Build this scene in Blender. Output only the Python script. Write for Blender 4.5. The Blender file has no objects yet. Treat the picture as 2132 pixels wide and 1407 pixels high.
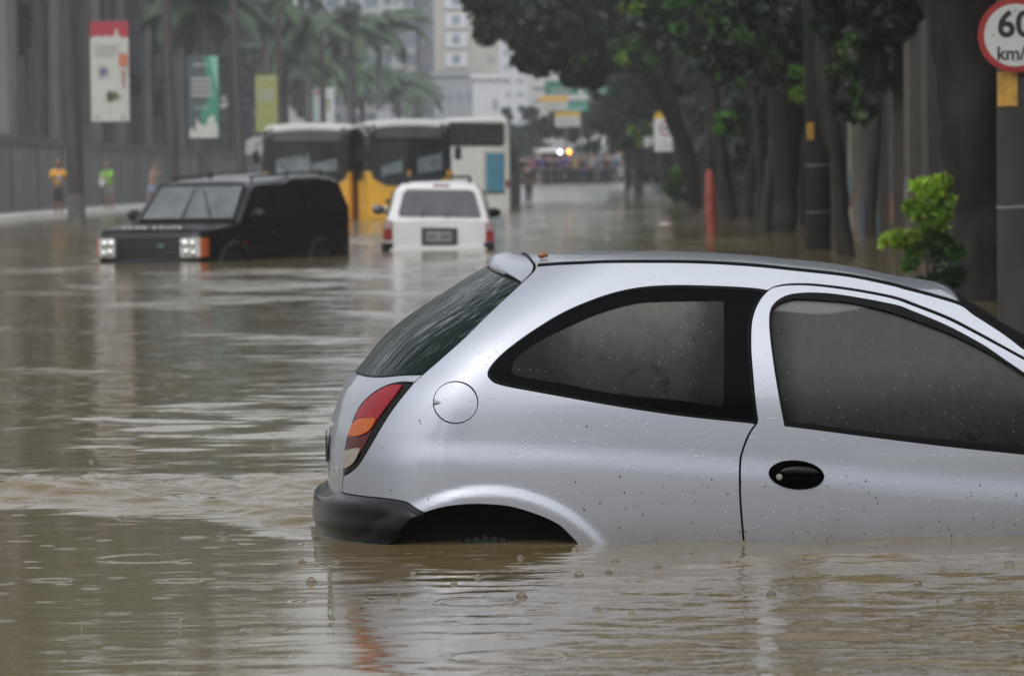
import bpy, bmesh, math, random
import numpy as np
from mathutils import Vector, Matrix
from mathutils.geometry import delaunay_2d_cdt
random.seed(7)
PI = math.pi
SC = bpy.context.scene
COL = SC.collection
# ------------------------------------------------------------------ camera
F = 9000.0                       # focal length in photo pixels (photo 2132 x 1407)
CAM = Vector((0, 0, 1.2))
PITCH = math.atan(336.5 / F); ROLL = math.radians(0.75)
fw = Vector((0, math.cos(PITCH), -math.sin(PITCH)))
up0 = Vector((0, math.sin(PITCH), math.cos(PITCH)))
rt0 = Vector((1, 0, 0))
RT = rt0 * math.cos(ROLL) - up0 * math.sin(ROLL)
UP = rt0 * math.sin(ROLL) + up0 * math.cos(ROLL)
cd = bpy.data.cameras.new('camera'); cam = bpy.data.objects.new('camera', cd); COL.objects.link(cam)
cam.matrix_world = Matrix(((RT.x, UP.x, -fw.x, CAM.x), (RT.y, UP.y, -fw.y, CAM.y), (RT.z, UP.z, -fw.z, CAM.z), (0, 0, 0, 1)))
cd.sensor_width = 36; cd.lens = F / 2132 * 36; cd.clip_end = 3000; cd.clip_start = 0.1
cd.dof.use_dof = True; cd.dof.focus_distance = 14.1; cd.dof.aperture_fstop = 7.5
SC.camera = cam
def ray(px, py):
    return (fw + RT * ((px - 1066) / F) - UP * ((py - 703.5) / F))
def at(px, py, Y):               # real point seen at a pixel, at depth Y
    d = ray(px, py); return CAM + d * (Y / d.y)
def gnd(px, py, z=0.0):          # real point on the level z
    d = ray(px, py); return CAM + d * ((z - CAM.z) / d.z)
def proj(p):
    v = Vector(p) - CAM; k = v.dot(fw)
    return 1066 + F * v.dot(RT) / k, 703.5 - F * v.dot(UP) / k
# ------------------------------------------------------------------ tagging / linking
def tag(o, label=None, cat=None, group=None, kind=None):
    if label: o['label'] = label
    if cat: o['category'] = cat
    if group: o['group'] = group
    if kind: o['kind'] = kind
    return o
def empty(name, loc=(0, 0, 0), rz=0, label=None, cat=None, group=None):
    o = bpy.data.objects.new(name, None); COL.objects.link(o)
    o.location = loc; o.rotation_euler = (0, 0, rz); o.empty_display_size = .2
    return tag(o, label, cat, group)
def link(name, me, mat=None, parent=None):
    o = bpy.data.objects.new(name, me); COL.objects.link(o)
    if mat is not None:
        for m in (mat if isinstance(mat, (list, tuple)) else [mat]): me.materials.append(m)
    if parent is not None: o.parent = parent
    return o
def copy_tree(o, parent=None, **kw):
    c = o.copy(); COL.objects.link(c)
    if parent is not None: c.parent = parent
    for ch in list(o.children): copy_tree(ch, c)
    return c
# ------------------------------------------------------------------ mesh collector
class MB:
    def __init__(s): s.v = []; s.f = []; s.m = []
    def add(s, vs, fs, mi=0):
        b = len(s.v); s.v += [tuple(v) for v in vs]; s.f += [tuple(b + i for i in f) for f in fs]; s.m += [mi] * len(fs)
    def box(s, c, d, rz=0, mi=0, taper=1.0):
        x, y, z = c; a, b, h = d[0] / 2, d[1] / 2, d[2] / 2
        cs, sn = math.cos(rz), math.sin(rz); vs = []
        for k, t in ((-h, 1), (h, taper)):
            for i, j in ((-a, -b), (a, -b), (a, b), (-a, b)):
                i *= t; j *= t
                vs.append((x + i * cs - j * sn, y + i * sn + j * cs, z + k))
        s.add(vs, [(0, 3, 2, 1), (4, 5, 6, 7), (0, 1, 5, 4), (1, 2, 6, 5), (2, 3, 7, 6), (3, 0, 4, 7)], mi)
    def tube(s, pts, rad, n=10, mi=0, caps=True):
        pts = [Vector(p) for p in pts]; rings = []
        ref = Vector((0.13, 0.97, 0.2)).normalized()
        for i, p in enumerate(pts):
            t = (pts[min(i + 1, len(pts) - 1)] - pts[max(i - 1, 0)]).normalized()
            u = t.cross(ref)
            if u.length < .05: u = t.cross(Vector((1, 0, 0)))
            u.normalize(); w = t.cross(u); r = rad[i] if isinstance(rad, (list, tuple)) else rad
            rings.append([p + (u * math.cos(2 * PI * k / n) + w * math.sin(2 * PI * k / n)) * r for k in range(n)])
        vs = [v for r in rings for v in r]; fs = []
        for i in range(len(rings) - 1):
            for k in range(n):
                fs.append((i * n + k, i * n + (k + 1) % n, (i + 1) * n + (k + 1) % n, (i + 1) * n + k))
        if caps: fs += [tuple(reversed(range(n))), tuple((len(rings) - 1) * n + k for k in range(n))]
        s.add(vs, fs, mi)
    def cyl(s, p0, p1, r0, r1=None, n=16, mi=0): s.tube([p0, p1], [r0, r0 if r1 is None else r1], n, mi)
    def grid(s, rows, mi=0, close=False, flip=False):
        nr, nc = len(rows), len(rows[0]); vs = [v for r in rows for v in r]; fs = []
        for i in range(nr - 1):
            for j in range(nc if close else nc - 1):
                q = (i * nc + j, i * nc + (j + 1) % nc, (i + 1) * nc + (j + 1) % nc, (i + 1) * nc + j)
                fs.append(tuple(reversed(q)) if flip else q)
        s.add(vs, fs, mi)
    def sphere(s, c, r, nu=12, nv=8, mi=0):
        rx, ry, rz = r if isinstance(r, (tuple, list)) else (r, r, r); rows = []
        for i in range(nv + 1):
            t = PI * i / nv; rr = max(math.sin(t), 1e-3)
            rows.append([(c[0] + rx * rr * math.cos(2 * PI * j / nu), c[1] + ry * rr * math.sin(2 * PI * j / nu), c[2] - rz * math.cos(t)) for j in range(nu)])
        s.grid(rows, mi, True)
    def prism(s, poly, y0, y1, mi=0):     # polygon in (x,z) extruded along y
        n = len(poly)
        vs = [(x, y0, z) for x, z in poly] + [(x, y1, z) for x, z in poly]
        s.add(vs, [tuple(range(n)), tuple(reversed(range(n, 2 * n)))] + [(i, i + n, (i + 1) % n + n, (i + 1) % n) for i in range(n)], mi)
    def build(s, name, mat=None, parent=None, smooth=False, bevel=0, sub=0, seg=2, fix=True):
        me = bpy.data.meshes.new(name); me.from_pydata(s.v, [], s.f)
        me.polygons.foreach_set('material_index', s.m)
        if fix or bevel or sub:
            bm = bmesh.new(); bm.from_mesh(me)
            if fix: bmesh.ops.recalc_face_normals(bm, faces=bm.faces)
            if bevel: bmesh.ops.bevel(bm, geom=[e for e in bm.edges if len(e.link_faces) == 2 and e.calc_face_angle(0) > .45], offset=bevel, segments=seg, affect='EDGES', clamp_overlap=True)
            bm.to_mesh(me); bm.free()
        me.polygons.foreach_set('use_smooth', [bool(smooth)] * len(me.polygons))
        if smooth and not sub and smooth != 2: me.set_sharp_from_angle(angle=math.radians(38))
        o = link(name, me, mat, parent)
        if sub:
            m = o.modifiers.new('s', 'SUBSURF'); m.levels = sub; m.render_levels = sub
        return o
# ------------------------------------------------------------------ materials
def newmat(name):
    m = bpy.data.materials.new(name); m.use_nodes = True; nt = m.node_tree
    return m, nt, nt.nodes['Principled BSDF']
def N(nt, t, **kw):
    n = nt.nodes.new(t)
    for k, v in kw.items():
        if k.startswith('i_'):
            n.inputs[k[2:].replace('_', ' ')].default_value = v
        else: setattr(n, k, v)
    return n
def ramp(nt, fac, stops, interp='LINEAR'):
    r = nt.nodes.new('ShaderNodeValToRGB'); r.color_ramp.interpolation = interp
    el = r.color_ramp.elements
    while len(el) < len(stops): el.new(.5)
    for e, (p, c) in zip(el, stops): e.position = p; e.color = (*c, 1) if len(c) == 3 else c
    nt.links.new(fac, r.inputs[0]); return r
def coords(nt, scale=(1, 1, 1), kind='Object'):
    tc = nt.nodes.new('ShaderNodeTexCoord'); mp = nt.nodes.new('ShaderNodeMapping'); mp.inputs['Scale'].default_value = scale
    nt.links.new(tc.outputs[kind], mp.inputs[0]); return mp.outputs[0]
def M(name, col, rough=.6, metal=0, var=.15, vs=3.0, bump=0, bs=20, coat=0, spec=.5, stretch=(1, 1, 1), emit=0, var2=None):
    m, nt, b = newmat(name)
    b.inputs['Roughness'].default_value = rough; b.inputs['Metallic'].default_value = metal
    b.inputs['Coat Weight'].default_value = coat; b.inputs['Specular IOR Level'].default_value = spec
    co = coords(nt, stretch)
    n = N(nt, 'ShaderNodeTexNoise', i_Scale=vs, i_Detail=5.0, i_Roughness=.6); nt.links.new(co, n.inputs['Vector'])
    lo = tuple(c * (1 - var) for c in col); hi = var2 if var2 else tuple(min(1, c * (1 + var)) for c in col)
    r = ramp(nt, n.outputs[0], [(.3, lo), (.7, hi)]); nt.links.new(r.outputs[0], b.inputs['Base Color'])
    if bump:
        n2 = N(nt, 'ShaderNodeTexNoise', i_Scale=bs, i_Detail=6.0, i_Roughness=.65); nt.links.new(co, n2.inputs['Vector'])
        bp = N(nt, 'ShaderNodeBump', i_Strength=1.0, i_Distance=bump); nt.links.new(n2.outputs[0], bp.inputs['Height']); nt.links.new(bp.outputs[0], b.inputs['Normal'])
    if emit:
        nt.links.new(r.outputs[0], b.inputs['Emission Color']); b.inputs['Emission Strength'].default_value = emit
    return m
def vcol_mat(name, rough=.5, spec=.5, trans=0.0, bump=0):
    m, nt, b = newmat(name)
    a = N(nt, 'ShaderNodeAttribute', attribute_name='col'); nt.links.new(a.outputs['Color'], b.inputs['Base Color'])
    b.inputs['Roughness'].default_value = rough; b.inputs['Specular IOR Level'].default_value = spec
    return m
BLACKRUB = M('black_rubber', (.005, .005, .0055), .5, var=.3, vs=30, spec=.08)
BLACKPL = M('black_plastic', (.008, .008, .009), .4, var=.3, vs=12, bump=.0006, bs=300, spec=.25)
DARKIN = M('dark_interior', (.004, .004, .004), .9)
CHROME = M('chrome', (.6, .6, .6), .12, metal=1, var=.05)
# ================================================================== the near car
YAW = math.radians(2.5)
cF = Vector((math.cos(YAW), math.sin(YAW), 0)); cL = Vector((-math.sin(YAW), math.cos(YAW), 0))
CO = gnd(1547, 1123) - cF * 1.40 + cL * 0.815
def to_loc(p):
    d = Vector(p) - CO; return np.array((d.dot(cF), d.dot(cL), d.z))
CAML = to_loc(CAM)
def raydir_l(px, py):
    d = ray(px, py); return np.array((d.dot(cF), d.dot(cL), d.z))
def projl(x, y, z): return proj(CO + cF * float(x) + cL * float(y) + Vector((0, 0, float(z))))
def table(xs, ys, n=600, sm=9):
    xs = np.array(xs, float); ys = np.array(ys, float); h = np.diff(xs); s = np.diff(ys) / h
    m = np.zeros(len(xs)); m[0] = s[0]; m[-1] = s[-1]
    for i in range(1, len(xs) - 1): m[i] = (s[i - 1] * h[i] + s[i] * h[i - 1]) / (h[i] + h[i - 1])
    X = np.linspace(xs[0], xs[-1], n); I = np.clip(np.searchsorted(xs, X) - 1, 0, len(xs) - 2)
    t = (X - xs[I]) / h[I]; a, b = ys[I], ys[I + 1]; ma, mb = m[I] * h[I], m[I + 1] * h[I]
    Y = (2*t**3-3*t**2+1)*a + (t**3-2*t**2+t)*ma + (-2*t**3+3*t**2)*b + (t**3-t**2)*mb
    if sm > 1:
        k = sm // 2; P_ = np.concatenate([2*Y[0]-Y[1:k+1][::-1], Y, 2*Y[-1]-Y[-k-1:-1][::-1]])
        Y = np.convolve(P_, np.ones(sm) / sm, 'valid')
    return X, Y
WZ = table([-.6, -.3, -.1, .05, .2, .35, .48, .6, .75, .9, 1.02], [.74, .79, .812, .818, .817, .808, .79, .752, .675, .578, .49], sm=31)
WXT = table([-.2, .3, .8, 1.4, 2.2, 3.0, 3.3], [.955, .98, .995, 1, 1, .985, .975], sm=31)
sst = lambda a, b, x: (lambda t: t * t * (3 - 2 * t))(np.clip((x - a) / (b - a), 0, 1))
AX, AZ, AR = .557, -.31, .43
XF = 3.72
CR = table([-.5, .45, 1.4, 2.3, 3.8], [.30, .30, .235, .15, .14], sm=31)
def W(x, z):
    x = np.asarray(x, float); z = np.asarray(z, float)
    w = np.interp(z, *WZ) * np.interp(x, *WXT)
    for ax in (AX, AX + 2.44):
        d = np.sqrt((x - ax) ** 2 + (z - AZ) ** 2) - AR
        w = w + .013 * (1 - sst(.035, .078, d))
    zc = np.interp(x, *CR)
    w = w + .009 * (1 - sst(-.05, .05, z - zc))
    c = np.clip((x - (XF - .55)) / .55, 0, 1)
    return w * np.maximum(1 - c ** 2.6, 0) ** (1 / 2.6)
R_, PE, AA = .45, 2.5, 1.0
SIL = [(684, 1040), (683, 1003), (682, 970), (683, 925), (687.5, 882), (696, 856), (704, 831.5), (715, 805), (735, 776), (757, 750), (795, 702), (851, 655), (903, 620), (959, 584), (1013, 552), (1045, 535)]
XR = table([-.6, 1.1], [0.0, 0.45], sm=1)
def Praw(a, z, xr=None):
    a = np.asarray(a, float); z = np.asarray(z, float); aa = np.abs(a)
    x0 = np.interp(z, *XR) if xr is None else xr
    th = np.clip(aa / AA, 0, 1) * PI / 2; c = np.cos(th); s = np.sin(th)
    n = (np.abs(c) ** PE + np.abs(s) ** PE) ** (1 / PE)
    x = np.where(aa < AA, x0 + R_ * (1 - c / n), x0 + R_ + (aa - AA))
    y = np.where(aa < AA, s / n, 1.0) * W(x, z)
    return x, -np.sign(a + 1e-12) * y, z
def fit_xr():
    global XR
    zs = [None] * len(SIL); xs = [0.1] * len(SIL)
    for it in range(6):
        zz, xx = [], []
        for i, (px, py) in enumerate(SIL):
            z = zs[i] if zs[i] is not None else 1.2 - (py - 367) / 640
            A_ = np.linspace(-.6, .99, 40)
            x0 = float(np.interp(z, *XR))
            pts = [projl(*[float(q) for q in Praw(a, z)]) for a in A_]
            k = min(range(len(pts)), key=lambda q: pts[q][0])
            z += -(py - pts[k][1]) / 640 * .9
            zz.append(z); xx.append(x0 + (px - pts[k][0]) / 640); zs[i] = z
        o = np.argsort(zz); zz = np.array(zz)[o]; xx = np.array(xx)[o]
        zz = np.concatenate([[-.7], zz, [1.15]]); xx = np.concatenate([[xx[0] + .01], xx, [xx[-1] + (1.15 - zz[-2]) * 2.2]])
        XR = table(zz, xx, n=900, sm=21)
fit_xr()
def P(a, z, off=0.0):
    x, y, zz = Praw(a, z)
    if np.any(off):
        n = NRM(a, z); return np.stack([x, y, zz], -1) + n * np.asarray(off)[..., None] if np.ndim(off) else np.stack([x, y, zz], -1) + n * off
    return np.stack([x, y, zz], -1)
def NRM(a, z):
    e = .006
    da = np.stack(Praw(a + e, z), -1) - np.stack(Praw(a - e, z), -1)
    dz = np.stack(Praw(a, z + e), -1) - np.stack(Praw(a, z - e), -1)
    n = np.cross(da, dz); return n / np.linalg.norm(n, axis=-1, keepdims=True)
def a_of(x, z):                      # param of a point of the right-hand (near) side
    x0 = float(np.interp(z, *XR))
    if x >= x0 + R_: return AA + x - x0 - R_
    c = (x0 + R_ - x) / R_
    lo, hi = 0, PI / 2
    for _ in range(40):
        m = (lo + hi) / 2; v = math.cos(m) / (math.cos(m) ** PE + math.sin(m) ** PE) ** (1 / PE)
        if v > c: lo = m
        else: hi = m
    return lo / (PI / 2) * AA
def hit(px, py):
    """ray through a photo pixel meets the right-hand side of the body: (a, z)"""
    d = raydir_l(px, py); T = np.linspace(12.8, 15.6, 900)
    X = CAML[0] + d[0] * T; Y = CAML[1] + d[1] * T; Z = CAML[2] + d[2] * T
    x0 = np.interp(Z, *XR); s = np.abs(Y) / np.maximum(W(X, Z), 1e-3); c = np.clip((x0 + R_ - X) / R_, 0, 9)
    f = (s ** PE + c ** PE) ** (1 / PE) - 1
    k = np.argmax(f < 0) if (f < 0).any() else int(np.argmin(f))
    if k > 0 and f[k] < 0:
        u = f[k - 1] / (f[k - 1] - f[k]); t = T[k - 1] + u * (T[k] - T[k - 1])
    else: t = T[k]
    x, y, z = CAML + d * t
    x0 = float(np.interp(z, *XR)); cc = (x0 + R_ - x) / R_
    if cc <= 0: return (AA + x - x0 - R_, z)
    th = math.atan2(abs(y) / max(float(W(x, z)), 1e-3), cc)
    return (th / (PI / 2) * AA * (1 if y < 0 else -1), z)
def z_mid(py):
    lo, hi = -.5, 1.1
    for _ in range(30):
        m = (lo + hi) / 2; x, y, z = [float(q) for q in Praw(0.0, m)]
        if projl(x, y, z)[1] > py: lo = m
        else: hi = m
    return lo
def smooth_px(pts, n=6):
    """Catmull-Rom through photo pixels"""
    out = []; L = len(pts)
    for i in range(L - 1):
        p0, p1, p2, p3 = pts[max(i - 1, 0)], pts[i], pts[i + 1], pts[min(i + 2, L - 1)]
        for k in range(n):
            t = k / n
            out.append(tuple(.5 * (2*b + (c-a)*t + (2*a-5*b+4*c-d)*t*t + (-a+3*b-3*c+d)*t**3) for a, b, c, d in zip(p0, p1, p2, p3)))
    return out + [tuple(pts[-1])]
def px_path(*segs, n=6):
    """several smooth pixel runs joined with corners -> list of (a,z)"""
    out = []
    for s in segs:
        for p in smooth_px(list(s), n): out.append(hit(*p))
    return dedupe(out)
def dedupe(o, e=.0012):
    r = []
    for p in o:
        if not r or math.hypot(p[0] - r[-1][0], p[1] - r[-1][1]) > e: r.append(p)
    if len(r) > 2 and math.hypot(r[0][0] - r[-1][0], r[0][1] - r[-1][1]) < e: r.pop()
    return r
def area(p): return .5 * sum(p[i][0] * p[(i + 1) % len(p)][1] - p[(i + 1) % len(p)][0] * p[i][1] for i in range(len(p)))
def inset(poly, d):                  # move a closed outline inwards by d
    p = poly if area(poly) > 0 else poly[::-1]; n = len(p); out = []
    for i in range(n):
        a, b, c = p[i - 1], p[i], p[(i + 1) % n]
        e1 = (b[0]-a[0], b[1]-a[1]); e2 = (c[0]-b[0], c[1]-b[1])
        l1 = math.hypot(*e1) or 1e-9; l2 = math.hypot(*e2) or 1e-9
        nx = -e1[1]/l1 - e2[1]/l2; ny = e1[0]/l1 + e2[0]/l2; l = math.hypot(nx, ny) or 1e-9
        k = d / max(.45, l / 2)
        out.append((b[0] + nx/l*k, b[1] + ny/l*k))
    return out
def resample(poly, r):
    out = []; n = len(poly)
    for i in range(n):
        a, b = poly[i], poly[(i + 1) % n]; L = math.hypot(b[0]-a[0], b[1]-a[1]); k = max(1, int(math.ceil(L / r)))
        out += [(a[0] + (b[0]-a[0])*j/k, a[1] + (b[1]-a[1])*j/k) for j in range(k)]
    return out
def inpoly(X, Y, poly):
    ins = np.zeros(X.shape, bool); n = len(poly)
    for i in range(n):
        x1, y1 = poly[i]; x2, y2 = poly[(i + 1) % n]
        if y1 == y2: continue
        c = ((y1 > Y) != (y2 > Y)) & (X < (x2 - x1) * (Y - y1) / (y2 - y1) + x1)
        ins ^= c
    return ins
def panel(name, outer, mat, parent, holes=(), off=0.0, rim=.012, res=.014, mirror=False, surf=None, nrm=None):
    surf = surf or (lambda a, z: P(a, z)); nrm = nrm or NRM
    loops = [resample(outer, res)] + [resample(h, res) for h in holes]
    v2, ed = [], []
    for L in loops:
        b = len(v2); v2 += L; ed += [(b + i, b + (i + 1) % len(L)) for i in range(len(L))]
    nb = len(v2); A = np.array(loops[0]); B = np.array(v2)
    gx = np.arange(A[:, 0].min(), A[:, 0].max(), res); gz = np.arange(A[:, 1].min(), A[:, 1].max(), res)
    GX, GZ = np.meshgrid(gx, gz); GX = GX + (np.arange(GX.shape[0]) % 2)[:, None] * res / 2; GX = GX.ravel(); GZ = GZ.ravel()
    m = inpoly(GX, GZ, loops[0])
    for h in loops[1:]: m &= ~inpoly(GX, GZ, h)
    GX, GZ = GX[m], GZ[m]
    keep = np.ones(len(GX), bool)
    for i in range(0, len(GX), 4000):
        s = slice(i, i + 4000)
        keep[s] = ((GX[s, None] - B[None, :, 0]) ** 2 + (GZ[s, None] - B[None, :, 1]) ** 2).min(1) > (res * .55) ** 2
    v2 = v2 + list(zip(GX[keep].tolist(), GZ[keep].tolist()))
    vv, _, ff, ov, _, _ = delaunay_2d_cdt([Vector(p) for p in v2], ed, [], 0, 1e-6)
    vv = np.array([(p[0], p[1]) for p in vv]); ff = np.array([f for f in ff if len(f) == 3])
    cx = vv[ff].mean(1); m = inpoly(cx[:, 0], cx[:, 1], loops[0])
    for h in loops[1:]: m &= ~inpoly(cx[:, 0], cx[:, 1], h)
    ff = ff[m]
    p3 = surf(vv[:, 0], vv[:, 1]); nn = nrm(vv[:, 0], vv[:, 1])
    top = p3 + nn * off
    # orient
    t = ff[0]; fn = np.cross(top[t[1]] - top[t[0]], top[t[2]] - top[t[0]])
    if np.dot(fn, nn[t[0]]) < 0: ff = ff[:, ::-1]
    verts = top.tolist(); norms = nn.tolist(); faces = [tuple(int(i) for i in f) for f in ff]
    # boundary rim
    cnt = {}
    for f in faces:
        for i in range(3):
            e = (f[i], f[(i + 1) % 3]); k = (min(e), max(e)); cnt.setdefault(k, []).append(e)
    for k, es in cnt.items():
        if len(es) == 1:
            i, j = es[0]; b = len(verts)
            a_, b_ = top[i], top[j]; c_, d_ = b_ - nn[j] * rim, a_ - nn[i] * rim
            verts += [a_.tolist(), b_.tolist(), c_.tolist(), d_.tolist()]
            sn = np.cross(c_ - a_, b_ - a_); sn = (sn / (np.linalg.norm(sn) + 1e-12)).tolist(); sn = [-q for q in sn]
            norms += [sn] * 4; faces.append((b, b + 3, b + 2, b + 1))
            n0 = np.cross(np.array(verts[b+3]) - a_, np.array(verts[b+2]) - a_)
            if np.dot(n0, sn) < 0: norms[-4:] = [[-q for q in sn]] * 4
    def mk(flip):
        V = [(v[0], -v[1], v[2]) for v in verts] if flip else verts
        Nn = [(v[0], -v[1], v[2]) for v in norms] if flip else norms
        Fc = [tuple(reversed(f)) for f in faces] if flip else faces
        me = bpy.data.meshes.new(name); me.from_pydata(V, [], Fc)
        me.polygons.foreach_set('use_smooth', [True] * len(Fc))
        me.normals_split_custom_set_from_vertices(Nn)
        return link(name, me, mat, parent)
    o = mk(False)
    return (o, mk(True)) if mirror else o

def paint():
    m, nt, b = newmat('silver_paint')
    b.inputs['Metallic'].default_value = .62; b.inputs['Roughness'].default_value = .42
    b.inputs['Coat Weight'].default_value = .7; b.inputs['Coat Roughness'].default_value = .06
    tc = nt.nodes.new('ShaderNodeTexCoord'); L = nt.links.new
    sep = nt.nodes.new('ShaderNodeSeparateXYZ'); L(tc.outputs['Object'], sep.inputs[0])
    # dirt specks, denser near the water line
    vo = N(nt, 'ShaderNodeTexVoronoi', i_Scale=45.0); mp = N(nt, 'ShaderNodeMapping'); mp.inputs['Scale'].default_value = (1.3, 1, .9); mp.inputs['Rotation'].default_value = (0, .4, 0)
    L(tc.outputs['Object'], mp.inputs[0]); L(mp.outputs[0], vo.inputs['Vector'])
    lt = N(nt, 'ShaderNodeMath', operation='LESS_THAN'); L(vo.outputs['Distance'], lt.inputs[0])
    # threshold radius varies per cell and shrinks upwards
    sc = nt.nodes.new('ShaderNodeSeparateColor'); L(vo.outputs['Color'], sc.inputs[0])
    hz = N(nt, 'ShaderNodeMapRange'); L(sep.outputs['Z'], hz.inputs[0]); hz.inputs[1].default_value = 0.02; hz.inputs[2].default_value = .5; hz.inputs[3].default_value = 1.25; hz.inputs[4].default_value = .06
    pw = N(nt, 'ShaderNodeMath', operation='POWER'); L(hz.outputs[0], pw.inputs[0]); pw.inputs[1].default_value = 1.6
    g = N(nt, 'ShaderNodeMath', operation='LESS_THAN'); L(sc.outputs[0], g.inputs[0])
    g2 = N(nt, 'ShaderNodeMath', operation='MULTIPLY'); L(pw.outputs[0], g2.inputs[0]); g2.inputs[1].default_value = .34; L(g2.outputs[0], g.inputs[1])
    rr = N(nt, 'ShaderNodeMath', operation='MULTIPLY'); L(sc.outputs[1], rr.inputs[0]); rr.inputs[1].default_value = .17; L(rr.outputs[0], lt.inputs[1])
    dm = N(nt, 'ShaderNodeMath', operation='MULTIPLY'); L(lt.outputs[0], dm.inputs[0]); L(g.outputs[0], dm.inputs[1])
    # faint silt film low down
    n1 = N(nt, 'ShaderNodeTexNoise', i_Scale=5.0, i_Detail=6.0); L(tc.outputs['Object'], n1.inputs['Vector'])
    fm = N(nt, 'ShaderNodeMapRange'); L(sep.outputs['Z'], fm.inputs[0]); fm.inputs[1].default_value = .0; fm.inputs[2].default_value = .10; fm.inputs[3].default_value = .75; fm.inputs[4].default_value = 0
    f2 = N(nt, 'ShaderNodeMath', operation='MULTIPLY'); L(fm.outputs[0], f2.inputs[0]); L(n1.outputs[0], f2.inputs[1])
    mx = N(nt, 'ShaderNodeMix', data_type='RGBA'); mx.inputs[6].default_value = (.345, .366, .415, 1); mx.inputs[7].default_value = (.22, .19, .15, 1); L(f2.outputs[0], mx.inputs[0])
    mx2 = N(nt, 'ShaderNodeMix', data_type='RGBA'); L(mx.outputs[2], mx2.inputs[6]); mx2.inputs[7].default_value = (.02, .017, .013, 1); L(dm.outputs[0], mx2.inputs[0])
    L(mx2.outputs[2], b.inputs['Base Color'])
    # rain beads
    v2 = N(nt, 'ShaderNodeTexVoronoi', i_Scale=88.0); L(tc.outputs['Object'], v2.inputs['Vector'])
    s2 = nt.nodes.new('ShaderNodeSeparateColor'); L(v2.outputs['Color'], s2.inputs[0])
    rad = N(nt, 'ShaderNodeMapRange'); L(s2.outputs[0], rad.inputs[0]); rad.inputs[1].default_value = .62; rad.inputs[2].default_value = 1.0; rad.inputs[3].default_value = 0.05; rad.inputs[4].default_value = .36
    sb = N(nt, 'ShaderNodeMath', operation='SUBTRACT'); L(rad.outputs[0], sb.inputs[0]); L(v2.outputs['Distance'], sb.inputs[1])
    mxx = N(nt, 'ShaderNodeMath', operation='MAXIMUM'); L(sb.outputs[0], mxx.inputs[0]); mxx.inputs[1].default_value = 0
    sq = N(nt, 'ShaderNodeMath', operation='POWER'); L(mxx.outputs[0], sq.inputs[0]); sq.inputs[1].default_value = .6
    bp = N(nt, 'ShaderNodeBump', i_Strength=1.0, i_Distance=.0026); L(sq.outputs[0], bp.inputs['Height'])
    L(bp.outputs[0], b.inputs['Coat Normal'])
    bp2 = N(nt, 'ShaderNodeBump', i_Strength=.5, i_Distance=.003); L(sq.outputs[0], bp2.inputs['Height']); L(bp2.outputs[0], b.inputs['Normal'])
    return m
PAINT = paint()
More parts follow.
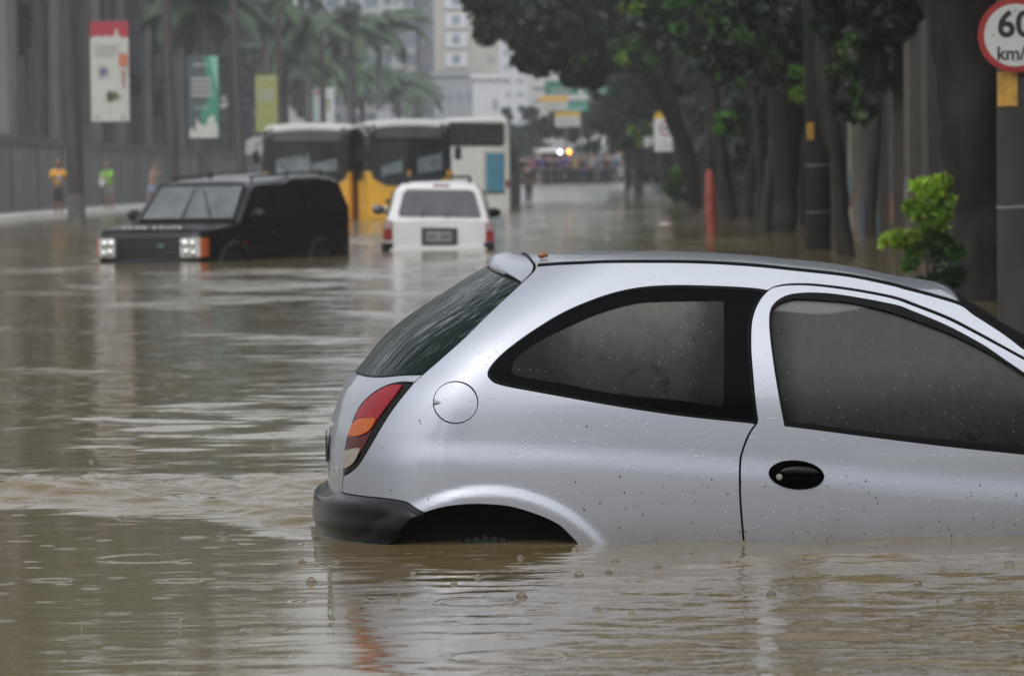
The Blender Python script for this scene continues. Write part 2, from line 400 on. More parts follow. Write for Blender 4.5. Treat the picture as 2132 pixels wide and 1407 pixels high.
def glass_mat(name, fog=True, seed=0, band=False, zr=(.42, .66), xr_=None):
    m, nt, b = newmat(name); L = nt.links.new
    tc = nt.nodes.new('ShaderNodeTexCoord'); sep = nt.nodes.new('ShaderNodeSeparateXYZ'); L(tc.outputs['Object'], sep.inputs[0])
    mp = N(nt, 'ShaderNodeMapping'); mp.inputs['Scale'].default_value = (14, 14, .8); mp.inputs['Location'].default_value = (seed, 0, 0); L(tc.outputs['Object'], mp.inputs[0])
    st = N(nt, 'ShaderNodeTexNoise', i_Scale=3.0, i_Detail=6.0, i_Roughness=.7); L(mp.outputs[0], st.inputs['Vector'])
    bl = N(nt, 'ShaderNodeTexNoise', i_Scale=6.0, i_Detail=8.0, i_Roughness=.7); L(tc.outputs['Object'], bl.inputs['Vector'])
    # condensation: even in the middle, wiped and runny towards the sill of the glass
    zf = N(nt, 'ShaderNodeMapRange'); L(sep.outputs['Z'], zf.inputs[0]); zf.inputs[1].default_value = zr[0]; zf.inputs[2].default_value = zr[1]; zf.inputs[3].default_value = -.22; zf.inputs[4].default_value = .30
    sq_ = N(nt, 'ShaderNodeMath', operation='MULTIPLY_ADD'); L(st.outputs[0], sq_.inputs[0]); sq_.inputs[1].default_value = .3; sq_.inputs[2].default_value = .35
    a1 = N(nt, 'ShaderNodeMath', operation='ADD'); L(sq_.outputs[0], a1.inputs[0]); L(zf.outputs[0], a1.inputs[1])
    if xr_:
        for x0_, x1_ in xr_:
            xm_ = N(nt, 'ShaderNodeMapRange'); xm_.interpolation_type = 'SMOOTHSTEP'; L(sep.outputs['X'], xm_.inputs[0]); xm_.inputs[1].default_value = x0_; xm_.inputs[2].default_value = x1_; xm_.inputs[3].default_value = -.42; xm_.inputs[4].default_value = 0
            a3_ = N(nt, 'ShaderNodeMath', operation='ADD'); L(a1.outputs[0], a3_.inputs[0]); L(xm_.outputs[0], a3_.inputs[1]); a1 = a3_
    a2 = N(nt, 'ShaderNodeMath', operation='MULTIPLY_ADD'); L(bl.outputs[0], a2.inputs[0]); a2.inputs[1].default_value = .22; L(a1.outputs[0], a2.inputs[2])
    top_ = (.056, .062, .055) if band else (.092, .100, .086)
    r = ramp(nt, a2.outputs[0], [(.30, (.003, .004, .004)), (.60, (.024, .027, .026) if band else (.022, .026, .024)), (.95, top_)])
    # small clinging drops
    v = N(nt, 'ShaderNodeTexVoronoi', i_Scale=80.0); L(tc.outputs['Object'], v.inputs['Vector'])
    s2 = nt.nodes.new('ShaderNodeSeparateColor'); L(v.outputs['Color'], s2.inputs[0])
    gt = N(nt, 'ShaderNodeMath', operation='GREATER_THAN'); L(s2.outputs[0], gt.inputs[0]); gt.inputs[1].default_value = .86
    lt = N(nt, 'ShaderNodeMath', operation='LESS_THAN'); L(v.outputs['Distance'], lt.inputs[0]); lt.inputs[1].default_value = .16
    mu = N(nt, 'ShaderNodeMath', operation='MULTIPLY'); L(gt.outputs[0], mu.inputs[0]); L(lt.outputs[0], mu.inputs[1])
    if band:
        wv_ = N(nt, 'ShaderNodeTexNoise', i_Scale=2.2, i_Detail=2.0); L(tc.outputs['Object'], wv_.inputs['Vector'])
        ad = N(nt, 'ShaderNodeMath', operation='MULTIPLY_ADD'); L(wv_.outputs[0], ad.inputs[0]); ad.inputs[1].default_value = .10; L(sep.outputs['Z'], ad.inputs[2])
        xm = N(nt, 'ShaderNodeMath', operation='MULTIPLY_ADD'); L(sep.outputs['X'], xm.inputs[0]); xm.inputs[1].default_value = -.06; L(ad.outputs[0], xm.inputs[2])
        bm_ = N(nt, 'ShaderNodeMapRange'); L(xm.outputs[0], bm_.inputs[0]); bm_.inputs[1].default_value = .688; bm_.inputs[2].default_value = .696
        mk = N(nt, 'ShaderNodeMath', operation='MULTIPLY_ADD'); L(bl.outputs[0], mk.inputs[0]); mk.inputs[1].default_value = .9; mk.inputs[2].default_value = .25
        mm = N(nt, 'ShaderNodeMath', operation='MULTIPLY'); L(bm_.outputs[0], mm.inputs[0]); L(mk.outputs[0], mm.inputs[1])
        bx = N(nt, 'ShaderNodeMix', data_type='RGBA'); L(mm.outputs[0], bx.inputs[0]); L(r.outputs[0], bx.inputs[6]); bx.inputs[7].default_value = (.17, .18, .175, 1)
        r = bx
    if fog:
        # wiped and run-down dark patches low on the pane
        b2_ = N(nt, 'ShaderNodeTexNoise', i_Scale=17.0, i_Detail=6.0, i_Roughness=.7); L(tc.outputs['Object'], b2_.inputs['Vector'])
        p1_ = N(nt, 'ShaderNodeMapRange'); L(b2_.outputs[0], p1_.inputs[0]); p1_.inputs[1].default_value = .57; p1_.inputs[2].default_value = .60
        p2_ = N(nt, 'ShaderNodeMapRange'); L(sep.outputs['Z'], p2_.inputs[0]); p2_.inputs[1].default_value = zr[0] + .02; p2_.inputs[2].default_value = zr[0] + .17; p2_.inputs[3].default_value = 1; p2_.inputs[4].default_value = 0
        p3_ = N(nt, 'ShaderNodeMath', operation='MULTIPLY'); L(p1_.outputs[0], p3_.inputs[0]); L(p2_.outputs[0], p3_.inputs[1])
        bz_ = N(nt, 'ShaderNodeMix', data_type='RGBA'); L(p3_.outputs[0], bz_.inputs[0]); L(r.outputs[2] if band else r.outputs[0], bz_.inputs[6]); bz_.inputs[7].default_value = (.002, .002, .002, 1)
        sp_ = N(nt, 'ShaderNodeMix', data_type='RGBA'); L(mu.outputs[0], sp_.inputs[0]); L(bz_.outputs[2], sp_.inputs[6]); sp_.inputs[7].default_value = (.16, .17, .17, 1); L(sp_.outputs[2], b.inputs['Base Color'])
    else: b.inputs['Base Color'].default_value = (.002, .0025, .003, 1)
    b.inputs['Roughness'].default_value = .5 if fog else .09
    b.inputs['Specular IOR Level'].default_value = .08 if fog else .02
    b.inputs['Coat Weight'].default_value = .07 if fog else 0; b.inputs['Coat Roughness'].default_value = .05
    bp = N(nt, 'ShaderNodeBump', i_Strength=1.0, i_Distance=.002); L(mu.outputs[0], bp.inputs['Height']); L(bp.outputs[0], b.inputs['Coat Normal']); 
    if not fog: L(bp.outputs[0], b.inputs['Normal'])
    return m
FOG = glass_mat('fogged_glass', zr=(.46, .76), xr_=((.68, .92), (1.37, 1.20))); FOGD = glass_mat('fogged_door_glass', True, 4, True, (.28, .56), ((1.50, 1.62),)); FRIT = glass_mat('black_frit_glass', False)
def rearglass():
    m, nt, b = newmat('wet_rear_glass'); L = nt.links.new
    b.inputs['Base Color'].default_value = (.003, .011, .009, 1); b.inputs['Roughness'].default_value = .04; b.inputs['Specular IOR Level'].default_value = .4
    tc = nt.nodes.new('ShaderNodeTexCoord'); mp = N(nt, 'ShaderNodeMapping'); mp.inputs['Rotation'].default_value = (0, math.radians(50), 0); L(tc.outputs['Object'], mp.inputs[0])
    m2 = N(nt, 'ShaderNodeMapping'); m2.inputs['Scale'].default_value = (2.2, 26, 22); L(mp.outputs[0], m2.inputs[0])
    n = N(nt, 'ShaderNodeTexNoise', i_Scale=1.6, i_Detail=4.0, i_Roughness=.55); L(m2.outputs[0], n.inputs['Vector'])
    bp = N(nt, 'ShaderNodeBump', i_Strength=1.0, i_Distance=.008); L(n.outputs[0], bp.inputs['Height']); L(bp.outputs[0], b.inputs['Normal'])
    # run-off film: wet threads mirror the sky, the rest of the glass is dull
    m3 = N(nt, 'ShaderNodeMapping'); m3.inputs['Scale'].default_value = (1.5, 34, 30); L(mp.outputs[0], m3.inputs[0])
    n3 = N(nt, 'ShaderNodeTexNoise', i_Scale=1.3, i_Detail=5.0, i_Roughness=.6); L(m3.outputs[0], n3.inputs['Vector'])
    mr = N(nt, 'ShaderNodeMapRange'); L(n3.outputs[0], mr.inputs[0]); mr.inputs[1].default_value = .53; mr.inputs[2].default_value = .72; mr.inputs[3].default_value = .05; mr.inputs[4].default_value = 1.0
    L(mr.outputs[0], b.inputs['Specular IOR Level'])
    cw_ = N(nt, 'ShaderNodeMapRange'); L(mr.outputs[0], cw_.inputs[0]); cw_.inputs[1].default_value = .6; cw_.inputs[3].default_value = 0; cw_.inputs[4].default_value = .7; L(cw_.outputs[0], b.inputs['Coat Weight'])
    return m
RGLASS = rearglass()
WETBLACK = M('wet_bumper_plastic', (.004, .0043, .0048), .22, var=.35, vs=9, bump=.0006, bs=22, spec=.2, coat=.07)

car = empty('hatchback_car', CO, YAW, 'silver three-door hatchback half sunk in brown flood water, nearest to the camera', 'car')
GAP = .0072
# ---- outlines traced along the car
door_rear = [(1548, 1121), (1544, 1075), (1541, 1029), (1541, 965), (1547, 935), (1560, 903), (1575, 881)]
door_rear_dn = [(1556, 1260), (1551, 1170), (1548, 1121)]
qw_right = [(1577, 878), (1571, 833), (1563, 749), (1561.5, 687), (1567, 653), (1580, 625), (1597, 606)]
door_top = [(1597, 606), (1613, 597), (1648, 592), (1702, 593.5), (1783, 604), (1860, 619), (1903, 634), (1974, 662), (2031, 691), (2088, 722), (2132, 746)]
qw_top = [(1597, 606), (1563, 601.5), (1507, 598), (1408, 595.5), (1338, 599), (1281, 609.5), (1225, 628), (1169, 653), (1112.6, 687), (1062, 723.5), (1031, 752), (1017.5, 774), (1025, 790), (1051, 801), (1141, 818), (1281, 843), (1422, 864), (1577, 880)]
rail = [(1113, 554), (1165, 550), (1222, 547.6), (1280, 545.5), (1439, 546), (1558, 552), (1660, 562), (1767, 574), (1852, 591), (1889, 601), (1946, 616), (2003, 634), (2031, 654), (2088, 691), (2132, 725)]
shut_sp = [(1113, 554), (1110, 564), (1102, 574), (1087, 588)]
glass_near = [(1087, 588), (1015, 655), (968, 702), (921, 744), (883, 777), (861, 797)]
lamp_out = [(861, 797), (836, 827), (814, 856), (792, 891), (770, 928.5), (748, 964), (733, 979), (715, 990)]
lamp_in = [(715, 990), (717, 948), (723, 913), (730.5, 889), (741.5, 860), (757, 836), (783, 814), (810, 801), (836, 796), (861, 797)]
hatch_shut = [(715, 990), (713, 1008), (711, 1040)]
bump_line = [(711, 1024), (725, 1029), (760, 1034), (800, 1038), (835, 1043), (850, 1048), (868, 1060), (883, 1068)]
lip = [(883.5, 1068), (921.5, 1057), (963.7, 1051.5), (1006, 1050.6), (1062, 1055.7), (1118.5, 1072.6), (1160.7, 1092), (1183, 1112), (1200, 1130)]
ZB = -.34
xzp = lambda x, z: (a_of(x, z), z)
hp = lambda seg, n=6: [hit(*p) for p in smooth_px(seg, n)]
railaz = hp(rail)
# the rail carried on to the front (pillar foot, bonnet edge) in car coordinates
def xz_of(p): x, y, z = Praw(np.array(p[0]), np.array(p[1])); return float(x), float(z)
rx, rz = xz_of(railaz[-1])
front_xz = [(rx, rz), (rx + .13, rz - .085), (rx + .27, rz - .18), (rx + .36, rz - .225), (rx + .5, rz - .25), (rx + .8, rz - .30), (3.45, rz - .38), (XF - .015, .10)]
fr = []
for i in range(len(front_xz) - 1):
    (x1, z1), (x2, z2) = front_xz[i], front_xz[i + 1]
    fr += [xzp(x1 + (x2 - x1) * t / 6, z1 + (z2 - z1) * t / 6) for t in range(6)]
fr.append(xzp(*front_xz[-1]))
dtop = hp(door_top); dx, dz_ = xz_of(dtop[-1])
door_front = [xzp(dx + .10, dz_ - .07), xzp(dx + .21, dz_ - .155), xzp(dx + .27, dz_ - .22), xzp(dx + .28, dz_ - .4), xzp(dx + .26, -.05), xzp(dx + .22, ZB + .05)]
drear = hp(door_rear); qright = hp(qw_right); qtop = hp(qw_top)
# ---- quarter panel + roof side
fan = lambda ax, n=14: [xzp(ax + AR * .98 * math.cos(t), AZ + AR * math.sin(t)) for t in np.linspace(PI * .93, .07 * PI, n)]
side = dedupe(hp(shut_sp) + hp(glass_near)[1:] + hp(lamp_out)[1:] + hp(hatch_shut[:1] + [(711, 1024)])[1:] + hp(bump_line)[1:] + hp(lip)[1:] +
              [hit(1214, 1165), hit(1216, 1230), hit(1556, 1262)] + hp(door_rear_dn)[1:] + drear[1:] + [p for p in qright[1:]] + dtop[1:] + door_front[:2] + [xzp(dx + .20, dz_ - .115)] +
              fr[10:0:-1] + railaz[::-1])
flap_c = hit(948, 838); FR = .0735
flap = [hit(948.5 + 46.5 * math.cos(t), 837.5 + 43.5 * math.sin(t)) for t in np.linspace(0, 2 * PI, 48, endpoint=False)]
qwin = dedupe(qtop[:-1] + qright[:-1])
# quarter opening is cut out of the panel: the panel outline runs round the door, the window is a hole
side2 = dedupe(hp(shut_sp) + hp(glass_near)[1:] + hp(lamp_out)[1:] + hp([(715, 990), (711, 1024)])[1:] + hp(bump_line)[1:] + hp(lip)[1:] +
               [hit(1214, 1165), hit(1216, 1230), hit(1556, 1262)] + hp(door_rear_dn)[1:] + drear[1:] + qtop[::-1][1:] + dtop[1:] + door_front[:2] + [xzp(dx + .20, dz_ - .13)] + fr[8:0:-1] + railaz[::-1][1:])
panel('quarter_panel', inset(side2, GAP * .5), PAINT, car, holes=[inset(flap, -.0018)], res=.013, mirror=True)
fl = panel('fuel_flap', inset(flap, .0022), PAINT, car, res=.012)
# finger notch of the flap: a small scooped recess
nb = MB(); n0 = np.array(hit(903, 838)); rows = []
for i in range(9):
    t = i / 8; u = n0[0] + t * .032; hw = .0085 * math.sqrt(max(0, 1 - t)) + .0004
    rows.append([tuple(P(np.array(u), np.array(n0[1] + hw * s), off=.0012 + .003 * (1 - s * s) * (1 - t))) for s in np.linspace(-1, 1, 7)])
nb.grid(rows); nb.build('finger_notch', M('notch_grey', (.16, .17, .18), .35, metal=.5), fl, smooth=True)
# ---- door
door_ol = dedupe(hp(door_rear_dn)[:-1] + drear + qright[1:] + dtop[1:] + door_front)
dwin_px = [(1633, 887), (1621, 823), (1610, 755.5), (1602, 688), (1602.6, 650), (1613, 630), (1634.5, 616), (1661.5, 610), (1702, 609), (1756, 614), (1860, 633), (1903, 648), (1974, 678), (2045, 716), (2088, 745), (2132, 775), (2190, 815)]
dwin = dedupe(hp(dwin_px) + [hit(2235, 850), hit(2262, 880), hit(2275, 920), hit(2275, 962)] + hp([(2275, 962), (2132, 946.5), (1974, 930), (1832, 912.6), (1720, 898), (1633, 887)])[1:])
door, door2 = panel('door', inset(door_ol, GAP * .5), PAINT, car, holes=[dwin], res=.013, mirror=True)
gl_px = [(1637, 876), (1625, 818), (1615, 755), (1607, 688), (1607.5, 650), (1621, 632), (1640, 624.5), (1661.5, 621), (1729, 624.6), (1783, 631), (1860, 650), (1903, 665), (1974, 692), (2059, 734), (2132, 780), (2185, 818)]
gl = dedupe(hp(gl_px) + [hit(2228, 852), hit(2252, 882), hit(2263, 915), hit(2263, 945)] + hp([(2263, 945), (2132, 930), (1974, 915.5), (1832, 901), (1637, 876)])[1:])
for s, d in ((0, door), (1, door2)):
    pass
def dual(name, ol, mat, holes=(), **kw):
    a, b = panel(name, ol, mat, door, holes=holes, mirror=True, **kw); b.parent = door2; return a, b
dual('window_seal', inset(dwin, .001), BLACKRUB, holes=[inset(gl, .0005)], off=-.002, rim=.02, res=.02)
dual('window_pane', inset(gl, -.003), FOGD, off=-.014, rim=.004, res=.02)
# door handle: oval dish with a grip bar and a lock
def oval(cx, cy, rx_, ry_, rot, n=40):
    return [hit(cx + rx_ * math.cos(t) * math.cos(rot) - ry_ * math.sin(t) * math.sin(rot), cy + rx_ * math.cos(t) * math.sin(rot) + ry_ * math.sin(t) * math.cos(rot)) for t in np.linspace(0, 2 * PI, n, endpoint=False)]
dual('door_handle', oval(1658, 988, 58, 30, .09), WETBLACK, off=.004, rim=.02, res=.006)
dh_in = [o for o in door.children if o.name.startswith('door_handle')][0]
hb = MB(); c0 = hit(1664, 990); rows = []
for i in range(15):
    t = i / 14 * 2 - 1; u = c0[0] + t * .062; cz = c0[1] + .012 * math.sqrt(max(0, 1 - t * t * .9)) + .006 - t * .003
    hw = .011 * math.sqrt(max(0.02, 1 - t ** 4))
    rows.append([tuple(P(np.array(u), np.array(cz + hw * math.cos(q)), off=.010 + .010 * math.sin(q) * (1 - .6 * t * t))) for q in np.linspace(0, PI, 9)])
hb.grid(rows); hb.build('grip', BLACKPL, dh_in, smooth=True)
lk = MB(); q = hit(1622, 993); rows = []
for i, (r, o) in enumerate(((.0105, .004), (.0105, .009), (.009, .0105), (.0001, .0108))):
    rows.append([tuple(P(np.array(q[0] + r * math.cos(t)), np.array(q[1] + r * math.sin(t)), off=o)) for t in np.linspace(0, 2 * PI, 20, endpoint=False)])
lk.grid(rows, close=True); lk.build('lock', M('lock_metal', (.22, .21, .2), .35, metal=.8), dh_in, smooth=True)
# ---- quarter window: frit border + fogged pane
fogpx = [(1507, 625), (1394, 626.5), (1324, 631), (1253, 650), (1197, 673), (1127, 707), (1085, 735), (1066, 757), (1066, 772), (1084, 783), (1183, 800), (1281, 819), (1422, 834), (1500, 846), (1507, 840), (1508, 700), (1507, 625)]
fog = dedupe(hp(fogpx[:9]) + hp(fogpx[8:14])[1:] + hp(fogpx[14:])[:-1])
def pair(name, ol, mat, **kw): return panel(name, ol, mat, car, mirror=True, **kw)
qa, qb = pair('quarter_window', inset(qwin, .0045), FRIT, holes=[fog], off=-.004, rim=.01, res=.016)
fa, fb = pair('pane', inset(fog, -.002), FOG, off=-.0055, rim=.003, res=.02); fa.parent = qa; fb.parent = qb
sa, sb_ = pair('seal', inset(qwin, .0006), BLACKRUB, holes=[inset(qwin, .0052)], off=-.001, rim=.012, res=.012); sa.parent = qa; sb_.parent = qb
# ---- fender and front corner
fend = dedupe([xzp(dx + .20, dz_ - .145)] + [(p[0] + .008, p[1]) for p in door_front[2:]] + [xzp(AX + 2.44 - .47, ZB)] + fan(AX + 2.44) + [xzp(3.5, ZB + .02), xzp(XF - .015, ZB + .02)] + fr[::-1][:-9])
panel('front_fender', inset(fend, GAP * .6), PAINT, car, res=.02, mirror=True)
# ---- tail lamp
lampo = dedupe(hp(lamp_out) + hp(lamp_in)[1:])
def lens(name, col, emit=0):
    m, nt, b = newmat(name); b.inputs['Base Color'].default_value = (*col, 1); b.inputs['Roughness'].default_value = .12; b.inputs['Coat Weight'].default_value = .06; b.inputs['Specular IOR Level'].default_value = .22
    co = coords(nt, (55, 55, 55)); n = N(nt, 'ShaderNodeTexNoise', i_Scale=3.0, i_Detail=4.0); nt.links.new(co, n.inputs['Vector'])
    r = ramp(nt, n.outputs[0], [(.35, tuple(c * .55 for c in col)), (.65, col)]); nt.links.new(r.outputs[0], b.inputs['Base Color'])
    w = N(nt, 'ShaderNodeTexWave', i_Scale=60.0, i_Distortion=1.5); w.bands_direction = 'DIAGONAL'; tc = nt.nodes.new('ShaderNodeTexCoord'); nt.links.new(tc.outputs['Object'], w.inputs['Vector'])
    bp = N(nt, 'ShaderNodeBump', i_Strength=.5, i_Distance=.0008); nt.links.new(w.outputs[1], bp.inputs['Height']); nt.links.new(bp.outputs[0], b.inputs['Normal'])
    return m
zc = lambda pts: [(660 + x / 4.5375, 750 + y / 4.5375) for x, y in pts]
l_edge = zc([(812, 238), (738, 345), (664, 440), (566, 580), (506, 695), (434, 835), (366, 940), (322, 1000), (262, 1052)])
red_in = zc([(262, 1052), (275, 880), (292, 745), (325, 635), (378, 505), (445, 395), (563, 300), (680, 238), (760, 228), (812, 238)])
dred = lens('dark_red_lens', (.09, .003, .004)); bred = lens('red_lens', (.30, .004, .012)); amb = lens('amber_lens', (.50, .10, .006)); wht = lens('clear_lens', (.36, .31, .27))
la, lb = pair('tail_light', inset(lampo, .003), M('lamp_housing', (.006, .005, .005), .2, spec=.12, var=.5, vs=60), off=-.001, rim=.02, res=.012)
def lensp(name, px, mat, off):
    a, b = pair(name, dedupe([hit(*p) for p in px]), mat, off=off, rim=.003, res=.01); a.parent = la; b.parent = lb
sm = lambda pts: smooth_px(pts, 5)
lensp('lens', sm(l_edge) + sm(red_in)[1:-1], dred, .0015)
lensp('lens', sm(zc([(395, 545), (372, 540), (385, 505), (448, 400), (565, 305), (680, 245), (800, 235), (765, 300), (690, 400), (600, 520), (565, 560)])) + sm(zc([(565, 560), (470, 540), (395, 545)]))[1:-1], bred, .0035)
lensp('lens', sm(zc([(305, 712), (332, 625), (372, 572), (425, 550), (552, 548), (545, 600), (500, 662), (440, 700), (372, 720), (305, 712)]))[:-1], amb, .0055)
lensp('lens', sm(zc([(272, 852), (405, 828), (395, 890), (345, 975), (262, 1012), (272, 852)]))[:-1], wht, .0055)
# ---- tailgate: painted lower half, glass, spoiler
zg = z_mid(779); zt = z_mid(552); zb2 = z_mid(1012)
gb = hp([(883, 779), (840, 780), (800, 783.5), (770, 783), (752, 779)])
def sym(half): return half + [(-p[0], p[1]) for p in half[::-1] if p[0] > 1e-4]
gl_bot = gb + [(gb[-1][0] * t, gb[-1][1] + (zg - gb[-1][1]) * (1 - t * t) * 0 ) for t in (.75, .5, .25, 0)]
hs = hp([(861, 797), (872, 788), (883, 779)])
tg = sym(([(0, gb[-1][1])] + [(p[0], p[1]) for p in gl_bot[::-1][1:]] + hs[::-1][1:] + hp(lamp_in)[::-1][1:] + hp([(715, 990), (713, 1008), (711, 1030)])[1:] + [(.2, zb2 - .03), (0.0, zb2 - .03)])[::-1])
tg = dedupe(tg)
tailgate = panel('tailgate', inset(tg, GAP * .5), PAINT, car, res=.013)
gt = hp([(1087, 588), (1076, 582)]); 
topc = [(0.0, zt), (gt[0][0] * .33, zt - (zt - gt[0][1]) * .10), (gt[0][0] * .66, zt - (zt - gt[0][1]) * .43), gt[0]]
gtop = [hit(*p) for p in ((1087, 588),)]
half = [(0.0, gb[-1][1])] + gl_bot[::-1][1:] + hp(glass_near[:-1])[::-1][1:]
half = dedupe(half)
zn = half[-1]
half += [(zn[0] * t, zn[1] + (zt - zn[1]) * (1 - t ** 2)) for t in (.85, .7, .55, .4, .25, .12, 0.0)]
gls = dedupe(sym(half[::-1][:-1] + [half[0]]))
rwin = panel('rear_window', inset(gls, .0035), RGLASS, tailgate, off=-.003, rim=.01, res=.016)
panel('seal', inset(gls, -.001), BLACKRUB, rwin, holes=[inset(gls, .006)], off=-.0045, rim=.01, res=.02)
# spoiler
E = np.array(P(np.array(hit(1087, 587)[0]), np.array(hit(1087, 587)[1])))
S = np.array(P(np.array(railaz[0][0]), np.array(railaz[0][1])))
# ---- roof / windscreen / bonnet: one crowned top surface between the two rails
rl = [Praw(np.array(p[0]), np.array(p[1])) for p in railaz + fr[1:]]
rl = np.array([[float(q) for q in p] for p in rl]); o = np.argsort(rl[:, 0]); rl = rl[o]
sil = smooth_px([(1018, 536), (1099.5, 528.5), (1160.6, 524.5), (1280, 522.5), (1439, 524), (1558, 531), (1660, 541), (1717.5, 547), (1830.6, 566), (1903, 584), (1946, 597), (1988, 610), (2014, 615), (2074, 651), (2132, 692), (2200, 742), (2280, 802)])
sx = np.array([p[0] for p in sil]); sy = np.array([p[1] for p in sil])
def rail_at(x): return float(np.interp(x, rl[:, 0], rl[:, 1])), float(np.interp(x, rl[:, 0], rl[:, 2]))
YS = np.linspace(0, 1, 15)
def crown_fit(x):
    yr, zr = rail_at(x); lo, hi = -.02, .12
    for _ in range(22):
        m = (lo + hi) / 2
        pp = [projl(x, yr * s, zr + m * (1 - abs(s) ** 2.3)) for s in np.linspace(-.99, .7, 22)]
        if max(float(np.interp(p[0], sx, sy)) - p[1] for p in pp) < 0: lo = m
        else: hi = m
    return lo
cx_ = [rl[0, 0] + i * .08 for i in range(int((rx + .27 - rl[0, 0]) / .08))]
cr_ = [crown_fit(x) for x in cx_]
cr_ = list(np.convolve(np.pad(cr_, 2, 'edge'), np.ones(5) / 5, 'valid'))
print('crown', [round(c, 3) for c in cr_])
print('last crowns', cr_[-5:]); cx_ += [rx + .40, rx + .8, 3.6]; cr_ += [.06, .045, .03]
def top_pt(x, s, off=0.0):
    yr, zr = rail_at(x); c = float(np.interp(x, cx_, cr_)); return np.array((x, yr * s, zr + c * (1 - abs(s) ** 2.3) + off))
def top_patch(name, x0, x1, mat, parent, nx=50, ny=33, s0=1.0, bow=0.0, off=0.0, dz=0.0, x0f=None):
    b = MB(); rows = []
    for i in range(nx + 1):
        r = []
        for j in range(ny + 1):
            s = (j / ny * 2 - 1) * s0
            xa = (x0 if x0f is None else x0f(s)) ; xb = x1 + bow * (1 - s * s)
            x = xa + (xb - xa) * i / nx
            r.append(tuple(top_pt(x, s, off)))
        rows.append(r)
    rows2 = [[(p[0], p[1], p[2] - .012) for p in r] for r in rows]
    b.grid(rows, flip=False); n = len(b.v); b.grid(rows2, flip=True)
    W_ = ny + 1
    for i in range(nx):
        b.f += [(i * W_, (i + 1) * W_, n + (i + 1) * W_, n + i * W_), (i * W_ + ny, n + i * W_ + ny, n + (i + 1) * W_ + ny, (i + 1) * W_ + ny)]; b.m += [0, 0]
    for j in range(ny):
        b.f += [(j, n + j, n + j + 1, j + 1), (nx * W_ + j, nx * W_ + j + 1, n + nx * W_ + j + 1, n + nx * W_ + j)]; b.m += [0, 0]
    return b.build(name, mat, parent, smooth=True)
xh = xz_of(hit(2003, 634))[0]; xs0 = float(S[0])
shutx = lambda s: xs0 - .012 * (1 - s * s)
roof = top_patch('roof', 0, xh, PAINT, car, s0=.987, bow=.02, x0f=lambda s: shutx(s) + .004)
b = MB()                                # black drip rail strips
for sg in (-1, 1):
    rows = []
    for i in range(70):
        x = xs0 + .01 + (rx + .3 - xs0) * i / 69; yr, zr = rail_at(x); yy = abs(yr) * sg
        rows.append([(x, yy * 1.004, zr - .006), (x, yy * 1.001, zr + .004), (x, yy * .992, zr + .007), (x, yy * .975, zr + .007 + .0), (x, yy * .972, zr - .01)])
    b.grid(rows)
b.build('drip_rail', BLACKRUB, car, smooth=True)
WSG = M('windscreen_glass', (.004, .006, .006), .22, var=.2, spec=.02)
ws = top_patch('windscreen', xh + .012, rx + .36, WSG, car, s0=.972, bow=.06, off=-.004, x0f=lambda s: xh + .012 + .02 * (1 - s * s))
b = MB(); rows = []
for j in range(41):
    s = j / 40 * 1.96 - .98; x = xh + .005 + .02 * (1 - s * s)
    rows.append([tuple(top_pt(x - .012, s, .001)), tuple(top_pt(x - .010, s, .006)), tuple(top_pt(x + .012, s, .006)), tuple(top_pt(x + .02, s, -.004))])
b.grid(rows); b.build('header_seal', BLACKRUB, ws, smooth=True)
top_patch('bonnet', rx + .37, 3.66, PAINT, car, s0=.985, x0f=lambda s: rx + .37 + .06 * (1 - s * s))
for sg in (-1, 1):
    b = MB(); b.sphere((rx + .12, sg * .93, rz - .16), (.07, .10, .065), 16, 10); b.tube([(rx + .12, sg * .74, rz - .19), (rx + .12, sg * .88, rz - .18)], .025); b.build('door_mirror', BLACKPL, door if sg < 0 else door2, smooth=True)
# spoiler shell
def tip_x_top():
    # centre tips from the photo
    d = raydir_l(1020, 536); return CAML + d * ((-0.0 - CAML[1]) / d[1])
T0 = tip_x_top(); d = raydir_l(1013.5, 549); B0 = CAML + d * ((0 - CAML[1]) / d[1])
b = MB(); rows = []
ye = abs(float(E[1]))
shl = [np.array([float(q) for q in Praw(np.array(p[0]), np.array(p[1]))]) for p in hp(shut_sp, 8)]
def shut_at(t):
    k = t * (len(shl) - 1); i = min(int(k), len(shl) - 2); return shl[i] + (shl[i + 1] - shl[i]) * (k - i)
UE = .86
for j in range(65):
    s = j / 64 * 2 - 1; u = abs(s); sgn_ = 1 if s >= 0 else -1      # s > 0 is the near side
    if u <= UE:
        st = top_pt(shutx(s / UE) - .004, s / UE * .99)
    else:
        q = shut_at((u - UE) / (1 - UE)); st = np.array((q[0] - .004, q[1] if s > 0 else -q[1], q[2]))
    k = u ** 2.2; yt = -s * ye
    tp = np.array((T0[0] + (E[0] - T0[0]) * k, yt, T0[2] + (E[2] + .004 - T0[2]) * k))
    lo = np.array((B0[0] + (E[0] + .001 - B0[0]) * k, yt, B0[2] + (E[2] - .002 - B0[2]) * k))
    mid = st * .5 + tp * .5; m2 = st * .15 + tp * .85; lift = .009 * (1 - u) + .006 * (1 - u ** 3)
    mid = mid + np.array((0, 0, lift)); m2 = m2 + np.array((0, 0, lift * .5))
    ein = lo + np.array((.055, 0, .004)); ein2 = st + np.array((.0, 0, -.02))
    rows.append([tuple(p) for p in (ein2, st, mid, m2, tp, tp * .55 + lo * .45 + np.array((-.003, 0, 0)), lo, ein)])
b.grid(rows, flip=True)
sp = b.build('spoiler', PAINT, tailgate, smooth=True)
# rubber plug in the joint between roof and spoiler
b = MB(); b.tube([tuple(top_pt(shutx(s), s, .003)) for s in np.linspace(-1, 1, 30)], .0045, 8); 
b.build('joint_seal', BLACKRUB, car, smooth=True)
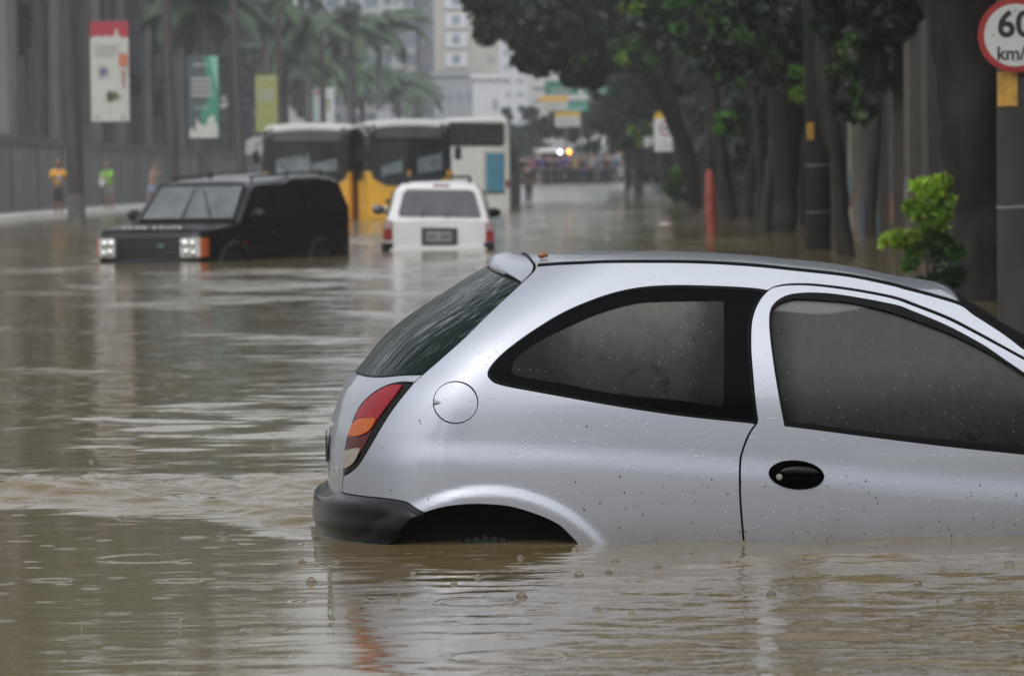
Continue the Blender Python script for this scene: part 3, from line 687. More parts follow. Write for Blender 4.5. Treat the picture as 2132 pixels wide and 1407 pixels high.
# ---- bumper: wraps the tail, shoulder line traced, lower edge under water
bl_ = hp([(711, 1024)] + bump_line[1:], 5)
ba = [p[0] for p in bl_]; bz = [p[1] for p in bl_]
a_end = ba[-1]; ba = [0, .25] + ba; bz = [zb2 + .004, zb2 + .004] + bz
lipfront = hp([(883, 1068), (862, 1079), (840, 1103), (822, 1134), (812, 1165)], 5)
bof = table([-.6, -.24, -.17, -.12, -.10, -.06, -.03, -.016, -.008, 0.0, .05], [.02, .030, .033, .034, .039, .040, .038, .033, .023, .002, -.002], sm=5)
def bsurf(a, z):
    aa = np.abs(a); zt_ = np.interp(aa, ba, bz)
    k = .80 + .52 * (1 - np.clip(aa / .8, 0, 1) ** 2)
    k = k * (1 + .10 * sst(.06, .10, zt_ - z) * sst(.0, .3, .75 - aa))
    of = np.interp(z - zt_, *bof) * k
    return P(a, z) + NRM(a, z) * of[..., None]
def bnrm(a, z):
    e = .004; da = bsurf(a + e, z) - bsurf(a - e, z); dz = bsurf(a, z + e) - bsurf(a, z - e)
    n = np.cross(da, dz); return n / np.linalg.norm(n, axis=-1, keepdims=True)
bh = [(0.0, bz[0])] + [(a, z) for a, z in zip(ba[1:], bz[1:])] + lipfront[1:] + [(lipfront[-1][0] - .01, ZB), (0.0, ZB)]
bo = dedupe(bh + [(-p[0], p[1]) for p in bh[::-1] if p[0] > 1e-4])
bump = panel('rear_bumper', bo, WETBLACK, car, rim=.03, res=.010, surf=bsurf, nrm=bnrm)
# licence plate on the tailgate, only its edge shows from this side
zp = .5 * (z_mid(900) + z_mid(955)); b = MB()
xq = float(Praw(np.array(0.0), np.array(zp))[0])
b.box((xq - .005, 0, zp), (.008, .36, .09)); b.build('licence_plate', M('plate_grey', (.04, .04, .045), .4), tailgate, bevel=.002)
b = MB(); xq2 = float(Praw(np.array(0.0), np.array(zp + .09))[0]); b.box((xq2 - .002, 0, zp + .085), (.014, .30, .018)); b.build('handle', CHROME, tailgate, bevel=.004)
# small chrome badge and sticker on the tailgate corner: three raised strokes
b = MB(); q0 = hit(703, 980)
def stroke(u0, v0, u1, v1, w=.0016):
    p0 = np.array(q0) + (u0, v0); p1 = np.array(q0) + (u1, v1)
    pts = [tuple(P(np.array(p0[0] + (p1[0] - p0[0]) * t), np.array(p0[1] + (p1[1] - p0[1]) * t), off=.003)) for t in (0, .5, 1)]
    b.tube(pts, w, 6)
for st in ((-.030, -.008, -.026, .009), (-.034, .004, -.026, .009), (-.017, -.009, -.016, -.007), (-.012, .008, .010, .007), (-.012, .008, -.012, 0), (-.012, 0, .0, -.001), (0, -.001, .0, -.009), (.0, -.009, -.012, -.009), (.004, .008, .022, .007), (.004, -.001, .022, -.002), (.022, -.002, .022, -.010), (.004, -.010, .022, -.010), (.004, .008, .004, -.001)): stroke(*st)
b.build('badge', CHROME, tailgate, smooth=True)
# wheel wells, dark inner shell, wheels
b = MB(); rows = []
for z in np.linspace(ZB, .95, 60):
    r = []
    for a in np.concatenate([np.linspace(-3.9, -1, 70), np.linspace(-.97, .97, 40), np.linspace(1, 3.9, 70)]):
        x, y, q = [float(v) for v in P(np.array(a), np.array(z), off=-.045)]
        x = min(x, XF - .1); zmax = rail_at(min(max(x, S[0]), 3.6))[1] - .045
        if abs(x - AX) < .42 or abs(x - AX - 2.44) < .42: y *= .80 if z < .22 else 1
        r.append((x, y, min(z, zmax)))
    rows.append(r)
b.grid(rows); b.build('inner_shell', DARKIN, car)
tyre_m = M('tyre_rubber', (.009, .009, .009), .8, var=.3)
for ax in (AX, AX + 2.44):
    for sg in (-1, 1):
        w = empty('wheel', (0, 0, 0)); w.parent = car; w.location = (ax, sg * .70, -.268)
        b = MB(); rows = []
        for r_, y_ in ((.19, -.07), (.25, -.085), (.272, -.075), (.278, -.04), (.278, .04), (.272, .075), (.25, .085), (.19, .07)):
            rows.append([(r_ * math.cos(t), y_, r_ * math.sin(t)) for t in np.linspace(0, 2 * PI, 60, endpoint=False)])
        b.grid(rows, close=True)
        for k in range(60):
            t = 2 * PI * k / 60
            for y_ in (-.052, -.018, .018, .052): 
                c = (.279 * math.cos(t), y_ , .279 * math.sin(t))
                vs = [(c[0] + dx_ * -math.sin(t) + dr * math.cos(t), y_ + dy, c[2] + dx_ * math.cos(t) + dr * math.sin(t)) for dr in (-.004, .006) for dx_, dy in ((-.009, -.012), (.009, -.012), (.009, .012), (-.009, .012))]
                b.add(vs, [(0, 3, 2, 1), (4, 5, 6, 7), (0, 1, 5, 4), (1, 2, 6, 5), (2, 3, 7, 6), (3, 0, 4, 7)])
        b.build('tyre', tyre_m, w)
        b = MB(); b.cyl((0, -.06 * 1, 0), (0, .06, 0), .19, .19, 32); b.cyl((0, -.075, 0), (0, .075, 0), .05, .05, 16); b.build('rim', M('rim_grey', (.3, .3, .3), .4, metal=.7), w, bevel=.006)
# floor pan closes the body from below
b = MB(); b.box((XF / 2 + .15, 0, ZB + .02), (XF - .3, 1.4, .04)); b.build('floor_pan', DARKIN, car)
# dry seed pod lying on the roof
sd = empty('seed_pod', (0, 0, 0), 0, 'small brown round seed pod resting on the wet silver car roof near its rear edge', 'seed')
yy, _z = rail_at(xs0 + .07)
tp = None
for s in np.linspace(.95, 0, 60):
    p = top_pt(xs0 + .055, s); q = projl(*p)
    if tp is None or abs(q[1] - 537) < abs(tp[1] - 537): tp = (p, q[1])
pw = CO + cF * float(tp[0][0]) + cL * float(tp[0][1]) + Vector((0, 0, float(tp[0][2])))
dxp = (1130 - proj(pw)[0]) / 630; pw = pw + cF * dxp
sd.location = pw
SEED = M('seed_shell', (.22, .085, .02), .45, var=.5, vs=120, bump=.001, bs=200, coat=.3)
b = MB(); b.sphere((-.004, 0, .0095), (.0125, .011, .0105), 20, 14); b.build('shell', SEED, sd, smooth=True)
b = MB(); b.sphere((.0105, .002, .0105), (.008, .008, .008), 16, 12); b.tube([(.002, 0, .0205), (.006, .001, .021)], .002, 6); b.build('lobe', SEED, sd, smooth=True)
# ================================================================== sky, light, air
w = bpy.data.worlds.new('World'); SC.world = w; w.use_nodes = True; nt = w.node_tree
bg = nt.nodes['Background']; sky = nt.nodes.new('ShaderNodeTexSky'); sky.sky_type = 'NISHITA'; sky.sun_disc = False
SEL, SAZ = math.radians(50), math.radians(200)
sky.sun_elevation = SEL; sky.sun_rotation = SAZ; sky.dust_density = 1.5; sky.air_density = 1.0; sky.ozone_density = 1
hs_ = nt.nodes.new('ShaderNodeHueSaturation'); hs_.inputs['Saturation'].default_value = .22
nt.links.new(sky.outputs[0], hs_.inputs['Color']); bg.inputs[1].default_value = .15
# overcast: the cloud layer is about three times brighter overhead than at the horizon
tcw = nt.nodes.new('ShaderNodeTexCoord'); spw = nt.nodes.new('ShaderNodeSeparateXYZ'); nt.links.new(tcw.outputs['Generated'], spw.inputs[0])
mrw = nt.nodes.new('ShaderNodeMapRange'); nt.links.new(spw.outputs['Z'], mrw.inputs[0]); mrw.inputs[1].default_value = 0; mrw.interpolation_type = 'SMOOTHSTEP'; mrw.inputs[2].default_value = .6; mrw.inputs[3].default_value = .45; mrw.inputs[4].default_value = 1.5
cbw = nt.nodes.new('ShaderNodeVectorMath'); cbw.operation = 'SCALE'; nt.links.new(hs_.outputs[0], cbw.inputs[0]); nt.links.new(mrw.outputs[0], cbw.inputs['Scale']); nt.links.new(cbw.outputs[0], bg.inputs[0])
sun = bpy.data.lights.new('sun', 'SUN'); sun.energy = .5; sun.angle = math.radians(110); sun.color = (1, .97, .93)
so = bpy.data.objects.new('sun', sun); COL.objects.link(so)
sd_ = Vector((math.sin(SAZ) * math.cos(SEL), math.cos(SAZ) * math.cos(SEL), math.sin(SEL)))
so.rotation_euler = sd_.to_track_quat('Z', 'Y').to_euler()
SC.view_settings.view_transform = 'Standard'; SC.view_settings.look = 'None'; SC.view_settings.exposure = 0.5; SC.view_settings.gamma = 1
SC.cycles.use_denoising = True; SC.cycles.max_bounces = 7; SC.cycles.volume_bounces = 2; SC.cycles.caustics_reflective = False; SC.cycles.caustics_refractive = False
SC.cycles.sample_clamp_indirect = 6
# ================================================================== ground and flood water
b = MB(); rows = []
def gz(y):                          # the street bed; it climbs out of the flood far down the avenue
    return -.62 + 1.34 * float(sst(150, 262, y))
for y in list(np.linspace(-60, 140, 11)) + list(np.linspace(150, 270, 25)) + [320, 420, 560, 705]:
    rows.append([(x, y, gz(y)) for x in np.linspace(-400, 400, 9)])
b.grid(rows)
GROUND = M('wet_asphalt', (.055, .052, .048), .18, var=.3, vs=.4, bump=.004, bs=6)
tag(b.build('road', GROUND, smooth=2), kind='structure')
def water_mat():
    m, nt, b = newmat('flood_water'); L = nt.links.new
    tc = nt.nodes.new('ShaderNodeTexCoord')
    n = N(nt, 'ShaderNodeTexNoise', i_Scale=.35, i_Detail=4.0); L(tc.outputs['Object'], n.inputs['Vector'])
    r = ramp(nt, n.outputs[0], [(.3, (.126, .093, .043)), (.7, (.154, .116, .057))]); L(r.outputs[0], b.inputs['Base Color'])
    b.inputs['Roughness'].default_value = .035; b.inputs['IOR'].default_value = 1.24; b.inputs['Specular Tint'].default_value = (1, .955, .86, 1)
    # fine ripples, stronger in patches
    mp = N(nt, 'ShaderNodeMapping'); mp.inputs['Scale'].default_value = (.8, 1.5, 1); L(tc.outputs['Object'], mp.inputs[0])
    n1 = N(nt, 'ShaderNodeTexNoise', i_Scale=9.0, i_Detail=3.0, i_Roughness=.6); L(mp.outputs[0], n1.inputs['Vector'])
    n2 = N(nt, 'ShaderNodeTexNoise', i_Scale=2.2, i_Detail=2.0, i_Roughness=.5); L(mp.outputs[0], n2.inputs['Vector'])
    pt = N(nt, 'ShaderNodeAttribute', attribute_name='live')
    pr = N(nt, 'ShaderNodeMapRange'); L(pt.outputs['Fac'], pr.inputs[0]); pr.inputs[1].default_value = .1; pr.inputs[2].default_value = .6; pr.inputs[3].default_value = .14; pr.inputs[4].default_value = 1.3
    m1 = N(nt, 'ShaderNodeMath', operation='MULTIPLY'); L(n1.outputs[0], m1.inputs[0]); m1.inputs[1].default_value = .006
    m1b = N(nt, 'ShaderNodeMath', operation='MULTIPLY'); L(m1.outputs[0], m1b.inputs[0]); L(pr.outputs[0], m1b.inputs[1])
    m2a = N(nt, 'ShaderNodeMath', operation='MULTIPLY'); L(n2.outputs[0], m2a.inputs[0]); L(pr.outputs[0], m2a.inputs[1])
    m2 = N(nt, 'ShaderNodeMath', operation='MULTIPLY_ADD'); L(m2a.outputs[0], m2.inputs[0]); m2.inputs[1].default_value = .020; L(m1b.outputs[0], m2.inputs[2])
    n4 = N(nt, 'ShaderNodeTexNoise', i_Scale=26.0, i_Detail=2.0); L(mp.outputs[0], n4.inputs['Vector'])
    m4 = N(nt, 'ShaderNodeMath', operation='MULTIPLY'); L(n4.outputs[0], m4.inputs[0]); L(pr.outputs[0], m4.inputs[1])
    m5 = N(nt, 'ShaderNodeMath', operation='MULTIPLY_ADD'); L(m4.outputs[0], m5.inputs[0]); m5.inputs[1].default_value = .0017; L(m2.outputs[0], m5.inputs[2]); m2 = m5
    # rings left by rain drops
    v = N(nt, 'ShaderNodeTexVoronoi', i_Scale=2.6); v.voronoi_dimensions = '2D'; L(tc.outputs['Object'], v.inputs['Vector'])
    s = nt.nodes.new('ShaderNodeSeparateColor'); L(v.outputs['Color'], s.inputs[0])
    rad = N(nt, 'ShaderNodeMath', operation='MULTIPLY'); L(s.outputs[0], rad.inputs[0]); rad.inputs[1].default_value = .42
    df = N(nt, 'ShaderNodeMath', operation='SUBTRACT'); L(v.outputs['Distance'], df.inputs[0]); L(rad.outputs[0], df.inputs[1])
    ab = N(nt, 'ShaderNodeMath', operation='ABSOLUTE'); L(df.outputs[0], ab.inputs[0])
    env = N(nt, 'ShaderNodeMapRange'); env.interpolation_type = 'SMOOTHSTEP'; L(ab.outputs[0], env.inputs[0]); env.inputs[1].default_value = 0; env.inputs[2].default_value = .10; env.inputs[3].default_value = 1; env.inputs[4].default_value = 0
    sn = N(nt, 'ShaderNodeMath', operation='MULTIPLY'); L(df.outputs[0], sn.inputs[0]); sn.inputs[1].default_value = 75
    cs = N(nt, 'ShaderNodeMath', operation='COSINE'); L(sn.outputs[0], cs.inputs[0])
    rg = N(nt, 'ShaderNodeMath', operation='MULTIPLY'); L(cs.outputs[0], rg.inputs[0]); L(env.outputs[0], rg.inputs[1])
    gt = N(nt, 'ShaderNodeMath', operation='GREATER_THAN'); L(s.outputs[1], gt.inputs[0]); gt.inputs[1].default_value = .6
    rg2 = N(nt, 'ShaderNodeMath', operation='MULTIPLY'); L(rg.outputs[0], rg2.inputs[0]); L(gt.outputs[0], rg2.inputs[1])
    fin = N(nt, 'ShaderNodeMath', operation='MULTIPLY_ADD'); L(rg2.outputs[0], fin.inputs[0]); fin.inputs[1].default_value = .0009; L(m2.outputs[0], fin.inputs[2])
    vb = N(nt, 'ShaderNodeTexVoronoi', i_Scale=6.5); vb.voronoi_dimensions = '2D'; L(tc.outputs['Object'], vb.inputs['Vector'])
    sbn = nt.nodes.new('ShaderNodeSeparateColor'); L(vb.outputs['Color'], sbn.inputs[0])
    g1 = N(nt, 'ShaderNodeMath', operation='GREATER_THAN'); L(sbn.outputs[2], g1.inputs[0]); g1.inputs[1].default_value = .88
    d1 = N(nt, 'ShaderNodeMapRange'); d1.interpolation_type = 'SMOOTHSTEP'; L(vb.outputs['Distance'], d1.inputs[0]); d1.inputs[1].default_value = 0; d1.inputs[2].default_value = .30; d1.inputs[3].default_value = 1; d1.inputs[4].default_value = 0
    c1 = N(nt, 'ShaderNodeMath', operation='MULTIPLY'); L(vb.outputs['Distance'], c1.inputs[0]); c1.inputs[1].default_value = 42
    c2 = N(nt, 'ShaderNodeMath', operation='COSINE'); L(c1.outputs[0], c2.inputs[0])
    c3 = N(nt, 'ShaderNodeMath', operation='MULTIPLY'); L(c2.outputs[0], c3.inputs[0]); L(d1.outputs[0], c3.inputs[1])
    c4 = N(nt, 'ShaderNodeMath', operation='MULTIPLY'); L(c3.outputs[0], c4.inputs[0]); L(g1.outputs[0], c4.inputs[1])
    f2_ = N(nt, 'ShaderNodeMath', operation='MULTIPLY_ADD'); L(c4.outputs[0], f2_.inputs[0]); f2_.inputs[1].default_value = .0011; L(fin.outputs[0], f2_.inputs[2]); fin = f2_
    bp = N(nt, 'ShaderNodeBump', i_Strength=1.0, i_Distance=1.0); L(fin.outputs[0], bp.inputs['Height']); L(bp.outputs[0], b.inputs['Normal'])
    return m
WATER = water_mat()
rng = np.random.default_rng(3)
def waves(X, Y, DY):
    Z = np.zeros_like(X)
    for k in range(90):
        lam = .12 * 10 ** (rng.random() * 1.15); th = rng.normal(PI / 2, .42); kk = 2 * PI / lam
        amp = .0050 * lam ** .9 * rng.random() * (1 if lam < .8 else .7); ph = rng.random() * 6.28
        Z += amp * sst(2.2, 4.5, lam / DY) * np.sin(kk * (X * math.cos(th) + Y * math.sin(th)) + ph)
    m = live(X, Y)
    Zw = np.zeros_like(X)
    for k in range(46):
        lam = .085 * 10 ** (rng.random() * .55); th = rng.normal(PI / 2, .75); kk = 2 * PI / lam
        Zw += .0042 * lam * sst(2.0, 3.4, lam / DY) * np.sin(kk * (X * math.cos(th) + Y * math.sin(th)) + rng.random() * 6.28)
    Z = Z + Zw * (.85 * wakem(X, Y) + .30 * sst(14.6, 13.4, Y) * sst(-.6, .4, X) + .03 + .10 * sst(18, 22, Y)) / np.maximum(m, .05)
    u = (X + 1.2) * .28 + (Y - 16.6)
    wk = .0016 * wakem(X, Y) * (np.sin(2 * PI * (u / .42 + .15 * np.sin(X * 2.1))) + .5 * np.sin(2 * PI * (u / .19 + .3 * np.sin(X * 3.3 + 1))))
    u2 = (X + 1.0) * .12 + (Y - 21.5) + .25 * np.sin(X * 1.1); mk2 = np.exp(-(u2 / 2.6) ** 2) * sst(1.2, -.2, X) * sst(-3.6, -.8, X)
    wk += .013 * mk2 * np.sin(2 * PI * (u2 / .74 + .20 * np.sin(X * 3.1))) * np.clip(.15 + .9 * np.sin(X * 5.3 + 2.6 * np.sin(Y * 2.3)) * np.sin(Y * 1.7 + X * 1.9), 0, 1)
    wk += .0035 * mk2 * np.sin(2 * PI * (u2 / .31 + .25 * np.sin(X * 4.7 + 1))) * np.clip(np.sin(X * 7.1 + 1.6 * np.sin(Y * 3.1)), 0, 1)
    return Z * m + wk * 1.2
def wakem(X, Y):
    lo = 14.5 + .22 * np.sin(X * 4.3 + 1) + .16 * np.sin(X * 9.7) + np.maximum(-X - .7, 0) * 1.15; hi = 18.6 + .5 * np.sin(X * 1.3)
    return sst(0, .9, Y - lo) * sst(0, 1.2, hi - Y) * sst(-.35, -.8, X)
def live(X, Y):
    """calm sheets broken by livelier patches; steadier ripples far off and in front of the near car"""
    n = np.sin(X * .9 + 1.7 * np.sin(Y * .33 + 1)) * np.sin(Y * .52 + 2 + 1.1 * np.sin(X * .55)) + .5 * np.sin(X * 2.3 + Y * .8 + 1.5 * np.sin(Y * 1.1))
    base = .10 + .42 * sst(.15, 1.1, n)
    base = base + .20 * sst(-.4, .6, X) * sst(14.6, 13.2, Y) + .16 * sst(30, 60, Y)
    base = base * (1 - .65 * sst(.2, -.8, X) * sst(15.0, 14.0, Y + .35 * X))
    return base + .75 * wakem(X, Y)
Y0, Y1 = 8.5, 210.0
ys = [Y0]
while ys[-1] < Y1: ys.append(ys[-1] + .0135 * (ys[-1] / 10) ** 1.15)
ys = np.array(ys); ys[-1] = Y1
hwid = 5.5 + (ys - Y0) * .125
XX = np.linspace(-1, 1, 380)[None, :] * hwid[:, None]; YY = np.repeat(ys[:, None], 380, 1)
DY = np.repeat(np.maximum(np.gradient(ys), hwid * 2 / 380 * .45)[:, None], 380, 1)
edge = np.minimum(hwid[:, None] - np.abs(XX), np.minimum(YY - Y0, Y1 - YY))
ZZ = waves(XX, YY, DY) * np.clip(edge / .6, 0, 1)
nr, nc = XX.shape
V = np.stack([XX, YY, ZZ], -1).reshape(-1, 3)
I = np.arange(nr * nc).reshape(nr, nc)
Q = np.stack([I[:-1, :-1], I[:-1, 1:], I[1:, 1:], I[1:, :-1]], -1).reshape(-1, 4)
ext = [(-400, -60), (400, -60), (400, 330), (-400, 330)]
inn = [0, nc - 1, nr * nc - 1, (nr - 1) * nc]
n0 = len(V); V = np.concatenate([V, np.array([(x, y, 0.0) for x, y in ext])])
EXT = [(n0 + i, n0 + (i + 1) % 4, inn[(i + 1) % 4], inn[i]) for i in range(4)]
# the long straight seams: fan the outer sheet onto every edge vertex
def fan(idx, c0, c1):
    h = len(idx) // 2
    return [(c0, idx[i + 1], idx[i]) for i in range(h)] + [(c0, c1, idx[h])] + [(c1, idx[i + 1], idx[i]) for i in range(h, len(idx) - 1)]
EXT = fan(list(I[0, :]), n0, n0 + 1) + fan(list(I[:, -1]), n0 + 1, n0 + 2) + fan(list(I[-1, ::-1]), n0 + 2, n0 + 3) + fan(list(I[::-1, 0]), n0 + 3, n0)
EXT = [tuple(int(q) for q in f) for f in EXT]
me = bpy.data.meshes.new('flood_water'); me.from_pydata(V.tolist(), [], Q.tolist() + EXT)
me.polygons.foreach_set('use_smooth', [True] * len(me.polygons))
at_ = me.attributes.new('live', 'FLOAT', 'POINT'); LV = np.concatenate([live(XX, YY).ravel(), np.full(4, .3)]); at_.data.foreach_set('value', LV.astype(np.float32))
wat = link('flood_water', me, WATER); tag(wat, kind='structure')
print('water verts', len(V))
# ================================================================== vegetation
def leaf_mat(name, rough=.45):
    m, nt, b = newmat(name); L = nt.links.new
    a = N(nt, 'ShaderNodeAttribute', attribute_name='col'); L(a.outputs['Color'], b.inputs['Base Color'])
    b.inputs['Roughness'].default_value = rough
    tr = nt.nodes.new('ShaderNodeBsdfTranslucent'); L(a.outputs['Color'], tr.inputs['Color'])
    mx = nt.nodes.new('ShaderNodeMixShader'); mx.inputs[0].default_value = .35
    L(b.outputs[0], mx.inputs[1]); L(tr.outputs[0], mx.inputs[2]); L(mx.outputs[0], nt.nodes['Material Output'].inputs[0])
    return m
LEAF = leaf_mat('leaf')
def leaf_mesh(name, clumps, size, parent=None, seed=0, mat=None, aspect=.5, droop=.3):
    """clumps: (centre, (rx,ry,rz), n, colour). Many small folded leaves."""
    g = np.random.default_rng(seed); Vs, Cs = [], []
    for c, r, n, col in clumps:
        d = g.normal(size=(n, 3)); d /= np.linalg.norm(d, axis=1)[:, None]
        rad = g.random(n) ** (1 / 2.2)
        # uneven outline: sub-clusters
        k = max(3, n // 55); cc = g.normal(size=(k, 3)); cc /= np.linalg.norm(cc, axis=1)[:, None]; cc *= (g.random(k) ** .45)[:, None]
        pick = g.integers(0, k, n)
        p = cc[pick] * .82 + d * rad[:, None] * .30
        p = p * np.array(r) + np.array(c)
        ax = g.normal(size=(n, 3)); ax[:, 2] -= droop * 2; ax /= np.linalg.norm(ax, axis=1)[:, None]
        t = g.normal(size=(n, 3)); t = np.cross(ax, t); t /= np.linalg.norm(t, axis=1)[:, None] + 1e-9
        nn = np.cross(ax, t)
        s = (size * (.6 + .8 * g.random(n)))[:, None]
        q = np.stack([p - ax * s, p + t * s * aspect + nn * s * .12, p + ax * s, p - t * s * aspect + nn * s * .12], 1)
        Vs.append(q.reshape(-1, 3))
        kv = (.65 + .7 * g.random(k))[pick]; hv = (.85 + .3 * g.random((n, 3)))
        cl = np.array(col)[None] * kv[:, None] * hv
        Cs.append(np.repeat(np.concatenate([cl, np.ones((n, 1))], 1), 4, 0))
    V = np.concatenate(Vs); C = np.concatenate(Cs); nf = len(V) // 4
    me = bpy.data.meshes.new(name); me.vertices.add(len(V)); me.vertices.foreach_set('co', V.astype(np.float32).ravel())
    me.loops.add(len(V)); me.loops.foreach_set('vertex_index', np.arange(len(V), dtype=np.int32))
    me.polygons.add(nf); me.polygons.foreach_set('loop_start', np.arange(0, len(V), 4, dtype=np.int32)); me.polygons.foreach_set('loop_total', np.full(nf, 4, np.int32))
    ca = me.color_attributes.new('col', 'FLOAT_COLOR', 'POINT'); ca.data.foreach_set('color', C.astype(np.float32).ravel())
    me.update(calc_edges=True)
    return link(name, me, mat or LEAF, parent)
BARK = M('dark_wet_bark', (.011, .0095, .008), .65, spec=.25, var2=(.032, .028, .022), var=.6, vs=3, bump=.03, bs=5, stretch=(1, 1, .35))
BARK2 = M('grey_bark', (.03, .027, .023), .6, spec=.25, var=.4, vs=3, bump=.03, bs=5, stretch=(1, 1, .35))
DG = (.011, .026, .009); MG = (.035, .09, .014); LG = (.10, .22, .022); YG = (.20, .34, .035)
def limb_pts(path, Y, widths, dep=0.0):
    """centre line at depth Y through photo pixels, widths in photo pixels"""
    out, rr = [], []
    for i, ((px, py), w_) in enumerate(zip(path, widths)):
        yy = Y + dep * i / max(1, len(path) - 1)
        p = at(px, py, yy); out.append(p); rr.append(w_ / 2 / F * yy)
    # subdivide with slight wobble
    o2, r2 = [], []
    for i in range(len(out) - 1):
        for k in range(3):
            t = k / 3; p = out[i].lerp(out[i + 1], t); w_ = rr[i] * (1 - t) + rr[i + 1] * t
            if k or i: p = p + Vector((random.uniform(-1, 1), random.uniform(-1, 1), 0)) * w_ * .12
            o2.append(p); r2.append(w_ * random.uniform(.94, 1.06))
    return o2 + [out[-1]], r2 + [rr[-1]]
def tree(name, label, Y, trunks, crowns, size=.13, group=None, bark=None, seed=1, cat='tree'):
    base = trunks[0][0][0]; g = at(base[0], base[1], Y); g.z = 0
    t = empty(name, g, 0, label, cat, group)
    b = MB()
    for tr in trunks:
        path, wd = tr[0], tr[1]
        dep = tr[2] if len(tr) > 2 else 0
        pts, rr = limb_pts(path, Y, wd, dep)
        if tr is trunks[0] or (len(tr) > 3):
            b0 = Vector(pts[0]); b0.z = -.7; pts = [b0] + pts; rr = [rr[0] * 1.25] + rr
        b.tube([p - g for p in pts], rr, 14)
    b.build('trunk', bark or BARK, t, smooth=True)
    if crowns:
        cl = []
        for (px, py, dd, wx, wz, n, col) in crowns:
            c = at(px, py, Y + dd) - g; s = F / (Y + dd)
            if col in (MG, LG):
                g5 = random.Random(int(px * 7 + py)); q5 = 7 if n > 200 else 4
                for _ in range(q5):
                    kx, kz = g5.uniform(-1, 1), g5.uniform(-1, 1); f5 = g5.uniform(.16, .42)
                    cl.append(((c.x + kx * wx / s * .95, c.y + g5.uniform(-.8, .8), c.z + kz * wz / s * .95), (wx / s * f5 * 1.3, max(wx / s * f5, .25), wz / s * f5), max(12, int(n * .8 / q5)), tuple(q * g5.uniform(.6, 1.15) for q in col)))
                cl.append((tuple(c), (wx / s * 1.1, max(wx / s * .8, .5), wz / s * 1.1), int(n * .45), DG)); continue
            cl.append((tuple(c), (wx / s, max(wx / s * .8, .5), wz / s), n, col))
        if name == 'street_tree':  # big tops above the view added to darken roof and water reflections
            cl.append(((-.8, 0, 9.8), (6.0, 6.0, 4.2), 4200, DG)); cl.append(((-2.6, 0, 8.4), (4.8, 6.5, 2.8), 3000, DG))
        leaf_mesh('crown', cl, size if name != 'street_tree' else size * 1.25, t, seed)
    return t
GR = 'street trees in the flooded verge'
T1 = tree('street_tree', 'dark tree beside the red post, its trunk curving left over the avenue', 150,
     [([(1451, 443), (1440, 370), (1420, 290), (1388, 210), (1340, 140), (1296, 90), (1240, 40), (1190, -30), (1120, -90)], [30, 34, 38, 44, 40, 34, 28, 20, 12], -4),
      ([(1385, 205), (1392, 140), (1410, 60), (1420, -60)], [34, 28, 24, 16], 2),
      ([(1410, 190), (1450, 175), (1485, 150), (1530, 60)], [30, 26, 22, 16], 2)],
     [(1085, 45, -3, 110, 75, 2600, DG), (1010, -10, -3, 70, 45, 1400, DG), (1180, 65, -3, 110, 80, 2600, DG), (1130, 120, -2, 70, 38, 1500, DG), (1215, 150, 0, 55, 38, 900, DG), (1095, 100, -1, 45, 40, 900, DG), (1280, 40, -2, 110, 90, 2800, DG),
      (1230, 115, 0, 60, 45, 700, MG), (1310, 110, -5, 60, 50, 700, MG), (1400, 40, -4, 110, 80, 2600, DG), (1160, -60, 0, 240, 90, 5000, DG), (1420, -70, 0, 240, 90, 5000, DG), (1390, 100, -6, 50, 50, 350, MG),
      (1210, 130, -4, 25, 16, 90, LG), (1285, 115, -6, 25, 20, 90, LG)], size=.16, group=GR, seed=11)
T2 = tree('street_tree', 'thin dark twin-trunked tree between the red post and the thick forked tree', 118,
     [([(1519, 446), (1512, 380), (1497, 300), (1487, 239), (1478, 150), (1490, 40), (1500, -60)], [30, 28, 30, 32, 28, 22, 16]),
      ([(1548, 455), (1556, 400), (1568, 338), (1590, 280), (1600, 180), (1580, 60)], [34, 30, 26, 26, 24, 18], 2, 1)],
     [(1500, 150, -4, 70, 40, 600, MG), (1535, 150, -6, 45, 26, 380, LG), (1515, 262, -6, 24, 26, 160, LG), (1560, 235, 0, 60, 60, 700, DG), (1470, 40, 0, 120, 90, 2600, DG), (1600, 30, 0, 130, 90, 2600, DG), (1540, -80, 0, 220, 90, 4200, DG),
      (1445, 60, -8, 60, 60, 480, MG), (1370, 60, -8, 60, 60, 460, MG), (1330, 20, -8, 40, 40, 200, LG), (1555, 320, 3, 50, 50, 500, DG)], size=.13, group=GR, seed=12)
T3 = tree('street_tree', 'thick dark forked tree left of the tall concrete pole, trunk widening upwards', 88,
     [([(1632, 498), (1634, 430), (1636, 340), (1636, 239), (1618, 170), (1606, 90), (1580, -40)], [52, 50, 56, 74, 50, 42, 30]),
      ([(1650, 245), (1672, 170), (1700, 80), (1720, -40)], [48, 38, 32, 24], 2),
      ([(1594, 478), (1596, 420), (1610, 330), (1628, 260)], [24, 22, 24, 26], 2, 1)],
     [(1665, 180, -5, 36, 34, 420, LG), (1640, 150, -2, 50, 50, 500, MG), (1560, 70, -2, 110, 90, 2200, DG), (1700, 60, -2, 110, 90, 2200, DG), (1560, 30, -6, 80, 60, 800, MG), (1640, -80, 0, 240, 100, 4500, DG), (1690, 250, 3, 40, 60, 420, DG)],
     size=.11, group=GR, seed=13)
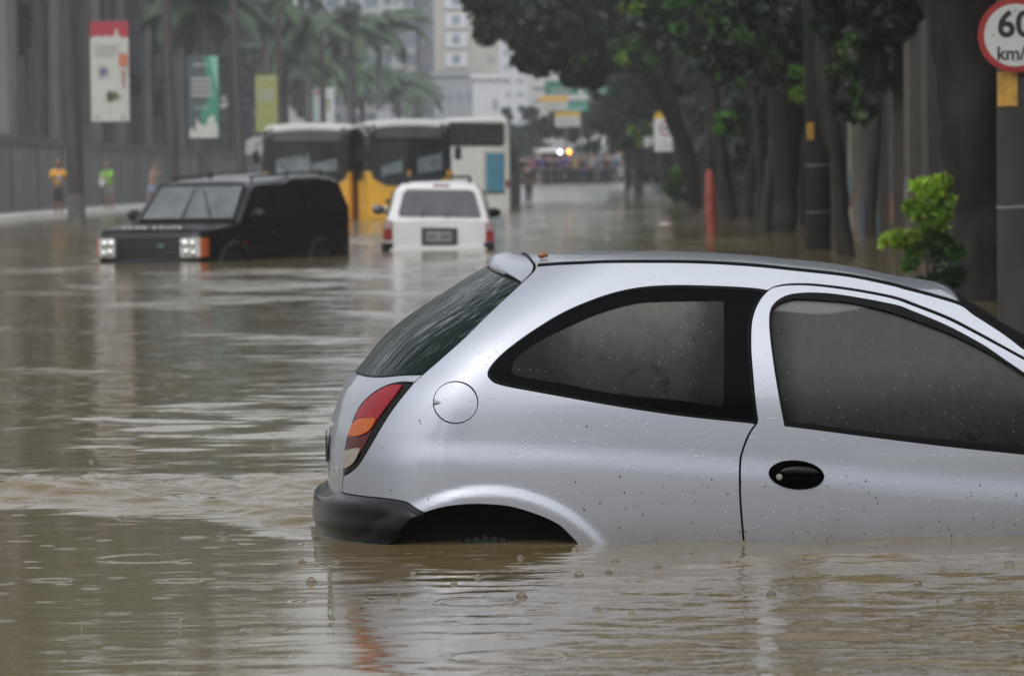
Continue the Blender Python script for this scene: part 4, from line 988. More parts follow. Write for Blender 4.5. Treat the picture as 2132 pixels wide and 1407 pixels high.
T4 = tree('street_tree', 'slender dark tree with a kinked trunk just right of the tall concrete pole', 62,
     [([(1762, 541), (1752, 440), (1747, 341), (1728, 250), (1722, 170), (1718, 98), (1760, 55), (1810, 22), (1870, -20)], [40, 30, 30, 44, 44, 40, 30, 26, 22]),
      ([(1718, 100), (1700, 30), (1690, -60)], [34, 28, 22], 1)],
     [(1780, 235, -1, 50, 30, 500, DG), (1800, 60, 0, 120, 50, 1500, DG), (1765, 130, -2, 34, 50, 350, MG), (1830, 10, 0, 130, 60, 1900, DG), (1790, 220, -2, 26, 40, 160, MG), (1700, -100, 0, 260, 80, 3600, DG), (1950, -30, 0, 150, 60, 2000, DG)],
     size=.08, group=GR, seed=14)
T5 = tree('street_tree', 'massive dark rough trunk between the yellow-green sapling and the speed limit pole', 40,
     [([(2052, 660), (2046, 560), (2040, 420), (2030, 300), (2022, 170), (2014, 60), (2010, -60), (2000, -200)], [136, 128, 136, 150, 150, 176, 200, 210]),
      ([(2000, 100), (1950, 20), (1900, -80)], [70, 56, 50], 1)],
     [(2020, -330, 0, 420, 280, 6500, DG), (1850, -200, 0, 260, 160, 2500, DG)], size=.07, group=GR, seed=15)
T6 = tree('street_tree', 'unseen street tree added just outside the right edge, canopy overhanging the avenue', 27,  # unseen tree added so the car roof mirrors a dark canopy
     [([(3150, 800), (3140, 500), (3120, 100), (3060, -500), (2900, -1200)], [150, 140, 130, 120, 100])], [(2700, -2000, 0, 1200, 700, 3000, DG), (2200, -2300, 4, 1200, 600, 2500, DG)], size=.12, group=GR, seed=16)
for k, (px, py, Y, wd, ln, lb) in enumerate([(1588, 470, 105, 20, -14, 'very slim dark trunk close left of the thick forked tree'), (1470, 437, 165, 18, 10, 'very slim dark trunk just behind the leaning tree'), (1415, 420, 200, 20, -12, 'slim dark trunk behind the verge bush'), (1500, 432, 178, 14, 6, 'thinnest dark trunk just right of the red post'), (1664, 480, 100, 24, 14, 'dark trunk half hidden by the left edge of the tall concrete pole'), (1375, 408, 258, 16, 12, 'slim dark trunk behind the verge speed sign'), (1812, 505, 80, 26, 10, 'lone dark trunk in front of the ribbed wall')]):
    tree('verge_tree', lb, Y, [([(px, py), (px + ln * .3, py - 100), (px + ln, py - 220), (px + ln * 2, py - 420), (px + ln * 3, py - 620)], [wd, wd * .9, wd * .85, wd * .7, wd * .4])],
         [(px + ln * 1.5, 60, 0, 80, 80, 900, DG), (px + ln, 150, 0, 50, 50, 350, DG), (px + ln * 2, -60, 0, 110, 80, 1200, DG)], size=.16, group='slim trunks between the big verge trees', seed=60 + k)
for k, (px, py, Y, wd, col) in enumerate([(1330, 409, 215, 22, 'grey'), (1310, 402, 240, 18, 'grey')]):
    tree('roadside_tree', ['slim hazy tree at the verge just left of the far speed sign', 'slim hazy tree at the verge two trunks left of the far speed sign'][k], Y,
         [([(px, py), (px - 3, py - 60), (px - 10, py - 130), (px - 16, py - 220)], [wd, wd * .9, wd * .8, wd * .5])],
         [(px - 30, 250, 0, 60, 60, 900, MG), (px - 5, 200, 0, 60, 60, 1200, DG), (px + 10, 150, 0, 60, 60, 1200, DG), (px - 20, 290, -1, 26, 26, 180, LG)], size=.2, group='hazy trees farther along the verge', bark=BARK2, seed=30 + k)
tree('roadside_tree', 'pale misty tree in the distance under the green overhead signs', 330, [([(1225, 372), (1222, 330), (1228, 260)], [10, 9, 6])],
     [(1215, 270, 0, 45, 45, 1200, MG), (1150, 250, 3, 50, 40, 1000, MG), (1250, 230, 0, 40, 60, 1000, DG)], size=.3, group='hazy trees farther along the verge', bark=BARK2, seed=40)
tree('roadside_tree', 'pale misty tree in the distance left of the yellow overhead signs', 400, [([(1105, 372), (1103, 330), (1106, 270)], [9, 8, 6])],
     [(1105, 265, 0, 48, 50, 1600, MG), (1078, 300, 0, 35, 35, 700, MG)], size=.35, group='hazy trees farther along the verge', bark=BARK2, seed=41)
def bush(label, px, py, Y, parts, size, seed, name='bush'):
    g = at(px, py, Y); g.z = 0; t = empty(name, g, 0, label, 'plant')
    cl = []
    for (qx, qy, wx, wz, n, col) in parts:
        c = at(qx, qy, Y) - g; s = F / Y; cl.append((tuple(c), (wx / s, wx / s * .9, wz / s), n, col))
    leaf_mesh('foliage', cl, size, t, seed)
    b = MB(); 
    for k in range(5):
        q = parts[k % len(parts)]; c = at(q[0], q[1], Y) - g
        b.tube([(random.uniform(-.05, .05), random.uniform(-.05, .05), -.3), tuple(c * .5 + Vector((random.uniform(-.05, .05), 0, 0))), tuple(c)], [.015, .011, .004], 6)
    b.build('stem', BARK2, t, smooth=True); return t
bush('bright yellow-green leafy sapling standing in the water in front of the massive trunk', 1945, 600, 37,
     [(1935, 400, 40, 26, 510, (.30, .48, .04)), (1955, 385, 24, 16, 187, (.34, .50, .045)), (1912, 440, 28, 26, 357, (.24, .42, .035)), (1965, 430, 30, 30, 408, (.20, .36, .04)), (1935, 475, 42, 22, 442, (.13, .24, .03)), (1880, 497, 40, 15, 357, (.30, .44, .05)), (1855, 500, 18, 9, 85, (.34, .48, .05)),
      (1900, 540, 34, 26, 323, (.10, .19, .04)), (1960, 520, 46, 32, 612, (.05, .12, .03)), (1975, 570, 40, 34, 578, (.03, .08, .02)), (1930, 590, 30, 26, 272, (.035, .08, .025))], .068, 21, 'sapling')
bush('rounded green bush half in the water left of the leaning tree', 1405, 425, 160, [(1412, 362, 20, 20, 300, LG), (1402, 395, 28, 24, 500, MG), (1420, 410, 18, 16, 250, DG)], .13, 22)
# ---- palms beyond the wall
def frond(b, L, az, el, curl, g, mi=0):
    n = 11; p = Vector((0, 0, 0)); pts = []; e = el
    for i in range(n + 1):
        pts.append(p.copy()); d = Vector((math.cos(az) * math.cos(e), math.sin(az) * math.cos(e), math.sin(e))); p = p + d * (L / n); e -= curl / n
    b.tube([tuple(q) for q in pts], [.05 * (1 - i / (n + 2)) for i in range(n + 1)], 5, mi)
    side = Vector((-math.sin(az), math.cos(az), 0))
    for i in range(1, n * 4):
        t = i / (n * 4); k = t * n; j = int(k); q = pts[j].lerp(pts[min(j + 1, n)], k - j); fwd = (pts[min(j + 1, n)] - pts[j]).normalized()
        w_ = L * .20 * math.sin(PI * min(1, t * .85 + .15)) + .1
        for sg in (-1, 1):
            tip = q + side * sg * w_ * .85 + fwd * w_ * .5 + Vector((0, 0, -w_ * (.55 + .3 * g.random())))
            mid = q.lerp(tip, .5) + Vector((0, 0, w_ * .10)); ww = fwd * .055
            b.add([q - ww, q + ww, mid + ww, mid - ww, tip], [(0, 1, 2, 3), (3, 2, 4)], mi)
PLEAF = M('palm_leaf', (.045, .085, .035), .5, var=.3, vs=.8); PTRUNK = M('palm_trunk', (.13, .125, .115), .75, var=.3, vs=1.5, stretch=(1, 1, .4), bump=.02, bs=4)
PTRUNK2 = M('palm_trunk_dark', (.055, .052, .05), .75, var=.3, vs=1.5, stretch=(1, 1, .4), bump=.02, bs=4)
protos = []
for k, (H, r) in enumerate(((19, .30), (16.5, .27), (11.5, .22), (9.5, .2))):
    g = random.Random(50 + k); t = empty('royal_palm', (0, 0, 0)); b = MB()
    pts = [(0, 0, -.4), (0, 0, .6), (.03 * k, 0, H * .35), (.05, .04, H * .7), (.08, 0, H - 1.4), (.08, 0, H)]
    b.tube(pts, [r * 1.35, r * 1.2, r * 1.05, r, r * .75, r * .55], 14); b.build('trunk', PTRUNK if k % 2 == 0 else PTRUNK2, t, smooth=True)
    b = MB()
    for i in range(17): frond(b, 4.2 * g.uniform(.85, 1.1), i * 2.4 + g.uniform(-.2, .2), g.uniform(.1, 1.25), g.uniform(1.4, 2.3), g)
    b.v = [(v[0] + .08, v[1], v[2] + H - .1) for v in b.v]; b.build('crown', PLEAF, t, fix=False)
    protos.append(t)
used = [False] * 4; random.seed(5)
def put_palm(kind, X, Y, label, group):
    if used[kind]: o = copy_tree(protos[kind])
    else: o = protos[kind]; used[kind] = True
    o.location = (X, Y, .15); o.rotation_euler = (0, 0, random.uniform(0, 6.28)); sc = random.uniform(.93, 1.08); o.scale = (sc, sc, sc)
    tag(o, label, 'palm tree', group)
GP = 'grey palm trunks standing close together behind the wall'; LP_ = 'tall grey palm in the dense grove of look-alikes behind the wall'
for row, (X, y0, y1, st) in enumerate(((-21.5, 172, 330, 7.2), (-25.5, 182, 340, 6.4), (-30.5, 200, 350, 7.2), (-37, 226, 360, 7.5))):
    y = y0
    while y < y1:
        put_palm(random.choice((0, 1)), X + random.uniform(-.8, .8), y, LP_, GP); y += st * random.uniform(.75, 1.3)
for i, (px, top, Y, kind) in enumerate(((560, 60, 262, 2), (650, 20, 285, 2), (735, 60, 300, 2), (760, 110, 350, 3), (835, 100, 400, 3), (690, 150, 330, 3), (870, 150, 430, 3), (430, 130, 215, 3), (600, 160, 300, 3), (795, 20, 330, 2))):
    X = (px - 1066) * Y / F
    put_palm(kind, X, Y, 'shorter palm with drooping feathery crown showing among the grove trunks, mid-distance', 'low-crowned palms along the avenue')
cl = []
g = np.random.default_rng(9)
for k in range(70):
    y = 175 + 190 * g.random(); cl.append(((-24 - 16 * g.random(), y, 2.2 + 12 * g.random()), (2.6, 4, 1.8), 150, (.03, .055, .022)))
for k in range(60):
    y = 200 + 330 * g.random(); cl.append(((-44 - 10 * g.random() + max(0, (y - 300) * .06), y, 2 + 12 * g.random()), (6, 8, 4), 420, (.02, .035, .018)))
for k in range(170):
    y = 112 + 200 * g.random(); cl.append(((10.6 + 3 * g.random() - (y - 112) * .003, y, .6 + 6.5 * g.random()), (2.2, 4, 2.2), 420, (.010, .02, .009)))
for k in range(260):  # tall leaf masses added so the calm water mirrors something dark
    y = 190 + 330 * g.random(); x = -min(34, 34 - (y - 260) * .062 if y > 260 else 34) - 16 * g.random(); cl.append(((x, y, 10 + 36 * g.random()), (5, 7, 4), 300, (.02, .035, .018)))
wd = leaf_mesh('woodland', cl, .8, None, 77); tag(wd, kind='stuff')
# avenue trees on the other kerb, behind the viewpoint: they are what the near car and the water mirror
random.seed(8)
LB = 'dark bushy avenue tree on the near kerb, one of a look-alike row outside the view'
bt = empty('avenue_tree', (0, 0, 0), 0, LB, 'tree', 'avenue trees on the near kerb')
b = MB(); b.tube([(0, 0, -.7), (.1, 0, 1.5), (0, .1, 3.5), (.2, 0, 6)], [.4, .3, .26, .14], 12); b.build('trunk', BARK, bt, smooth=True)
leaf_mesh('crown', [((0, 0, 5.4), (4.4, 3.6, 3.2), 6000, DG), ((1, 0, 7.4), (3.2, 3, 2.4), 2500, DG), ((-1.5, 0, 3.6), (3.2, 3, 1.8), 1500, DG), ((1.5, 0, 3.2), (3.4, 3, 1.6), 1500, DG)], .22, bt, 78)
spots = [(-20, -12), (-11.5, -11), (-3.5, -12), (5, -11), (13, -12), (22, -10)]
for i, (x, y) in enumerate(spots):
    o = bt if i == 0 else copy_tree(bt)
    o.location = (x, y, 0); o.rotation_euler = (0, 0, i * 1.3)
# ================================================================== lofted vehicles
def loft(sections, name, mat, parent, bevel=0, smooth=True):
    """sections: list of (x, [(y,z)...] half outline from the sill up to the centre line); mirrored and capped"""
    b = MB(); rows = []
    for x, h in sections:
        full = [(x, y, z) for y, z in h] + [(x, -y, z) for y, z in h[::-1]]
        rows.append(full)
    n = len(rows[0]); vs = [v for r in rows for v in r]; fs = []
    for i in range(len(rows) - 1):
        for j in range(n): fs.append((i * n + j, i * n + (j + 1) % n, (i + 1) * n + (j + 1) % n, (i + 1) * n + j))
    fs += [tuple(range(n)), tuple(reversed(range((len(rows) - 1) * n, len(rows) * n)))]
    b.add(vs, fs); return b.build(name, mat, parent, smooth=smooth, bevel=bevel, seg=3)
def plate(name, pts, thick, mat, parent, n=None, bevel=0):
    """flat panel of given corner points, with thickness along its normal"""
    P_ = [Vector(p) for p in pts]
    nn = Vector(n) if n else (P_[1] - P_[0]).cross(P_[2] - P_[0]).normalized()
    k = len(P_); vs = [p - nn * thick for p in P_] + [p + nn * thick for p in P_]
    b = MB(); b.add(vs, [tuple(reversed(range(k))), tuple(range(k, 2 * k))] + [(i, (i + 1) % k, (i + 1) % k + k, i + k) for i in range(k)])
    return b.build(name, mat, parent, bevel=bevel)
def text_mesh(name, s, size, mat, parent, M4, ext=.004, bold=0.0):
    cu = bpy.data.curves.new(name, 'FONT'); cu.body = s; cu.size = size; cu.extrude = ext; cu.offset = bold; cu.align_x = 'CENTER'; cu.align_y = 'CENTER'; cu.resolution_u = 3
    o = bpy.data.objects.new(name, cu); COL.objects.link(o)
    dg = bpy.context.evaluated_depsgraph_get(); me = bpy.data.meshes.new_from_object(o.evaluated_get(dg)); bpy.data.objects.remove(o)
    me.name = name; me.transform(M4); me.materials.clear(); return link(name, me, mat, parent)
def frame(o, ux, uy):                # matrix with text plane axes ux (reading) and uy (up)
    ux = Vector(ux).normalized(); uy = Vector(uy).normalized(); uz = ux.cross(uy)
    return Matrix(((ux.x, uy.x, uz.x, o[0]), (ux.y, uy.y, uz.y, o[1]), (ux.z, uy.z, uz.z, o[2]), (0, 0, 0, 1)))
BLKP = M('black_car_paint', (.004, .004, .0045), .2, var=.2, vs=2, coat=.15, spec=.3); DGLASS = M('tinted_glass', (.006, .007, .008), .06, var=.2)
WPAINT = M('white_car_paint', (.62, .63, .63), .3, var=.04, vs=2, coat=.5)
HLM = M('headlamp_glass', (.46, .46, .43), .2, var=.3, vs=14, coat=.6); ORM = M('orange_lens', (.40, .085, .03), .2, var=.2, vs=12); REDL = M('red_lens_far', (.22, .012, .01), .2, var=.3, vs=12)
RIMM = M('alloy_rim', (.35, .35, .35), .35, metal=.8)
def wheel(parent, x, y, z, r=.36, w_=.24):
    w = empty('wheel', (x, y, z)); w.parent = parent
    b = MB(); rows = []
    for rr, yy in ((r * .62, -w_ / 2), (r * .93, -w_ / 2), (r, -w_ * .3), (r, w_ * .3), (r * .93, w_ / 2), (r * .62, w_ / 2)):
        rows.append([(rr * math.cos(t), yy, rr * math.sin(t)) for t in np.linspace(0, 2 * PI, 32, endpoint=False)])
    b.grid(rows, close=True); b.build('tyre', tyre_m, w, smooth=True)
    b = MB(); b.cyl((0, -w_ * .45, 0), (0, w_ * .45, 0), r * .62, r * .62, 28); b.build('rim', RIMM, w, bevel=.01)
# ---------------- black off-road estate
RZ = math.radians(-114.5); fc = gnd(425, 546)
fv = Vector((math.cos(RZ), math.sin(RZ), 0)); lv = Vector((-math.sin(RZ), math.cos(RZ), 0))
org = fc - lv * .93 + fv * .02     # front bumper centre
suv = empty('black_suv', org, RZ, 'boxy black off-road car with lit-looking pale headlamps, sunk to its bumper in the flood', 'car')
suv['label'] = 'boxy black off-road car facing left, sunk to its front bumper in the flood'
def hs_sec(x, hw, zb, zbelt, drop=.0):
    return (x, [(hw * .96, zb), (hw, .0), (hw, .28), (hw * .985, zbelt - .10), (hw * .955, zbelt - .03), (hw * .90, zbelt), (hw * .82, zbelt + .008), (hw * .45, zbelt + .02 - drop), (0, zbelt + .025 - drop)])
loft([hs_sec(-.02, .66, -.45, .36), hs_sec(-.045, .77, -.5, .41), hs_sec(-.09, .855, -.5, .435), hs_sec(-.17, .91, -.5, .455), hs_sec(-.28, .94, -.5, .465), hs_sec(-.5, .955, -.5, .48), hs_sec(-1.15, .957, -.5, .52), hs_sec(-1.4, .957, -.5, .53), hs_sec(-3.2, .957, -.5, .53), hs_sec(-4.5, .95, -.5, .53), hs_sec(-4.76, .93, -.5, .53), hs_sec(-4.83, .88, -.5, .50)], 'body', BLKP, suv, bevel=.012)
# clamshell bonnet edge
loft([(-.10, [(.80, .40), (.84, .45), (.80, .475), (.4, .49), (0, .49)]), (-.3, [(.86, .40), (.895, .47), (.86, .50), (.4, .52), (0, .52)]), (-.8, [(.88, .42), (.905, .51), (.86, .54), (.4, .555), (0, .555)]), (-1.22, [(.88, .42), (.90, .53), (.86, .565), (.4, .58), (0, .58)])], 'bonnet', BLKP, suv, bevel=.012)
ghw = lambda z: float(np.interp(z, [.5, .62, 1.13, 1.2, 1.27], [.925, .915, .80, .76, .70]))
def gs(x, zt, dz=0):
    hw = ghw(min(zt, 1.2)); return (x, [(ghw(.5), .5), (ghw(min(.62, zt)), min(.62, zt - .01)), (ghw(zt - .07) , zt - .07) if zt > .75 else (ghw(.63), zt - .005), (hw * .94, zt - .02) if zt > .75 else (hw * .94, zt), (hw * .6, zt + .012), (0, zt + .02)])
cab = loft([gs(-1.2, .58), gs(-1.72, 1.10), gs(-1.84, 1.165), gs(-2.1, 1.195), gs(-2.9, 1.205), gs(-3.05, 1.255), gs(-3.2, 1.27), gs(-4.5, 1.25), gs(-4.68, 1.20), gs(-4.80, .75)], 'cabin', BLKP, suv, bevel=.01)
wv = lambda u, v: Vector((-1.20 - .06 * 0 - .53 * v - .02, u * (.80 - .09 * v), .585 + .52 * v + .0))
nrmw = Vector((.70, 0, .71))
WSC = M('branch_reflection_screen', (.06, .072, .075), .08, var=.5, vs=3.5, coat=.45)  # mottled tone paints in the dark branches the screen mirrors
ws2 = plate('windscreen', [wv(-1, .03) + nrmw * .035, wv(1, .03) + nrmw * .035, wv(1, .96) + nrmw * .035, wv(-1, .96) + nrmw * .035], .006, WSC, suv, n=tuple(nrmw), bevel=.004)
b = MB()                               # dark frame of the screen
for a_, c_ in (((-1.0, 0), (-1.0, 1)), ((1.0, 0), (1.0, 1)), ((-1.0, .985), (1.0, .985)), ((-1, .0), (1, .0))):
    b.tube([tuple(wv(*a_) + nrmw * .040), tuple(wv(*c_) + nrmw * .040)], .022, 6)
b.build('screen_frame', BLACKPL, ws2, smooth=True)
for (u0, v0, u1, v1) in ((-.10, .0, -.12, .78), (.52, .02, .16, .72)):
    b = MB(); p0 = wv(u0, v0) + nrmw * .062; p1 = wv(u1, v1) + nrmw * .058
    b.tube([tuple(p0), tuple(p0.lerp(p1, .45)), tuple(p1)], [.010, .008, .006], 6); q = p0.lerp(p1, .42)
    b.tube([tuple(p0.lerp(p1, .15)), tuple(p1 + (p1 - p0) * .12)], .007, 5); b.build('wiper', BLACKRUB, suv, smooth=True)
for sg in (-1, 1):
    pt = lambda x, z: (x, sg * (ghw(z) + .006), z)
    for nm, pl in (('front_window', [(-1.55, .62), (-2.32, .62), (-2.32, 1.09), (-1.92, 1.09), (-1.62, .74)]), ('rear_window', [(-2.42, .62), (-3.35, .62), (-3.35, 1.12), (-2.42, 1.10)]), ('side_window', [(-3.45, .62), (-4.55, .62), (-4.42, 1.16), (-3.45, 1.16)])):
        plate(nm, [pt(*q) for q in pl], .005, DGLASS, suv, n=(0, sg * .97, .22), bevel=.003)
    b = MB(); b.sphere((-1.5, sg * 1.06, .68), (.06, .12, .09), 14, 10); b.tube([(-1.5, sg * .90, .60), (-1.5, sg * 1.0, .64)], .03, 8); b.build('door_mirror', BLACKPL, suv, smooth=True)
    hb_ = MB(); hb_.tube([(-2.0, sg * .968, .40), (-2.1, sg * .985, .40), (-2.2, sg * .968, .40)], .013, 8); hb_.build('door_handle', BLACKPL, suv, smooth=True)
    for xw in (-.88, -3.76):
        b = MB(); pts = [(xw + .47 * math.cos(t), sg * .965, -.20 + .47 * math.sin(t)) for t in np.linspace(-.2, PI + .2, 26)]
        b.tube(pts, .035, 8); b.build('wheel_arch', BLACKPL, suv, smooth=True)
        b = MB(); b.cyl((xw, sg * .90, -.2), (xw, sg * .962, -.2), .43, .43, 30); b.build('wheel_well', DARKIN, suv)
        wheel(suv, xw, sg * .85, -.24, .36, .22)
    b = MB(); b.tube([(-2.0, sg * .66, 1.245), (-4.4, sg * .66, 1.32)], .018, 8); 
    for xx, zz in ((-2.05, 1.21), (-3.2, 1.28), (-4.35, 1.27)): b.tube([(xx, sg * .66, zz - .03), (xx, sg * .66, zz + .05)], .018, 6)
    b.build('roof_rail', BLACKPL, suv, smooth=True)
    # headlamps: pale double units with an orange outer strip that wraps the corner
    hl = empty('headlight', (0, 0, 0)); hl.parent = suv; hl.location = (.034, 0, 0)
    b = MB(); b.add([(-.012, sg * .55, .07), (-.012, sg * .55, .355), (-.075, sg * .855, .355), (-.075, sg * .855, .07), (-.2, sg * .55, .07), (-.2, sg * .55, .355), (-.22, sg * .855, .355), (-.22, sg * .855, .07)], [(0, 1, 2, 3), (4, 7, 6, 5), (0, 4, 5, 1), (3, 2, 6, 7), (1, 5, 6, 2), (0, 3, 7, 4)])
    b.build('lamp_glass', HLM, hl, bevel=.015)
    for yy, zz, r in ((.62, .27, .062), (.74, .27, .05), (.64, .15, .05), (.75, .13, .045)):
        b = MB(); b.sphere((-.012 - (yy - .55) * .15, sg * yy, zz), (.022, r, r), 14, 8); b.build('bulb', M('lamp_reflector', (.7, .7, .7), .12, metal=.9) if 'lamp_reflector' not in bpy.data.materials else bpy.data.materials['lamp_reflector'], hl, smooth=True)
    b = MB(); b.add([(-.072, sg * .86, .07), (-.072, sg * .86, .355), (-.105, sg * .905, .355), (-.105, sg * .905, .07), (-.2, sg * .935, .355), (-.2, sg * .935, .09), (-.2, sg * .86, .355), (-.2, sg * .86, .07)], [(0, 1, 2, 3), (3, 2, 4, 5), (1, 6, 4, 2), (0, 3, 5, 7)])
    b.build('indicator', ORM, hl, bevel=.008)
b = MB()
for k in range(4): b.box((-.022, 0, .335 - k * .075), (.035, 1.04, .028))
b.box((-.04, 0, .21), (.03, 1.06, .30)); b.build('grille', BLACKPL, suv, bevel=.004)
b = MB(); b.sphere((.0, .22, .235), (.012, .055, .03), 18, 8); b.build('badge', M('badge_green', (.05, .12, .06), .3, var=.1, coat=.5), suv, smooth=True)
b = MB(); rows = []
b.box((-.10, 0, -.06), (.22, 1.74, .13)); b.box((-.02, 0, -.20), (.16, 1.6, .2)); b.build('bumper', BLACKPL, suv, bevel=.03)
LET = M('letter_silver', (.42, .42, .42), .35, metal=.5)
text_mesh('lettering', 'L A N D   R O V E R', .115, LET, suv, frame((-.145, 0, .478), (0, 1, 0), (-.30, 0, .95)), .006, .003)
b = MB(); b.box((-1.25, .962, .26), (.05, .012, .03)); b.build('side_repeater', ORM, suv, bevel=.004)
for sg in (-1, 1):
    b = MB(); b.box((-4.80, sg * .84, .33), (.09, .13, .46)); b.build('tail_light', REDL, suv, bevel=.02)
b = MB(); b.tube([(-1.3, .30, 1.19), (-1.9, .32, 1.245)], .01, 6); 
# ---------------- white estate seen from behind
Yr = gnd(912, 521).y; wc = at(913, 521, Yr)
wsv = empty('white_suv', (wc.x, Yr, 0), PI / 2, 'white off-road car seen from behind with a roof rack and dark rear window', 'car')
wx = lambda px: -(at(px, 450, Yr).x - wc.x); wz_ = lambda py, px=912: at(px, py, Yr).z      # local y (left +), z on the tail plane
def gsec(x, hw_, zt, kz=1.0):
    return (x, [(.84 * hw_, -.5), (.885 * hw_, -.1), (.895 * hw_, .2), (.885 * hw_, .38), (.865 * hw_, .45), (min(.865, float(np.interp(zt, [.45, .9, 1.15], [.865, .74, .68]))) * hw_, max(zt - .10, .452)), (float(np.interp(zt, [.45, .9, 1.15], [.84, .69, .60])) * hw_, max(zt - .03, .47)), (.42 * hw_, max(zt, .48)), (0, max(zt + .01, .49))])
loft([gsec(.0, .97, .45), gsec(.03, .99, .55), gsec(.10, 1, .95), gsec(.16, 1, 1.08), gsec(.30, 1, 1.115), gsec(1.0, 1, 1.13), gsec(2.2, 1, 1.12), gsec(2.45, 1, 1.07), gsec(3.05, 1, .5), gsec(3.3, 1, .46), gsec(4.2, .97, .36), gsec(4.5, .88, .28)], 'body', WPAINT, wsv, bevel=.015)
tp_ = lambda px, py: (lambda p: (float(np.interp(p.z, [.45, .55, .95, 1.08], [.0, .03, .10, .16])) - .012, -(p.x - wc.x), p.z))(at(px, py, Yr))
SGLASS = M('grey_tint_glass', (.035, .037, .045), .12, var=.35, vs=3, coat=.3)
def tail(name, px, mat, th=.006, parent=None, bevel=.004, dx=0.0):
    pts = [Vector(tp_(*q)) - Vector((dx, 0, 0)) for q in px]; return plate(name, pts, th, mat, parent or wsv, n=(-1, 0, .12), bevel=bevel)
rw = tail('rear_window', [(848, 393), (980, 396), (988, 402), (1001, 449), (998, 453), (833, 450), (829, 446), (840, 400)], SGLASS)
tail('brake_light', [(901, 383), (936, 384), (936, 391), (901, 390)], M('dull_red', (.16, .06, .06), .3), dx=-.02, th=.012)
for q in (((879, 453), (884, 440)), ((928, 453), (934, 441))):
    b = MB(); b.tube([Vector(tp_(*q[0])) - Vector((.02, 0, 0)), Vector(tp_(*q[1])) - Vector((.02, 0, 0))], .01, 6); b.build('wiper', BLACKRUB, wsv)
for px0, px1, py0 in ((798, 817, 459), (1011, 1029, 463)):
    tl = tail('tail_light', [(px0, py0 + 2), (px1, py0), (px1, py0 + 41), (px0, py0 + 41)], REDL, th=.02, dx=-.005)
    tail('lens', [(px0 + 1, py0 + 3), (px1 - 1, py0 + 1), (px1 - 1, py0 + 18), (px0 + 1, py0 + 18)], M('smoked_lens', (.30, .22, .22), .2), th=.024, parent=tl, dx=-.004)
    tail('bumper_corner', [(px0 - 4, 506), (px1 + 1, 506), (px1 + 1, 523), (px0 - 3, 525)], BLACKPL, th=.03, dx=0)
sur = tail('plate_surround', [(877, 474), (952, 475), (952, 510), (878, 510)], M('surround_grey', (.03, .034, .03), .4), th=.02)
lp = tail('licence_plate', [(887, 482), (941, 483), (941, 504), (887, 503)], M('plate_face', (.25, .26, .26), .4), th=.024, parent=sur)
b = MB()
random.seed(4)
for k in range(7):
    if k == 3: continue
    x_ = 892 + k * 7; p = Vector(tp_(x_, 493)) - Vector((.026, 0, 0)); b.box(tuple(p), (.004, .030, .085))
b.build('plate_characters', M('char_dark', (.05, .05, .055), .5), sur)
b = MB()
for sg in (-1, 1):
    b.tube([(.28, sg * .52, 1.16), (2.3, sg * .52, 1.17)], .022, 8)
    for xx in (.35, 1.2, 2.2): b.tube([(xx, sg * .52, 1.11), (xx, sg * .52, 1.18)], .018, 6)
for xx in (.4, 1.0, 1.6, 2.2): b.tube([(xx, -.52, 1.2), (xx, .52, 1.2)], .022, 8)
b.build('roof_rack', BLACKPL, wsv, smooth=True)
for sg, px, py in ((1, 788, 437), (-1, 1029, 443)):
    p = at(px, py, Yr + 2.6); yl = -(p.x - wc.x)
    b = MB(); b.sphere((2.6, yl, p.z), (.06, .115, .085), 14, 10); b.tube([(2.6, yl, p.z - .03), (2.6, sg * .86, p.z - .06)], .025, 6); b.build('door_mirror', SGLASS if sg > 0 else BLACKPL, wsv, smooth=True)
for sg in (-1, 1):
    for nm, pl in (('side_window', [(.25, .55), (1.0, .55), (1.0, .98), (.32, .98)]), ('rear_door_window', [(1.08, .55), (1.85, .55), (1.85, .98), (1.08, .98)]), ('front_window', [(1.93, .55), (2.75, .55), (2.42, .98), (1.93, .98)])):
        plate(nm, [(x, sg * (float(np.interp(z, [.45, 1.0], [.875, .745])) + .005), z) for x, z in pl], .006, DGLASS, wsv, n=(0, sg * .97, .24), bevel=.003)
    for xw in (.78, 3.45): wheel(wsv, xw, sg * .78, -.28, .36, .24)
b = MB(); b.box((.02, 0, .005), (.16, 1.64, .12)); b.build('bumper', WPAINT, wsv, bevel=.03)
